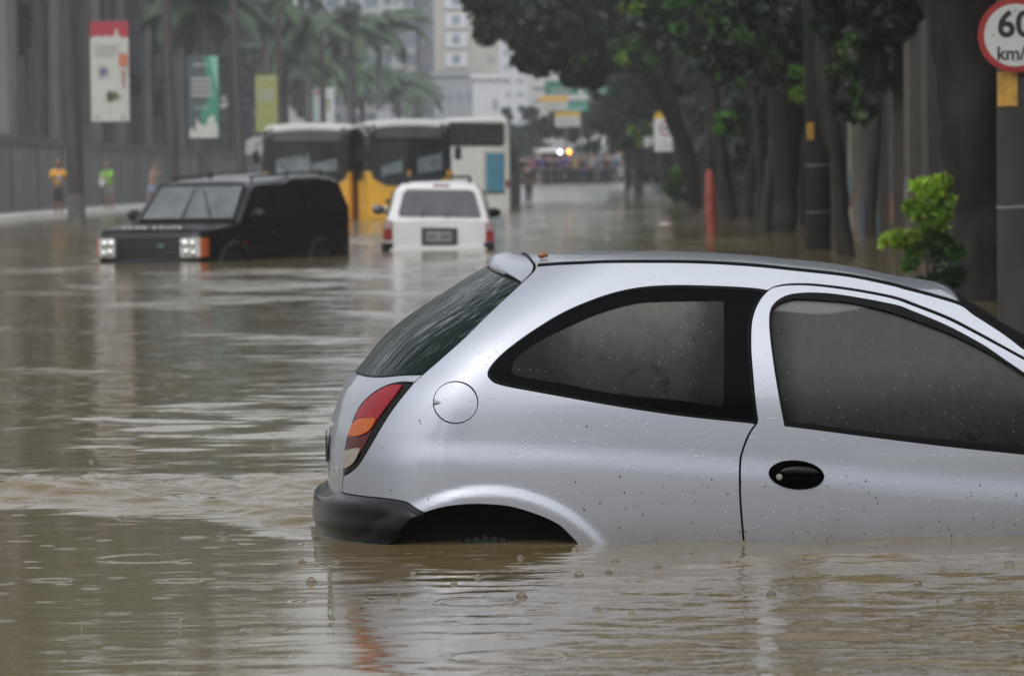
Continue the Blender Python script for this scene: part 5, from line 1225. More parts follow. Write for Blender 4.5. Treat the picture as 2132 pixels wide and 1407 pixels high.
# ---------------- city buses
YEL = M('yellow_bus_paint', (.62, .33, .02), .35, var=.12, vs=1.2, coat=.3); CREAM = M('cream_roof_paint', (.40, .40, .36), .4, var=.1, vs=1.5); BGL = M('bus_glass', (.014, .016, .018), .1, var=.5, vs=.9)
GREYREF = M('pale_painted_reflection', (.12, .15, .16), .15, var=.5, vs=1.5)
def bus(label, px0, px1, pyroof, pyw, yaw, screen_reflections):
    Y = gnd(.5 * (px0 + px1), pyw).y; c = at(.5 * (px0 + px1), pyw, Y); hw = (px1 - px0) / F * Y / 2; H = at(.5 * (px0 + px1), pyroof, Y).z
    t = empty('city_bus', (c.x, Y, 0), -PI / 2 + yaw, label, 'bus', 'yellow city buses stranded in the flood')
    def s(x, k, zt): return (x, [(hw * k * .98, -.6), (hw * k, 0.), (hw * k, .9), (hw * k * .985, 1.2)])
    def up(x, k, zt, z0=1.3): return (x, [(hw * k, z0), (hw * k * .99, zt - .35), (hw * k * .95, zt - .14), (hw * k * .85, zt - .04), (hw * .4, zt), (0, zt + .01)])
    lowx = [(.02, .88), (-.05, .95), (-.25, 1.0), (-6, 1.0), (-11, 1.0)]
    loft([(x, [(hw * k * .98, -.6), (hw * k, .0), (hw * k, 1.36), (hw * k * .97, 1.40), (0, 1.40)]) for x, k in lowx], 'body', YEL, t, bevel=.03)
    loft([up(-.02, .90, H - .24, 1.3), up(-.12, .955, H - .11, 1.3), up(-.35, .99, H - .04, 1.3), up(-1, 1, H - .03, 1.3), up(-11, 1, H - .03, 1.3)], 'window_band', BGL, t, bevel=.02)
    loft([(x, [(hw * k * .97, H - .16 - d), (hw * k * .95, H - .09 - d), (hw * k * .85, H - .01 - d), (hw * .4, H + .03 - d), (0, H + .04 - d)]) for x, k, d in ((-.06, .80, .17), (-.2, .92, .07), (-.5, 1.0, .015), (-1.2, 1.02, 0), (-10.9, 1.02, 0))], 'roof', CREAM, t, bevel=.02)
    # windscreen in two panes, dipping into the yellow front
    for sg in (-1, 1):
        pts = [(.05, sg * .04, .98), (.05, sg * .04, H - .62), (-.0, sg * hw * .86, H - .62), (-.0, sg * hw * .88, 1.36), (.0, sg * hw * .84, 1.18), (.03, sg * hw * .55, .98), (.05, sg * .04, .94)]
        plate('windscreen', pts, .02, BGL, t, n=(1, 0, 0), bevel=.01)
        for (y0, y1, z0, z1) in screen_reflections:
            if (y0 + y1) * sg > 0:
                plate('windscreen_reflection', [(.075, y0, z0), (.075, y1, z0 + .1), (.06, y1, z1), (.065, y0, z1 - .15)], .004, GREYREF, t, n=(1, 0, 0))  # pale plates painted in as reflections on the screens
        if sg < 0 or px0 > 700:
          m_ = MB(); m_.tube([(-.1, sg * hw * .95, H - .5), (.28, sg * (hw + .12), H - .62), (.30, sg * (hw + .14), H - .9)], .025, 6); m_.box((.30, sg * (hw + .14), H - 1.0), (.08, .2, .36)); m_.build('mirror', BLACKPL, t, bevel=.01)
        for zz, yy, rr in ((.32, .78, .10), (.32, .56, .08)):
            m_ = MB(); m_.sphere((.03, sg * hw * yy, zz), (.04, rr, rr), 14, 8); m_.build('headlight', HLM, t, smooth=True)
        for k in range(7):
            plate('side_window', [(-1.0 - k * 1.4, sg * (hw + .012), 1.15), (-2.25 - k * 1.4, sg * (hw + .012), 1.15), (-2.25 - k * 1.4, sg * (hw + .004), 2.2), (-1.0 - k * 1.4, sg * (hw + .004), 2.2)], .01, DGLASS, t, n=(0, sg, 0), bevel=.004)
        wheel(t, -2.6, sg * (hw - .16), -.1, .48, .28); wheel(t, -8.6, sg * (hw - .16), -.1, .48, .28)
    plate('destination_board', [(.07, -hw * .75, H - .54), (.07, hw * .75, H - .54), (.05, hw * .75, H - .24), (.05, -hw * .75, H - .24)], .02, M('board_grey', (.03, .032, .036), .3, var=.4, vs=2), t, n=(1, 0, 0), bevel=.01)
    m_ = MB(); m_.box((.05, 0, .10), (.16, hw * 1.9, .22)); m_.build('bumper', YEL, t, bevel=.04)
    m_ = MB(); m_.box((.03, 0, .52), (.03, hw * 1.1, .10)); m_.build('grille', BLACKPL, t, bevel=.01)
    return t, hw, H
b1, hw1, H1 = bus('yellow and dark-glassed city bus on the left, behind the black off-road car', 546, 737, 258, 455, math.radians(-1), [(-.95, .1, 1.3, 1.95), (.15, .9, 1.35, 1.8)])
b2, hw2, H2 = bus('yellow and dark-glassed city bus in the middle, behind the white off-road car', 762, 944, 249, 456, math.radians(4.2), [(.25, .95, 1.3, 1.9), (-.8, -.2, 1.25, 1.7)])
# ---------------- white and blue coach from behind
Yc = gnd(990, 437).y; cc = at(991, 437, Yc); CW = M('coach_white', (.60, .60, .56), .35, var=.06, vs=1); CB = M('coach_blue', (.05, .20, .30), .4, var=.15, vs=2)
co = empty('coach', (cc.x, Yc, 0), PI / 2, 'white coach with a blue rear panel seen from behind, right of the middle yellow bus', 'bus')
hwc = (1064 - 918) / F * Yc / 2; Hc = at(991, 246, Yc).z
loft([(x, [(hwc * k * .97, -.6), (hwc * k, 0), (hwc * k, 2.2), (hwc * k * .98, Hc - .35 - d), (hwc * k * .93, Hc - .1 - d), (hwc * k * .8, Hc - d), (0, Hc + .03 - d)]) for x, k, d in ((0, .95, .08), (.08, .99, .02), (.3, 1, 0), (11.5, 1, 0))], 'body', CW, co, bevel=.03)
def ctail(name, px, mat, th=.02, dx=.012, parent=None):
    return plate(name, [(-dx, -(at(x, y, Yc).x - cc.x), at(x, y, Yc).z) for x, y in px], th, mat, parent or co, n=(-1, 0, 0), bevel=.008)
rwc = ctail('rear_window', [(930, 255), (1047, 256), (1050, 262), (1050, 298), (1044, 305), (930, 304)], BGL)
pn = ctail('engine_panel', [(1012, 320), (1050, 320), (1050, 399), (1012, 399)], CB); ctail('panel_trim', [(1000, 307), (1050, 307), (1050, 316), (1009, 317), (1008, 399), (1000, 399)], CW, .03)
ctail('tail_light', [(1053, 375), (1061, 375), (1061, 390), (1053, 390)], REDL, .03)
ctail('tail_light', [(925, 375), (933, 375), (933, 390), (925, 390)], REDL, .03)
ctail('vent', [(1012, 400), (1050, 400), (1050, 403), (1012, 403)], BLACKPL)
for sg in (-1, 1):
    for k in range(7): plate('side_window', [(1 + k * 1.45, sg * (hwc + .01), 1.5), (2.35 + k * 1.45, sg * (hwc + .01), 1.5), (2.35 + k * 1.45, sg * (hwc + .004), 2.6), (1 + k * 1.45, sg * (hwc + .004), 2.6)], .01, DGLASS, co, n=(0, sg, 0))
    wheel(co, 2.8, sg * (hwc - .16), -.1, .5, .3); wheel(co, 8.8, sg * (hwc - .16), -.1, .5, .3)
# dark coach behind it
Yd = Yc + 16; cd_ = at(1027, 430, Yd)
dk = empty('dark_bus', (cd_.x, Yd, 0), PI / 2, 'dark bus mostly hidden behind the white and blue coach', 'bus')
loft([(x, [(1.05 * k, -.6), (1.1 * k, 0), (1.1 * k, 2.0), (1.05 * k, 2.5), (.9 * k, 2.72), (0, 2.75)]) for x, k in ((0, .96), (.1, 1), (10, 1))], 'body', M('dark_bus_paint', (.03, .03, .03), .4, var=.3), dk, bevel=.03)
plate('rear_window', [(-.015, -.9, 1.4), (-.015, .9, 1.4), (-.015, .85, 2.3), (-.015, -.85, 2.3)], .01, BGL, dk, n=(-1, 0, 0))
# ================================================================== street furniture, wall, buildings
CONC = M('dark_concrete', (.075, .07, .062), .8, var=.35, vs=1.4, bump=.006, bs=14); WALLM = M('mossy_wall_render', (.125, .13, .112), .85, var=.22, vs=.5, stretch=(1, 1, .5), bump=.004, bs=9); COPE = M('stained_coping', (.07, .068, .06), .85, var=.3, vs=.8)
KERB = M('pale_kerb_stone', (.75, .75, .73), .6, var=.2, vs=1.5); PAVE = M('wet_paving', (.16, .155, .145), .3, var=.25, vs=1.2)
def strip(name, x0, x1, z0, z1, y0, y1, mat, dxy=0.0):
    b = MB(); n = 14; rows = []
    for i in range(n + 1):
        y = y0 + (y1 - y0) * i / n; k = dxy * (y - y0)
        rows.append([(x0 + k, y, z0), (x0 + k, y, z1), (x1 + k, y, z1), (x1 + k, y, z0)])
    b.grid(rows, close=True); b.f += [(0, 1, 2, 3), tuple(n * 4 + q for q in (3, 2, 1, 0))]; b.m += [0, 0]
    return b.build(name, mat, None, bevel=0)
KX = -15.35
tag(strip('pavement', KX - 3.3, KX - .38, -.7, .17, 60, 420, PAVE), kind='structure')
tag(strip('kerb', KX - .38, KX, -.7, .20, 60, 420, KERB), kind='structure')
wl = empty('boundary_wall', (KX - 3.2, 100, 0), 0, 'long grey-green rendered wall with a darker coping behind the left pavement', 'wall')
for nm, x0, x1, z0, z1, m_ in (('wall_face', -.35, 0, -.2, 2.62, WALLM), ('coping', -.40, .06, 2.62, 2.98, COPE)):
    s_ = strip(nm, x0, x1, z0, z1, -40, 320, m_); s_.parent = wl
b = MB()
for k in range(40): b.box((.03, -38 + k * 9, 1.2), (.10, .5, 2.8))
b.build('pier', WALLM, wl)
# lamp posts on the left
LPm = M('brown_post', (.04, .034, .03), .6, var=.3, vs=2); LPb = M('post_base_grey', (.10, .095, .085), .75, var=.3, vs=2)
posts = [(160, 468, 35, -13), (364, 449, 23, -11), (505, 437, 19, -13), (588, 428, 14, -4), (676, 419, 12, -2), (738, 411, 9, 0)]
plabel = ['thick brown street post at far left beside the flower banner', 'brown street post rising behind the black car beside the green banner', 'brown street post left of the olive banner', 'thin brown street post right of the olive banner', 'thin hazy street post between the two small pale banners', 'faintest street post above the gap between the two yellow buses']
PG = 'brown lamp posts along the left kerb'; POST = []
for (px, py, wpx, lean), lb in zip(posts, plabel):
    g = gnd(px, py); s = F / g.y; t = empty('street_post', g, 0, lb, 'post', PG); r = wpx / s / 2
    tx = (lean + (py * math.tan(ROLL))) / s / 0 if False else 0
    # a slight lean of the post itself, as in the photo
    lx = lean / s / (py / s) * 9.0
    b = MB(); b.tube([(0, 0, -.65), (0, 0, .3), (0, 0, .85)], [r * 1.1, r * 1.08, r * 1.05], 18); b.build('base', LPb, t, smooth=True)
    b = MB(); b.tube([(0, 0, .85), (lx * .5, 0, 4.5), (lx, 0, 9.0)], [r, r * .93, r * .8], 18); b.build('shaft', LPm, t, smooth=True)
    b = MB(); b.tube([(lx, 0, 9.0), (lx + .6, 0, 9.4), (lx + 1.5, 0, 9.5)], [r * .4, .05, .04], 8); b.box((lx + 1.8, 0, 9.5), (.7, .28, .12)); b.build('lamp_arm', LPm, t, smooth=True)
    POST.append((t, g, r, lx))
# banners
def pmat(name, col, rough=.6, **k): return M(name, col, rough, var=.06, **k)
BW = pmat('banner_white', (.40, .41, .38)); BR = pmat('banner_red', (.30, .025, .04)); BP = pmat('print_purple', (.13, .12, .16)); BO = pmat('print_olive', (.07, .08, .035)); BOR = pmat('print_orange', (.42, .13, .06)); BGY = pmat('print_grey', (.27, .275, .26)); PKR = pmat('print_rose', (.30, .17, .17))
def banner(label, px0, px1, py0, py1, Y, base, build):
    """frame in banner coordinates: u 0..1 across, v 0..1 down; build(add) lays the printed shapes"""
    a = at(px0, py0, Y); c = at(px1, py1, Y); t = empty('banner', (a.x, Y, c.z), 0, label, 'banner', 'printed banners hung from the left posts')
    w_, h_ = c.x - a.x, a.z - c.z
    b = MB(); b.box((w_ / 2, 0, h_ / 2), (w_, .02, h_)); b.build('cloth', base, t, bevel=.003)
    for zr_ in (h_ + .01, -.01):
        b = MB(); b.tube([(-.12, .02, zr_), (w_ + .02, .02, zr_)], .018, 6); b.build('rod', LPm, t, smooth=True)
    cnt = [0]
    def add(name, polys, mat):
        cnt[0] += 1; m_ = MB(); yy = -.0105 - .003 * cnt[0]
        for pl in polys: m_.prism([(u * w_, (1 - v) * h_) for u, v in pl], yy - .0025, yy)
        return m_.build(name, mat, t)
    build(add); return t
def rect(u0, v0, u1, v1): return [(u0, v0), (u1, v0), (u1, v1), (u0, v1)]
def star(cu, cv, ru, rv, n, seed, inner=.35):
    g = random.Random(seed); out = []
    for i in range(n * 2):
        t = PI * i / n; k = (1 if i % 2 == 0 else inner) * g.uniform(.75, 1.1); out.append((cu + ru * k * math.cos(t), cv + rv * k * math.sin(t)))
    return out
def ban1(add):
    add('red_header', [[(0, 0), (1, 0), (1, .165), (.93, .15), (.86, .17), (.80, .15), (.74, .13), (.70, .07), (.66, .07), (.64, .14), (.5, .15), (.4, .135), (.3, .155), (.2, .135), (.1, .15), (0, .16)]], BR)
    add('text_lines', [rect(.12, .235 + k * .033, (.80, .72, .86, .62)[k], .25 + k * .033) for k in range(4)], BGY)
    add('purple_flower', [star(.33, .50, .23, .095, 9, 1)], BP); add('olive_plant', [star(.60, .745, .22, .08, 6, 2, .4), rect(.42, .70, .52, .80)], BO)
    add('orange_picture', [rect(.74, .325, .97, .45)], BOR); add('rose_strip', [star(.86, .52, .12, .09, 6, 3), rect(.82, .56, .9, .66)], PKR)
    add('footer_marks', [rect(.12, .94, .2, .965), rect(.78, .935, .88, .965), rect(.45, .9, .5, .92)], BGY)
banner('cream banner with red top, purple flower and olive plant, beside the thickest left post', 187, 270, 46, 253, 106, BW, ban1)
TEAL = pmat('banner_teal', (.035, .20, .13)); DTE = pmat('banner_slate', (.05, .07, .075)); LTE = pmat('banner_mint', (.16, .36, .27))
def ban2(add):
    add('slate_field', [[(0, 0), (.55, 0), (.62, .25), (.72, .4), (.66, .55), (.45, .62), (.42, .75), (.5, 1), (0, 1)]], DTE)
    add('mint_edge', [[(.72, 0), (1, 0), (1, .45), (.9, .3), (.8, .15)]], LTE)
    add('lettering_print', [rect(.14, .26 + k * .065, (.78, .82, .8, .84)[k], .30 + k * .065) for k in range(4)] + [rect(.2, .09, .7, .115), rect(.2, .62, .75, .635)], BGY)
    add('skyline', [[(.05, 1), (.05, .92), (.13, .86), (.2, .92), (.25, .93), (.27, .78), (.33, .76), (.37, .84), (.45, .82), (.5, .86), (.6, .84), (.65, .76), (.72, .74), (.8, .72), (.86, .74), (.9, .82), (.97, .84), (.97, 1)]], BW)
banner('dark slate and green banner with pale lettering and a white skyline, on the second post', 389, 456, 118, 287, 136, TEAL, ban2)
OLB = pmat('banner_olive', (.22, .23, .07))
banner('plain olive banner with two pale marks, between two brown posts', 531, 579, 157, 275, 172, OLB, lambda add: (add('marks', [star(.3, .07, .12, .035, 8, 5, .7), star(.72, .07, .12, .035, 8, 6, .7)], BGY), add('text_lines', [rect(.1, .27, .85, .31), rect(.3, .34, .85, .38), rect(.1, .41, .85, .45)], BGY)))
banner('narrow mint and rose banner half hidden by a thin post', 651, 671, 184, 254, 245, pmat('banner_pale_mint', (.30, .42, .40)), lambda add: (add('rose_top', [rect(.1, .02, .95, .22)], PKR), add('white_wave', [[(.4, .25), (.95, .2), (.95, 1), (.6, 1)]], BW)))
banner('narrow white banner just right of a thin post', 678, 697, 183, 258, 245, pmat('banner_chalk', (.5, .52, .5)), lambda add: add('olive_patch', [rect(.1, .3, .45, .65)], OLB))
banner('small blank white banner above the two yellow buses', 784, 816, 228, 252, 300, pmat('banner_blank', (.42, .44, .46)), lambda add: add('edge_line', [rect(.05, .08, .95, .12)], BGY))
# ---- speed limit sign on the near right pole
SW = M('sign_white', (.55, .56, .55), .4, var=.05, vs=3); SR = M('sign_red', (.30, .022, .018), .45, var=.12, vs=5); SB = M('sign_black', (.012, .012, .014), .5); SY = M('worn_yellow_paint', (.40, .22, .03), .6, var=.35, vs=14)
PCON = M('weathered_pole', (.03, .027, .024), .75, var=.4, vs=2.2, bump=.006, bs=22, stretch=(1, 1, .4))
Yp = 30; pc = at(2136, 400, Yp); r = 60 / F * Yp
pole = empty('concrete_pole', (pc.x, Yp, 0), 0, 'weathered grey concrete pole at the right edge carrying the round 60 sign', 'pole')
b = MB(); b.tube([(0, 0, -.7), (0, 0, 1.0), (0, 0, 8)], [r * 1.05, r, r * .85], 28); b.build('shaft', PCON, pole, smooth=True)
b = MB(); zz = at(2100, 433, Yp).z
for k, dz in enumerate((0, .012)): b.tube([(r * 1.01 * math.cos(t), r * 1.01 * math.sin(t), zz + dz + .004 * math.sin(3 * t)) for t in np.linspace(0, 2 * PI, 40)], .004, 5)
b.build('wire_band', M('wire', (.28, .27, .25), .5, metal=.4), pole, smooth=True)
z0, z1 = at(2090, 222, Yp).z, at(2090, 150, Yp).z
b = MB(); rows = []
for z in (z0, z0 + .03, (z0 + z1) / 2, z1): rows.append([((r + .004) * math.cos(t), (r + .004) * math.sin(t), z) for t in np.linspace(-PI * .92, -PI * .62, 14)])
b.grid(rows); b.build('yellow_patch', SY, pole, smooth=True)
sgn = empty('speed_limit_sign', tuple(at(2106, 76, Yp) + Vector((0, -r - .03, 0))), 0, 'round red-rimmed speed limit sign reading 60 km/h, cut by the right edge', 'sign')
rs = 78 / F * (Yp - r)
b = MB(); b.cyl((0, .006, 0), (0, 0, 0), rs, rs, 64); b.build('rim', SR, sgn, bevel=.002)
b = MB(); b.cyl((0, -.001, 0), (0, -.004, 0), rs * .83, rs * .83, 64); b.build('face', SW, sgn)
b = MB(); b.box((0, .02, 0), (.05, .03, rs * 1.6)); b.build('bracket', CHROME, sgn)
text_mesh('numerals', '60', rs * .98, SB, sgn, frame((.0, -.006, rs * .26), (1, 0, 0), (0, 0, 1)), .001, .006)
text_mesh('unit', 'km/h', rs * .50, SB, sgn, frame((-.0, -.006, -rs * .50), (1, 0, 0), (0, 0, 1)), .001, .003)
b = MB()
for q in ((0, rs * .66), (0, -rs * .68), (-rs * .6, 0)): b.sphere((q[0], -.006, q[1]), .006, 8, 6)
b.build('bolt', M('rusty_bolt', (.3, .13, .04), .6), sgn, smooth=True)
# ---- tall pole between the trees
g = gnd(1704, 519); s = F / g.y; rp = 50 / s / 2
p2 = empty('concrete_pole', g, 0, 'tall dark concrete pole with a small yellow plate among the right-hand trees', 'pole')
b = MB(); b.tube([(0, 0, -.7), (0, 0, 2), (-.06, 0, 9)], [rp * 1.08, rp, rp * .85], 24); b.build('shaft', M('dark_pole', (.014, .013, .012), .75, var=.3, vs=2, spec=.2), p2, smooth=True)
c = at(1685, 274, g.y) - g; b = MB(); b.box((c.x, -rp - .01, c.z), (.11, .02, .27)); b.build('yellow_plate', SY, p2, bevel=.004)
b = MB()
for py in (344, 441):
    zz = (at(1700, py, g.y) - g).z; b.tube([(rp * 1.02 * math.cos(t), rp * 1.02 * math.sin(t), zz + .01 * math.cos(t)) for t in np.linspace(0, 2 * PI, 30)], .008, 5)
b.build('wire_band', bpy.data.materials['wire'], p2, smooth=True)
# ---- red-orange post
g = gnd(1482, 479); s = F / g.y
rp_ = empty('red_post', g, 0, 'leaning faded red post standing in the water beside the leaning tree', 'post')
RP = M('faded_red_paint', (.30, .055, .035), .6, var=.25, vs=4); b = MB()
b.tube([(0, 0, -.6), (0, 0, 0), (-.02, 0, .65), (-.03, 0, 1.15), (-.04, 0, 1.30)], [.125, .12, .125, .10, .05], 16); b.build('post_body', RP, rp_, smooth=True)
b = MB(); b.tube([(-.02, 0, .62), (-.02, 0, .68)], .128, 16); b.build('ring', M('dark_red_band', (.18, .04, .03), .6), rp_, smooth=True)
# ---- far speed sign panels on the verge
def far_sign(label, px0, px1, py0, py1, Y, big=True):
    a = at(px0, py0, Y); c = at(px1, py1, Y); w_, h_ = c.x - a.x, a.z - c.z
    t = empty('road_sign', (a.x, Y, 0), 0, label, 'sign', 'speed signs on the right verge'); z0 = c.z
    b = MB(); b.prism([(0, z0), (w_, z0), (w_, z0 + h_ * .78), (w_ * .84, z0 + h_ * .9), (w_ * .8, z0 + h_), (0, z0 + h_)], 0, .03); b.build('panel', SW, t)
    b = MB(); b.prism([(0, z0 + h_ * .83), (w_ * .82, z0 + h_ * .83), (w_ * .8, z0 + h_), (0, z0 + h_)], -.012, -.002); b.build('yellow_header', M('sign_yellow', (.55, .34, .02), .5, var=.08) if 'sign_yellow' not in bpy.data.materials else bpy.data.materials['sign_yellow'], t)
    cx_2, cz_2, rr = w_ * .5, z0 + h_ * .58, w_ * .33
    b = MB(); rows = [[(cx_2 + k * math.cos(q), -.008, cz_2 + k * math.sin(q)) for q in np.linspace(0, 2 * PI, 40, endpoint=False)] for k in (rr, rr * .74)]
    b.grid(rows, close=True); b.build('red_ring', SR, t)
    text_mesh('numerals', '60', rr * 1.0, SB, t, frame((cx_2, -.01, cz_2), (1, 0, 0), (0, 0, 1)), .002, .01)
    b = MB()
    for k in range(3): b.box((w_ * .5, -.006, z0 + h_ * (.24 - k * .08)), (w_ * .7, .006, h_ * .025))
    b.build('text_lines', BGY, t)
    b = MB(); b.tube([(w_ * .3, .2, -.7), (w_ * .3, .2, z0 + h_ * .9)], .13 if big else .08, 12); b.build('pole', BARK, t, smooth=True)
far_sign('white panel with yellow top and red-ringed 60 on a dark pole by the verge', 1362, 1411, 234, 315, 228)
far_sign('smaller white panel with a yellow top just left of and behind the verge speed sign', 1341, 1361, 254, 308, 262, False)
g = at(1296, 305, 290); t = empty('yellow_sign', (g.x, 290, 0), 0, 'small yellow square sign left of the verge speed signs', 'sign')
b = MB(); b.box((0, 0, g.z), (.7, .03, 1.0)); b.build('panel', SY, t, bevel=.01); b = MB(); b.cyl((0, .05, 0), (0, .05, g.z + .3), .05); b.build('pole', LPm, t)
g = at(1262, 297, 285); t = empty('round_sign', (g.x, 285, 0), 0, 'small round white sign on a thin pole above the crowd', 'sign')
b = MB(); b.cyl((0, 0, g.z), (0, .03, g.z), .32, .32, 24); b.build('disc', M('disc_white', (.7, .7, .7), .5), t); b = MB(); b.cyl((0, .06, 0), (0, .06, g.z + .2), .04); b.build('pole', LPm, t)
# ---- overhead direction signs
GRN = pmat('sign_green', (.02, .13, .09)); TL = pmat('sign_teal', (.03, .22, .16)); YLS = pmat('sign_amber', (.55, .33, .03)); WHS = pmat('sign_pale', (.42, .42, .38))
Yg = 300
gan = empty('sign_gantry', (at(1330, 300, Yg).x, Yg, 0), 0, 'grey overhead gantry crossing the avenue with green direction signs', 'gantry')
x1_ = at(1330, 300, Yg).x; xl = at(1110, 300, Yg).x - x1_; zt_ = at(1200, 184, Yg).z
b = MB(); b.tube([(0, 0, 0), (0, 0, zt_ + .3)], [.16, .12], 12); b.tube([(0, 0, zt_), (xl, 0, zt_)], .09, 8); b.tube([(0, 0, zt_ - .9), (xl, 0, zt_ - .9)], .07, 8); b.build('mast', M('gantry_grey', (.12, .13, .13), .6), gan, smooth=True)
def osign(label, px0, px1, py0, py1, Y, base, head=None, frac=.35, legs=True):
    a = at(px0, py0, Y); c = at(px1, py1, Y); w_, h_ = c.x - a.x, a.z - c.z
    t = empty('overhead_sign', (a.x, Y, c.z), 0, label, 'sign', 'overhead direction signs'); b = MB(); b.box((w_ / 2, 0, h_ / 2), (w_, .05, h_)); b.build('panel', base, t, bevel=.01)
    if head: b = MB(); b.box((w_ / 2, -.033, h_ * (1 - frac / 2)), (w_, .012, h_ * frac)); b.build('header', head, t)
    b = MB()
    for k in range(2): b.box((w_ * (.45 + .05 * k), -.03, h_ * (.18 + .22 * k)), (w_ * .6, .006, h_ * .07))
    b.build('text_lines', WHS if base not in (WHS,) else BGY, t)
    return t
osign('long dark green overhead sign at the top left of the sign cluster', 1134, 1205, 169, 197, Yg - .2, GRN); osign('pale-worn green overhead sign at the right end of the cluster', 1215, 1274, 176, 196, Yg - .2, GRN)
osign('teal overhead sign below the long green one', 1180, 1225, 213, 232, Yg - .3, TL); osign('white overhead sign with an amber top, upper left of the pair', 1122, 1183, 201, 231, Yg - 8, WHS, YLS, .35)
osign('white overhead sign with an amber top, lower of the pair', 1155, 1208, 234, 264, Yg - 20, WHS, YLS, .28)
for px, Y, py in ((1150, Yg - 8, 215), (1181, Yg - 20, 250)):
    p = at(px, py, Y); t = empty('sign_mast', (p.x + .9, Y, 0), 0, 'thin grey mast holding up the %s amber-topped sign' % ('upper' if Y > Yg - 10 else 'lower'), 'post')
    b = MB(); b.tube([(0, .1, 0), (0, .1, p.z + .4), (-1.2, .1, p.z + .4)], [.08, .07, .05], 10); b.build('mast', bpy.data.materials['gantry_grey'], t, smooth=True)
# ---- ribbed wall on the right behind the trees
rwl = empty('ribbed_wall', (6.9, 60, 0), 0, 'dark building wall with tall beige concrete ribs and graffiti behind the right-hand trees', 'building')
RIB = M('shaded_beige_rib', (.065, .056, .044), .8, var=.35, vs=1.6, stretch=(1, 1, .3)); RIB3 = M('cream_rib', (.33, .31, .25), .8, var=.2, vs=1.6); RIB2 = M('shadowed_rib', (.045, .04, .033), .8, var=.35, vs=1.6, stretch=(1, 1, .3)); RWL = M('dark_recess', (.02, .017, .014), .85, var=.3, vs=1)  # rib tones carry painted shade; only the cream one stays bright
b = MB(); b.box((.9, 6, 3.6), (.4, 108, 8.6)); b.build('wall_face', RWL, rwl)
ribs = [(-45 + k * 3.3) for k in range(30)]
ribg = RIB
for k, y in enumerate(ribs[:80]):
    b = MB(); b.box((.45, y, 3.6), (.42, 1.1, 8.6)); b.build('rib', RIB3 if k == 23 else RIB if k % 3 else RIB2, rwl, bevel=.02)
gcol = [pmat('paint_aqua', (.09, .19, .20)), pmat('paint_plum', (.10, .04, .08)), pmat('paint_blue', (.05, .07, .18)), pmat('paint_rose', (.20, .10, .11)), pmat('paint_red', (.15, .03, .025)), pmat('paint_orange', (.25, .08, .025)), pmat('paint_lilac', (.17, .165, .21))]
random.seed(12)
for k, y in enumerate(ribs):
    for q in range(1 + (k % 2)):
        z0 = random.uniform(-.1, .5) + q * .5; z1 = z0 + random.uniform(.3, .75); w0 = random.uniform(.2, .5)
        yc_ = y + random.uniform(-.25, .25); n_ = 12
        b = MB(); pl = [(yc_ + w0 * math.cos(t) * random.uniform(.7, 1.1), (z0 + z1) / 2 + (z1 - z0) / 2 * math.sin(t) * random.uniform(.8, 1.15)) for t in np.linspace(0, 2 * PI, n_, endpoint=False)]
        pl = [(min(max(a_, y - .54), y + .54), c_) for a_, c_ in pl]
        x_ = .234 - .004 * q; vs = [(x_, a_, c_) for a_, c_ in pl] + [(x_ - .003, a_, c_) for a_, c_ in pl]
        b.add(vs, [tuple(range(n_)), tuple(reversed(range(n_, 2 * n_)))] + [(i, (i + 1) % n_, (i + 1) % n_ + n_, i + n_) for i in range(n_)]); b.build('graffiti', gcol[(k * 2 + q * 3) % 7], rwl)
# ---- buildings at the end of the avenue
def bldg(label, px0, px1, py_top, Y, depth, wall, name='tower_block'):
    a = at(px0, 300, Y).x; c = at(px1, 300, Y).x; H = at(px0, py_top, Y).z
    t = empty(name, ((a + c) / 2, Y, 0), 0, label, 'building'); w_ = c - a
    b = MB(); b.box((0, depth / 2, H / 2), (w_, depth, H)); b.build('wall', wall, t)
    b = MB(); b.box((0, depth / 2, H + .3), (w_ + .5, depth + .5, .6)); b.build('roof', wall, t)
    return t, w_, H
TW = M('tower_white', (.50, .51, .53), .8, var=.06, vs=.1); TG = M('hazed_tower_grey', (.30, .32, .34), .8, var=.1, vs=.1); TB = M('tower_beige', (.42, .40, .35), .8, var=.06, vs=.1); WB = M('hazed_window_blue', (.20, .24, .30), .2, var=.3, vs=.2); WFR = M('balcony_white', (.58, .59, .60), .7)  # distance haze put into these colours: paler walls, low-contrast windows
t, w_, H = bldg('white tower with blue window bands and cross-shaped balconies, left of the dark slab', 640, 868, -520, 520, 16, TW)
s = F / 520
for k in range(26):
    z = 3 + k * 2.35
    for x in np.arange(-w_ / 2 + 1.0, w_ / 2 - .5, 2.3):
        if k * 6 < 96:
            f = MB(); f.box((x, -.02, z + .6), (1.5, .1, 1.3)); fo = f.build('window', WB, t)
    if k < 22:
        f = MB(); f.box((w_ / 2 - 2.6, -.5, z - .25), (2.6, 1.0, .5)); f.box((w_ / 2 - 2.6, -.35, z + .8), (.35, .6, 1.8)); f.build('balcony', WFR, t)
t, w_, H = bldg('dark grey slab tower between the white tower and the beige one', 872, 906, -500, 522, 16, TG)
for k in range(20): f = MB(); f.box((0, -.02, 4 + k * 2.6), (w_ * .7, .08, .9)); f.build('window', WB, t)
t, w_, H = bldg('beige tower with a column of white-framed windows', 907, 1040, -300, 500, 18, TB)
for k in range(14):
    z = 10.2 + k * 2.25; x = at(950, 100, 500).x - t.location.x
    f = MB(); f.box((x, -.12, z), (2.5, .24, 1.7)); fo = f.build('window', WFR, t); f = MB(); f.box((x, -.26, z + .1), (.9, .06, 1.0)); f.build('pane', WB, fo)
    f = MB(); f.box((x + 4.0, -.02, z), (.7, .08, .9)); f.build('window', TG, t)
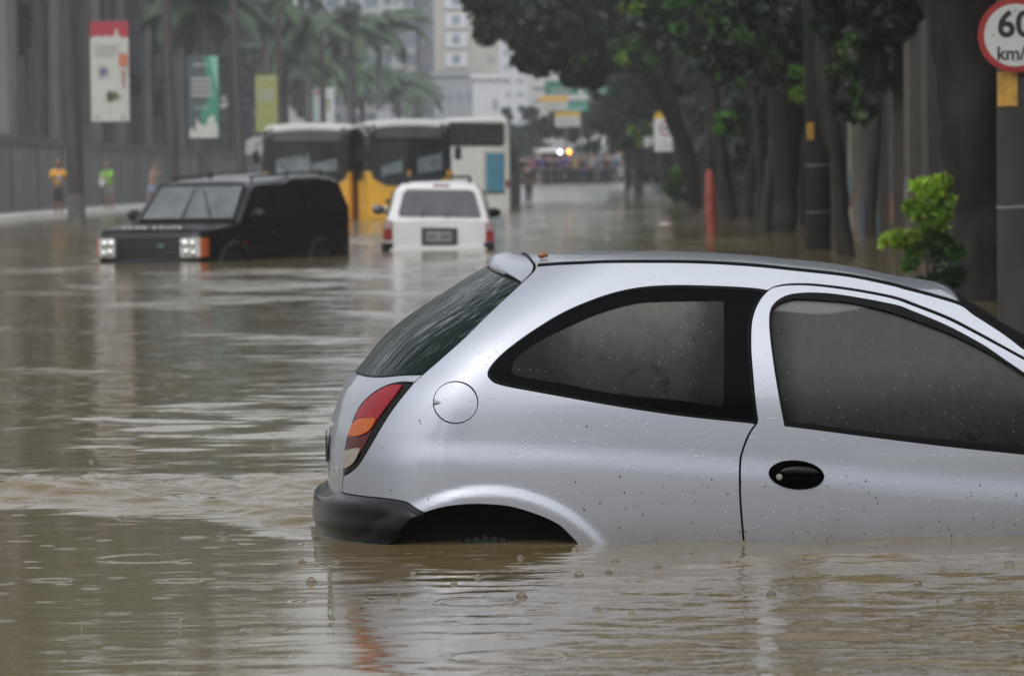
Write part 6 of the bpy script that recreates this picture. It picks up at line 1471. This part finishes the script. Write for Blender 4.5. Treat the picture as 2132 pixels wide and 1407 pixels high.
t, w_, H = bldg('pale hazy tower right of the beige one, above the leaning tree canopy', 1043, 1098, 30, 600, 18, TW)
for k in range(11):
    for x in (-w_ * .25, w_ * .25): f = MB(); f.box((x, -.02, 3 + k * 1.9), (w_ * .3, .08, .8)); f.build('window', TG, t)
t, w_, H = bldg('low grey block with a flat roof line behind the coach', 905, 1000, 160, 470, 14, TG, 'low_building')
for k in range(5): f = MB(); f.box((-w_ / 2 + .8 + k * 1.0, -.02, H - 2.2), (.5, .08, 1.0)); f.build('window', WB, t)
t, w_, H = bldg('small plain white building with a flat roof rising behind the coach', 986, 1054, 166, 440, 12, WFR, 'low_building')
f = MB(); f.box((w_ * .18, -.02, H - 2.6), (.6, .08, 1.1)); f.build('window', TG, t)
t, w_, H = bldg('long low misty building closing the end of the avenue', 1040, 1420, 320, 560, 14, TG, 'low_building')
for k in range(9): f = MB(); f.box((-w_ / 2 + 1.2 + k * 2.3, -.02, H * .6), (1.2, .08, .9)); f.build('window', WB, t)
g = at(976, 228, 430); 
# ---- small far cars behind the crowd
def car_small():
    t = empty('parked_car', (0, 0, 0)); hw = .86
    def se(x, hb, zt): return (x, [(hw * .97 * hb, .22), (hw * hb, .5), (hw * .98 * hb, .85), (hw * .80 * hb, zt), (0, zt + .03)])
    loft([(0, [(.7, .3), (.78, .5), (.76, .8), (.6, .86), (0, .88)]), (.15, [(.8, .22), (.86, .5), (.84, .88), (.7, .95), (0, .97)]), (4.0, [(.8, .22), (.86, .5), (.84, .8), (.7, .84), (0, .86)]), (4.2, [(.7, .3), (.78, .45), (.76, .65), (.6, .7), (0, .72)])], 'body', WPAINT, t, bevel=.03)
    loft([(.25, [(.76, .9), (.74, .95), (0, .97)]), (.6, [(.76, .9), (.62, 1.42), (0, 1.46)]), (2.4, [(.76, .9), (.62, 1.42), (0, 1.46)]), (3.1, [(.76, .9), (.74, .95), (0, .97)])], 'cabin', DGLASS, t, bevel=.02)
    loft([(.55, [(.60, 1.41), (.56, 1.47), (0, 1.50)]), (2.42, [(.60, 1.41), (.56, 1.47), (0, 1.50)])], 'roof', WPAINT, t, bevel=.015)
    for sg in (-1, 1):
        b = MB(); b.box((-.01, sg * .66, .7), (.06, .2, .16)); b.build('headlight', HLM, t, bevel=.01)
        for x in (.8, 3.3): wheel(t, x, sg * .78, .3, .3, .2)
    return t
pc0 = car_small(); gzz = gz(285)
cols = [('white', None), ('silver', M('far_silver', (.35, .36, .38), .3)), ('white', None), ('dark', M('far_dark', (.03, .03, .035), .3)), ('pale blue', M('far_blue', (.3, .38, .45), .3)), ('white', None), ('silver', bpy.data.materials['far_silver'])]
clab = ['white car at the far left of the distant jam, behind the crowd', 'silver car second from left in the distant jam', 'white car under the white and orange warning lights', 'dark car in the middle of the distant jam', 'pale blue car right of the middle of the distant jam', 'white car near the right end of the distant jam', 'silver car at the right end of the distant jam']
for i, (px, Y) in enumerate(((1108, 282), (1138, 290), (1172, 280), (1204, 288), (1234, 280), (1262, 286), (1280, 278))):
    o = pc0 if i == 0 else copy_tree(pc0)
    o.location = ((px - 1066) * Y / F, Y, gz(Y)); o.rotation_euler = (0, 0, PI / 2 + .1 * (i - 3)); tag(o, clab[i], 'car', 'cars jammed beyond the crowd')
    if cols[i][1]:
        for ch in o.children:
            if ch.name.split('.')[0] in ('body', 'roof'): ch.material_slots[0].link = 'OBJECT'; ch.material_slots[0].material = cols[i][1]
# van with warning lights
px, Y = 1150, 296
van = empty('rescue_van', ((px - 1066) * Y / F, Y, gz(Y)), PI / 2, 'white rescue van with a glowing orange and a white beacon, above the crowd', 'van')
loft([(0, [(.8, .3), (.95, .6), (.93, 1.6), (.8, 2.2), (0, 2.3)]), (.2, [(.9, .3), (1.0, .6), (.98, 1.6), (.85, 2.3), (0, 2.4)]), (4.6, [(.9, .3), (1.0, .6), (.98, 1.6), (.85, 2.3), (0, 2.4)]), (5.2, [(.8, .3), (.9, .6), (.9, 1.0), (.8, 1.1), (0, 1.15)])], 'body', WPAINT, van, bevel=.04)
plate('windscreen', [(-.02, -.75, 1.35), (-.02, .75, 1.35), (-.02, .65, 2.05), (-.02, -.65, 2.05)], .02, DGLASS, van, n=(-1, 0, 0))
def glow(name, col, st):
    m_, nt, b_ = newmat(name); b_.inputs['Emission Color'].default_value = (*col, 1); b_.inputs['Emission Strength'].default_value = st; b_.inputs['Base Color'].default_value = (*col, 1); return m_
for nm, px_, py_, m_, r_ in (('beacon', 1166, 317, glow('white_light', (.8, .85, 1), 4), .13), ('beacon', 1183, 317, glow('orange_light', (1, .30, .03), 8), .17)):
    p = at(px_, py_, Y - 1) - Vector(van.location); b = MB(); b.sphere((p.y, -p.x, p.z), r_, 14, 10); bo_ = b.build(nm, m_, van, smooth=True)
b = MB(); p = at(1175, 322, Y - 1) - Vector(van.location); b.box((p.y, -p.x, p.z - .05), (.2, 1.0, .10)); b.build('light_bar', BLACKPL, van)
# ---- air
b = MB(); b.box((0, 320, 28.4), (840, 790, 62.8)); hz = b.build('haze', None, None); tag(hz, kind='stuff')
m_ = bpy.data.materials.new('haze'); m_.use_nodes = True; nt = m_.node_tree; nt.nodes.clear(); o_ = nt.nodes.new('ShaderNodeOutputMaterial'); v_ = nt.nodes.new('ShaderNodeVolumePrincipled')
v_.inputs['Color'].default_value = (.93, .95, 1, 1); v_.inputs['Density'].default_value = .00038; nt.links.new(v_.outputs[0], o_.inputs['Volume']); hz.data.materials.append(m_)
# ================================================================== people
SKIN = M('skin_brown', (.20, .105, .07), .5, var=.12, vs=8); SKIN2 = M('skin_tan', (.32, .19, .13), .5, var=.12, vs=8); HAIR = M('dark_hair', (.015, .012, .01), .6)
EYE = M('eye_dark', (.02, .02, .02), .2)
DG_ = None
def skinned(name, chains, mat, parent, root=0, sub=2):
    """chains: lists of (pos, radius, key); equal keys share one vertex"""
    vs, ed, rad, keys = [], [], [], {}
    for ch in chains:
        prev = None
        for it in ch:
            p, r = it[0], it[1]; k = tuple(round(q, 4) for q in p)
            if k not in keys: keys[k] = len(vs); vs.append(p); rad.append(r)
            i = keys[k]
            if prev is not None and prev != i: ed.append((prev, i))
            prev = i
    me = bpy.data.meshes.new(name); me.from_pydata([tuple(v) for v in vs], ed, [])
    o = bpy.data.objects.new(name, me); COL.objects.link(o)
    md = o.modifiers.new('k', 'SKIN'); md.use_smooth_shade = True
    for i, r in enumerate(rad):
        r2 = r if isinstance(r, tuple) else (r, r); me.skin_vertices[0].data[i].radius = r2; me.skin_vertices[0].data[i].use_root = (i == root)
    if sub: m2 = o.modifiers.new('s', 'SUBSURF'); m2.levels = sub; m2.render_levels = sub
    dg = bpy.context.evaluated_depsgraph_get(); m3 = bpy.data.meshes.new_from_object(o.evaluated_get(dg)); bpy.data.objects.remove(o); m3.name = name
    m3.polygons.foreach_set('use_smooth', [True] * len(m3.polygons)); m3.materials.clear()
    return link(name, m3, mat, parent)
V3 = lambda *a: Vector(a)
def person(loc, rz, label, arms, legs, lean=0.0, skin=None, shirt=None, shorts=None, shoes=None, long_shorts=.35, fingers=True, hair=True, group=None, H=1.72, headturn=(0, 0), sub=2):
    """front is -Y. arms: [(elbow, wrist) right, left] relative to shoulders in metres; legs: [(knee, ankle)...] relative to hips"""
    k = H / 1.72; t = empty('person', loc, rz, label, 'person', group); t.scale = (k, k, k)
    skin = skin or SKIN; hip = V3(0, 0, .90); L = lean
    ch = V3(0, -.02 - L * .30, 1.22); nk = V3(0, -.01 - L * .50, 1.45); hd = nk + V3(headturn[0] * .03, -.02 + headturn[1], .07)
    chains = [[(hip, (.145, .10)), (hip.lerp(ch, .5), (.125, .09)), (ch, (.155, .105)), (nk + V3(0, 0, -.06), (.12, .08)), (nk, .052), (hd, .055)]]
    chains[0][-1] = (hd, .05)
    wr = []
    for sg, (el, wrp) in zip((1, -1), arms):
        sh = nk + V3(sg * .17, .0, -.075); e = sh + V3(*el); w = sh + V3(*wrp); wr.append((sg, e, w))
        chains.append([(nk + V3(0, 0, -.06), (.12, .08)), (sh, .055), (sh.lerp(e, .5), .046), (e, .038), (e.lerp(w, .4), .036), (w, .024)])
    hipj = []
    for sg, (kn, an) in zip((1, -1), legs):
        h = hip + V3(sg * .085, 0, -.05); kk_ = h + V3(*kn); a = h + V3(*an); hipj.append((h, kk_, a))
        chains.append([(hip, (.145, .10)), (h, .088), (h.lerp(kk_, .5), .074), (kk_, .052), (kk_.lerp(a, .35), .053), (a, .034), (a + V3(sg * .01, -.07, -.055), .036), (a + V3(sg * .02, -.17, -.065), .028)])
    skinned('body', chains, skin, t, 0, sub); body = t.children[-1]
    # hands: palm with four fingers and a side thumb
    for sg, e, w in wr:
        d = (w - e).normalized(); s_ = d.cross(V3(0, 1, .2)).normalized() * sg; n_ = d.cross(s_).normalized()
        hc = [[(w, .024), (w + d * .035, (.030, .018)), (w + d * .075, (.034, .016))]]
        if fingers:
            for q, (o_, l_) in enumerate(((-.027, .062), (-.009, .072), (.009, .068), (.026, .054))):
                b0 = w + d * .075; f0 = w + d * .088 + s_ * o_; hc.append([(b0, (.034, .016)), (f0, .0095), (f0 + d * l_ * .5 + n_ * .010, .0088), (f0 + d * l_ * .85 + n_ * .030, .0075)])
            hc.append([(w + d * .035, (.030, .018)), (w + d * .055 - s_ * .038 + n_ * .01, .011), (w + d * .085 - s_ * .048 + n_ * .025, .009)])
        skinned('hand', hc, skin, t, 0, 1)
    # head with face
    b = MB(); g0 = hd + V3(0, -.005, .115)
    rows = []
    for i in range(15):
        v = -1 + 2 * i / 14; r_ = math.sqrt(max(0, 1 - v * v)); jaw = 1 - .28 * max(0, -v - .1) ; rows.append([(g0.x + .076 * jaw * r_ * math.cos(q), g0.y + (.098 * r_ * math.sin(q)) * (1 if math.sin(q) > 0 else (1 - .12 * max(0, v))) - .012 * max(0, -v) , g0.z + .122 * v) for q in np.linspace(0, 2 * PI, 18, endpoint=False)])
    b.grid(rows, close=True)
    b.sphere((g0.x, g0.y - .098, g0.z - .022), (.013, .018, .022), 8, 6)                       # nose
    for sg in (-1, 1): b.sphere((g0.x + sg * .077, g0.y + .005, g0.z - .01), (.010, .02, .03), 8, 6)
    b.sphere((g0.x, g0.y - .088, g0.z - .062), (.024, .010, .008), 8, 6)                         # mouth
    head = b.build('head', skin, t, smooth=True)
    b = MB()
    for sg in (-1, 1): b.sphere((g0.x + sg * .03, g0.y - .086, g0.z + .004), (.011, .008, .008), 8, 6)
    b.build('eyes', EYE, head, smooth=True)
    if hair:
        b = MB(); rows = []
        for i in range(8):
            v = i / 7; r_ = math.cos(v * PI / 2 * .98); rows.append([(g0.x + .083 * r_ * math.cos(q), g0.y + .014 + .100 * r_ * math.sin(q), g0.z + .02 + .115 * v - (.03 * (1 - v) if math.sin(q) > .2 else 0)) for q in np.linspace(0, 2 * PI, 18, endpoint=False)])
        b.grid(rows, close=True); b.build('hair', HAIR, head, smooth=True)
    if shirt:
        c2 = [[(hip + V3(0, 0, -.02), (.165, .125)), (hip.lerp(ch, .5), (.150, .115)), (ch, (.172, .125)), (nk + V3(0, 0, -.05), (.13, .09)), (nk + V3(0, 0, -.02), (.075, .07))]]
        for sg, (el, wrp) in zip((1, -1), arms):
            sh = nk + V3(sg * .17, 0, -.075); e = sh + V3(*el); c2.append([(nk + V3(0, 0, -.05), (.13, .09)), (sh, .072), (sh.lerp(e, .75), .062)])
        skinned('shirt', c2, shirt, t, 0, sub)
    if shorts:
        c3 = [[(hip + V3(0, 0, .06), (.152, .112)), (hip, (.165, .12))]]
        for h, kk_, a in hipj:
            e_ = h.lerp(kk_, .85) if long_shorts < .5 else kk_.lerp(a, .15)
            if long_shorts > .95: c3[0:0] = []; c3.append([(hip, (.165, .12)), (h, .108), (h.lerp(kk_, .5), .096), (kk_, .075), (kk_.lerp(a, .5), .066), (a, .055)]); continue
            c3.append([(hip, (.165, .12)), (h, .108), (h.lerp(kk_, .5), .098), (e_, .088)])
        skinned('shorts', c3, shorts, t, 0, sub)
    return t
def cloth(n, c, v=.15): return M(n, c, .8, var=v, vs=6)
stand = [((0, 0, -.40), (0, .03, -.78)), ((0, 0, -.40), (0, .03, -.78))]
pf = gnd(122, 447, .17)
p1_ = person(pf, math.radians(12), 'person in a yellow shirt and dark shorts holding a bundle, left of the thickest post', [((.10, -.03, -.24), (.0, -.22, -.22)), ((-.10, -.03, -.24), (.02, -.24, -.20))], stand, skin=SKIN, shirt=cloth('yellow_shirt', (.62, .30, .02)), shorts=cloth('charcoal_shorts', (.03, .03, .035)), long_shorts=.9)
b = MB(); b.sphere((0, -.25, 1.14), (.085, .06, .11), 12, 8); b.sphere((.06, -.24, 1.02), (.05, .04, .06), 10, 6); bg_ = b.build('bundle', M('grey_cloth_bundle', (.25, .27, .30), .8, var=.5, vs=14), None, smooth=True)
bg_.location = pf; bg_.rotation_euler = (0, 0, math.radians(12)); tag(bg_, 'small grey cloth bundle held at the chest of the yellow-shirted person', 'bundle')
pf = gnd(228, 436, .17)
person(pf, math.radians(-25), 'person in a bright green vest with folded arms, right of the thickest post', [((.06, -.12, -.24), (-.14, -.24, -.22)), ((-.08, -.10, -.24), (.10, -.24, -.20))], [((.02, -.02, -.40), (.02, .04, -.78)), ((-.03, -.05, -.40), (-.02, .05, -.78))], lean=.22, skin=SKIN, shirt=cloth('lime_vest', (.17, .55, .05)), shorts=cloth('grey_shorts', (.16, .18, .18)))
wb = MB(); wb.sphere((0, 0, 0), (.13, .10, .21), 14, 10); wb.tube([(-.05, 0, .18), (0, 0, .36), (.05, 0, .18)], .012, 6); w2 = wb.build('shopping_bag', M('white_plastic_bag', (.55, .56, .56), .5, var=.15, vs=9), None, smooth=True)
w2.location = pf + V3(-.22, -.15, 1.02); tag(w2, 'white plastic bag hanging at the side of the green-vested person', 'bag')
pf = gnd(316, 428, .17)
person(pf, math.radians(60), 'bare-chested person in pale blue shorts with a towel, left of the black car', [((.08, -.16, -.10), (.02, -.30, .10)), ((-.06, -.05, -.26), (-.04, -.22, -.36))], [((.02, -.06, -.40), (.02, .02, -.78)), ((-.02, .06, -.40), (-.02, .14, -.76))], lean=.15, skin=SKIN2, shorts=cloth('pale_blue_shorts', (.28, .32, .48)))
tw = MB(); rows = []
for i in range(12):
    a = i / 11; th = -1.3 + 2.6 * a; rows.append([(x, .18 * math.sin(th), 1.30 + .16 * math.cos(th) - .25 * max(0, abs(a - .5) * 2 - .4)) for x in (.06, .12, .19)])
tw.grid(rows); two = tw.build('towel', M('pinkish_towel', (.42, .33, .30), .9), None, smooth=True, fix=False); md = two.modifiers.new('t', 'SOLIDIFY'); md.thickness = .02
two.location = pf; two.rotation_euler = (0, 0, math.radians(60)); tag(two, 'pale towel draped over the shoulder of the bare-chested person', 'towel')
# lone dark figure wading behind the coach
pw_ = gnd(1101, 424, 0.0)
person((pw_.x, pw_.y, -.02), math.radians(160), 'person in dark clothes standing alone in shallow water right of the coach', [((.08, -.05, -.25), (.02, -.16, -.42)), ((-.08, .0, -.26), (-.10, -.05, -.50))], stand, skin=SKIN, shirt=cloth('dark_coat', (.03, .03, .03)), shorts=cloth('dark_trousers', (.025, .025, .028)), long_shorts=1.0, H=1.82, fingers=False)
# crowd at the end of the avenue: four poses copied in many colours
cw = [cloth('crowd_' + n, tuple(q * .55 for q in c)) for n, c in (('blue', (.06, .08, .38)), ('yellow', (.50, .42, .08)), ('pink', (.42, .16, .26)), ('black', (.03, .03, .035)), ('white', (.45, .46, .47)), ('aqua', (.12, .30, .40)), ('red', (.35, .05, .05)), ('grey', (.18, .19, .20)), ('navy', (.03, .04, .10)))]
CGN = 'onlookers crowded across the avenue'; cp = []
GENERIC = 'distant blurred onlooker among the crowd, dressed much like the neighbours'
poses = [([((.07, 0, -.27), (.10, -.08, -.50)), ((-.07, 0, -.27), (-.10, -.08, -.50))], stand), ([((.10, -.06, -.24), (-.02, -.22, -.20)), ((-.08, 0, -.27), (-.12, -.06, -.50))], [((.04, -.04, -.40), (.06, .02, -.78)), ((-.04, .02, -.40), (-.05, .08, -.77))]),
         ([((.14, -.02, -.20), (.08, -.16, -.34)), ((-.14, -.02, -.20), (-.08, -.16, -.34))], [((.06, 0, -.40), (.09, .02, -.78)), ((-.06, 0, -.40), (-.09, .02, -.78))]), ([((.08, -.1, -.22), (.05, -.2, .02)), ((-.07, 0, -.27), (-.08, -.10, -.50))], stand)]
for i, (a, l) in enumerate(poses): cp.append(person((0, 0, 0), 0, GENERIC, a, l, skin=SKIN, shirt=cw[0], shorts=cw[3], long_shorts=1.0, fingers=False, sub=1))
random.seed(21); first = [True] * 4
spec = [(1092, 3), (1098, 7), (1107, 4), (1113, 2), (1119, 8), (1124, 3), (1131, 0), (1136, 7), (1142, 3), (1147, 3), (1152, 4), (1158, 0), (1163, 8), (1168, 0), (1174, 3), (1180, 0), (1187, 2), (1193, 7), (1199, 1), (1205, 1), (1212, 3), (1219, 8), (1224, 3), (1231, 7), (1238, 4), (1244, 6), (1250, 5), (1256, 4), (1262, 5), (1269, 3), (1276, 4), (1283, 5), (1146, 2), (1209, 8), (1172, 4), (1228, 2), (1265, 3)]
names = ['blue', 'yellow', 'pink', 'black', 'white', 'aqua', 'red', 'grey', 'navy']
for n_, (px, c_) in enumerate(spec):
    i = random.randrange(4); Y = 258 + random.uniform(0, 9)
    o = cp[i] if first[i] else copy_tree(cp[i]); first[i] = False
    o.location = ((px - 1066) * Y / F, Y, gz(Y)); o.rotation_euler = (0, 0, random.choice((0, PI)) + random.uniform(-.7, .7)); s_ = random.uniform(.93, 1.06); o.scale = (s_, s_, s_)
    for ch_ in o.children:
        nm = ch_.name.split('.')[0]
        if nm in ('shirt', 'shorts'):
            ch_.material_slots[0].link = 'OBJECT'; ch_.material_slots[0].material = cw[c_ if nm == 'shirt' else (3, 8, 7, 3)[n_ % 4]]
    tag(o, 'distant onlooker in a %s top, one of several dressed alike in the blurred crowd' % names[c_], 'person', CGN + ', %s tops' % names[c_])
for i in range(4):
    if first[i]:
        for ch_ in list(cp[i].children_recursive) + [cp[i]]: bpy.data.objects.remove(ch_)
# ================================================================== rain splashes, bubbles, litter
def clear_water():
    m, nt, b = newmat('splash_water'); b.inputs['Base Color'].default_value = (.85, .78, .66, 1); b.inputs['Roughness'].default_value = .05; b.inputs['IOR'].default_value = 1.2
    b.inputs['Transmission Weight'].default_value = .9; return m
SPL = clear_water()
def splash_proto(kind, seed):
    g = random.Random(seed); b = MB()
    if kind == 'crown':
        # low mound of water with a clear dome and a few droplets above it
        rows = []
        for r_, z in ((.040, -.005), (.026, .0004), (.0185, .003), (.0165, .007), (.0145, .0115), (.0105, .0155), (.0055, .0178), (.0005, .0184)):
            rows.append([((r_ * (1 + .10 * math.sin(3 * q + seed))) * math.cos(q), (r_ * (1 + .10 * math.sin(2 * q + seed))) * math.sin(q), z * (1 + .10 * math.sin(4 * q + seed))) for q in np.linspace(0, 2 * PI, 24, endpoint=False)])
        b.grid(rows, close=True)
        for k in range(4): q = g.uniform(0, 6.28); r_ = g.uniform(.004, .016); b.sphere((r_ * math.cos(q), r_ * math.sin(q), g.uniform(.022, .040)), g.uniform(.0010, .0022), 8, 6)
    elif kind == 'bubble':
        rows = []
        for i in range(9):
            v = i / 8 * PI / 2; rows.append([(.020 * math.cos(v) * math.cos(q), .020 * math.cos(v) * math.sin(q), .016 * math.sin(v) - .001) for q in np.linspace(0, 2 * PI, 20, endpoint=False)])
        b.grid([[(p[0] * 1.5, p[1] * 1.5, -.003) for p in rows[0]]] + rows, close=True)
    else:
        b.tube([(0, 0, -.004), (0, 0, .004), (.001, 0, .018), (0, 0, .036)], [.018, .009, .004, .003], 12); b.sphere((0, 0, .040), .0050, 10, 8)
    return b
me_ = {}
for kd, nm in (('crown', 'rain_splash'), ('bubble', 'rain_bubble'), ('jet', 'rain_splash')):
    for s_ in (1, 2):
        o = splash_proto(kd, s_).build(nm, SPL, None, smooth=True); me_[(kd, s_)] = o.data; bpy.data.objects.remove(o)
spl = [(1206, 1198, 'crown', 1.3), (1267, 1192, 'crown', 1), (1086, 1243, 'crown', 1.4), (1370, 1178, 'crown', 1.1), (1403, 1158, 'jet', 1), (1434, 1154, 'bubble', 1.3), (1512, 1170, 'bubble', 1.3), (1606, 1238, 'bubble', 1.2), (1819, 1138, 'bubble', 1.1), (1836, 1145, 'bubble', 1),
       (1909, 1214, 'crown', 1.2), (1964, 1190, 'crown', 1), (1996, 1248, 'crown', 1.1), (1952, 1250, 'jet', .8), (2102, 1172, 'bubble', 1.3), (2038, 1280, 'crown', .9), (995, 1200, 'crown', .9), (945, 1215, 'bubble', .9), (628, 1172, 'crown', 1.2), (648, 1212, 'crown', 1.3), (252, 1080, 'crown', 1.2),
       (465, 1115, 'crown', 1.5), (376, 1310, 'jet', 1.3), (570, 925, 'crown', 1.1), (1243, 1266, 'bubble', .9), (1315, 1275, 'bubble', .8), (1083, 1163, 'crown', .9), (1197, 1145, 'bubble', .9), (1547, 1128, 'bubble', .9), (190, 962, 'crown', .9), (170, 1305, 'jet', .8), (830, 1248, 'jet', .7), (2085, 1203, 'bubble', .8), (2098, 1245, 'jet', .9), (1280, 1168, 'bubble', 1.1), (700, 1170, 'bubble', .9), (860, 1195, 'bubble', .8)]
random.seed(31)
def wz_at(x, y):
    i = min(max(int(np.searchsorted(ys, y)), 0), nr - 1); h_ = hwid[i]; j = int((x / h_ + 1) / 2 * (nc - 1)); j = min(max(j, 0), nc - 1); return float(ZZ[i, j])
for px, py, kd, s_ in spl:
    g = gnd(px, py); me__ = me_[(kd, random.choice((1, 2)))]
    o = bpy.data.objects.new('rain_bubble' if kd == 'bubble' else 'rain_splash', me__); COL.objects.link(o); o.location = (g.x, g.y, wz_at(g.x, g.y)); o.rotation_euler = (0, 0, random.uniform(0, 6.28)); s_ *= .62; o.scale = (s_, s_, s_ * random.uniform(.8, 1.1))
    if kd == 'bubble': tag(o, 'small clear rain bubble on the brown water, one of many alike', 'bubble', 'rain bubbles floating on the water')
    elif kd == 'jet': tag(o, 'thin upright jet thrown up by a raindrop, one of many alike', 'splash', 'thin raindrop jets on the water')
    else: tag(o, 'small crown splash thrown up by a raindrop, one of many alike', 'splash', 'raindrop crown splashes on the water')
g = gnd(1385, 470); b = MB(); b.sphere((0, 0, .02), (.16, .14, .06), 14, 8); o = b.build('floating_litter', M('pale_litter', (.45, .38, .33), .6, var=.3, vs=9), None, smooth=True); o.location = g; tag(o, 'pale scrap of litter floating in front of the verge speed sign', 'litter')
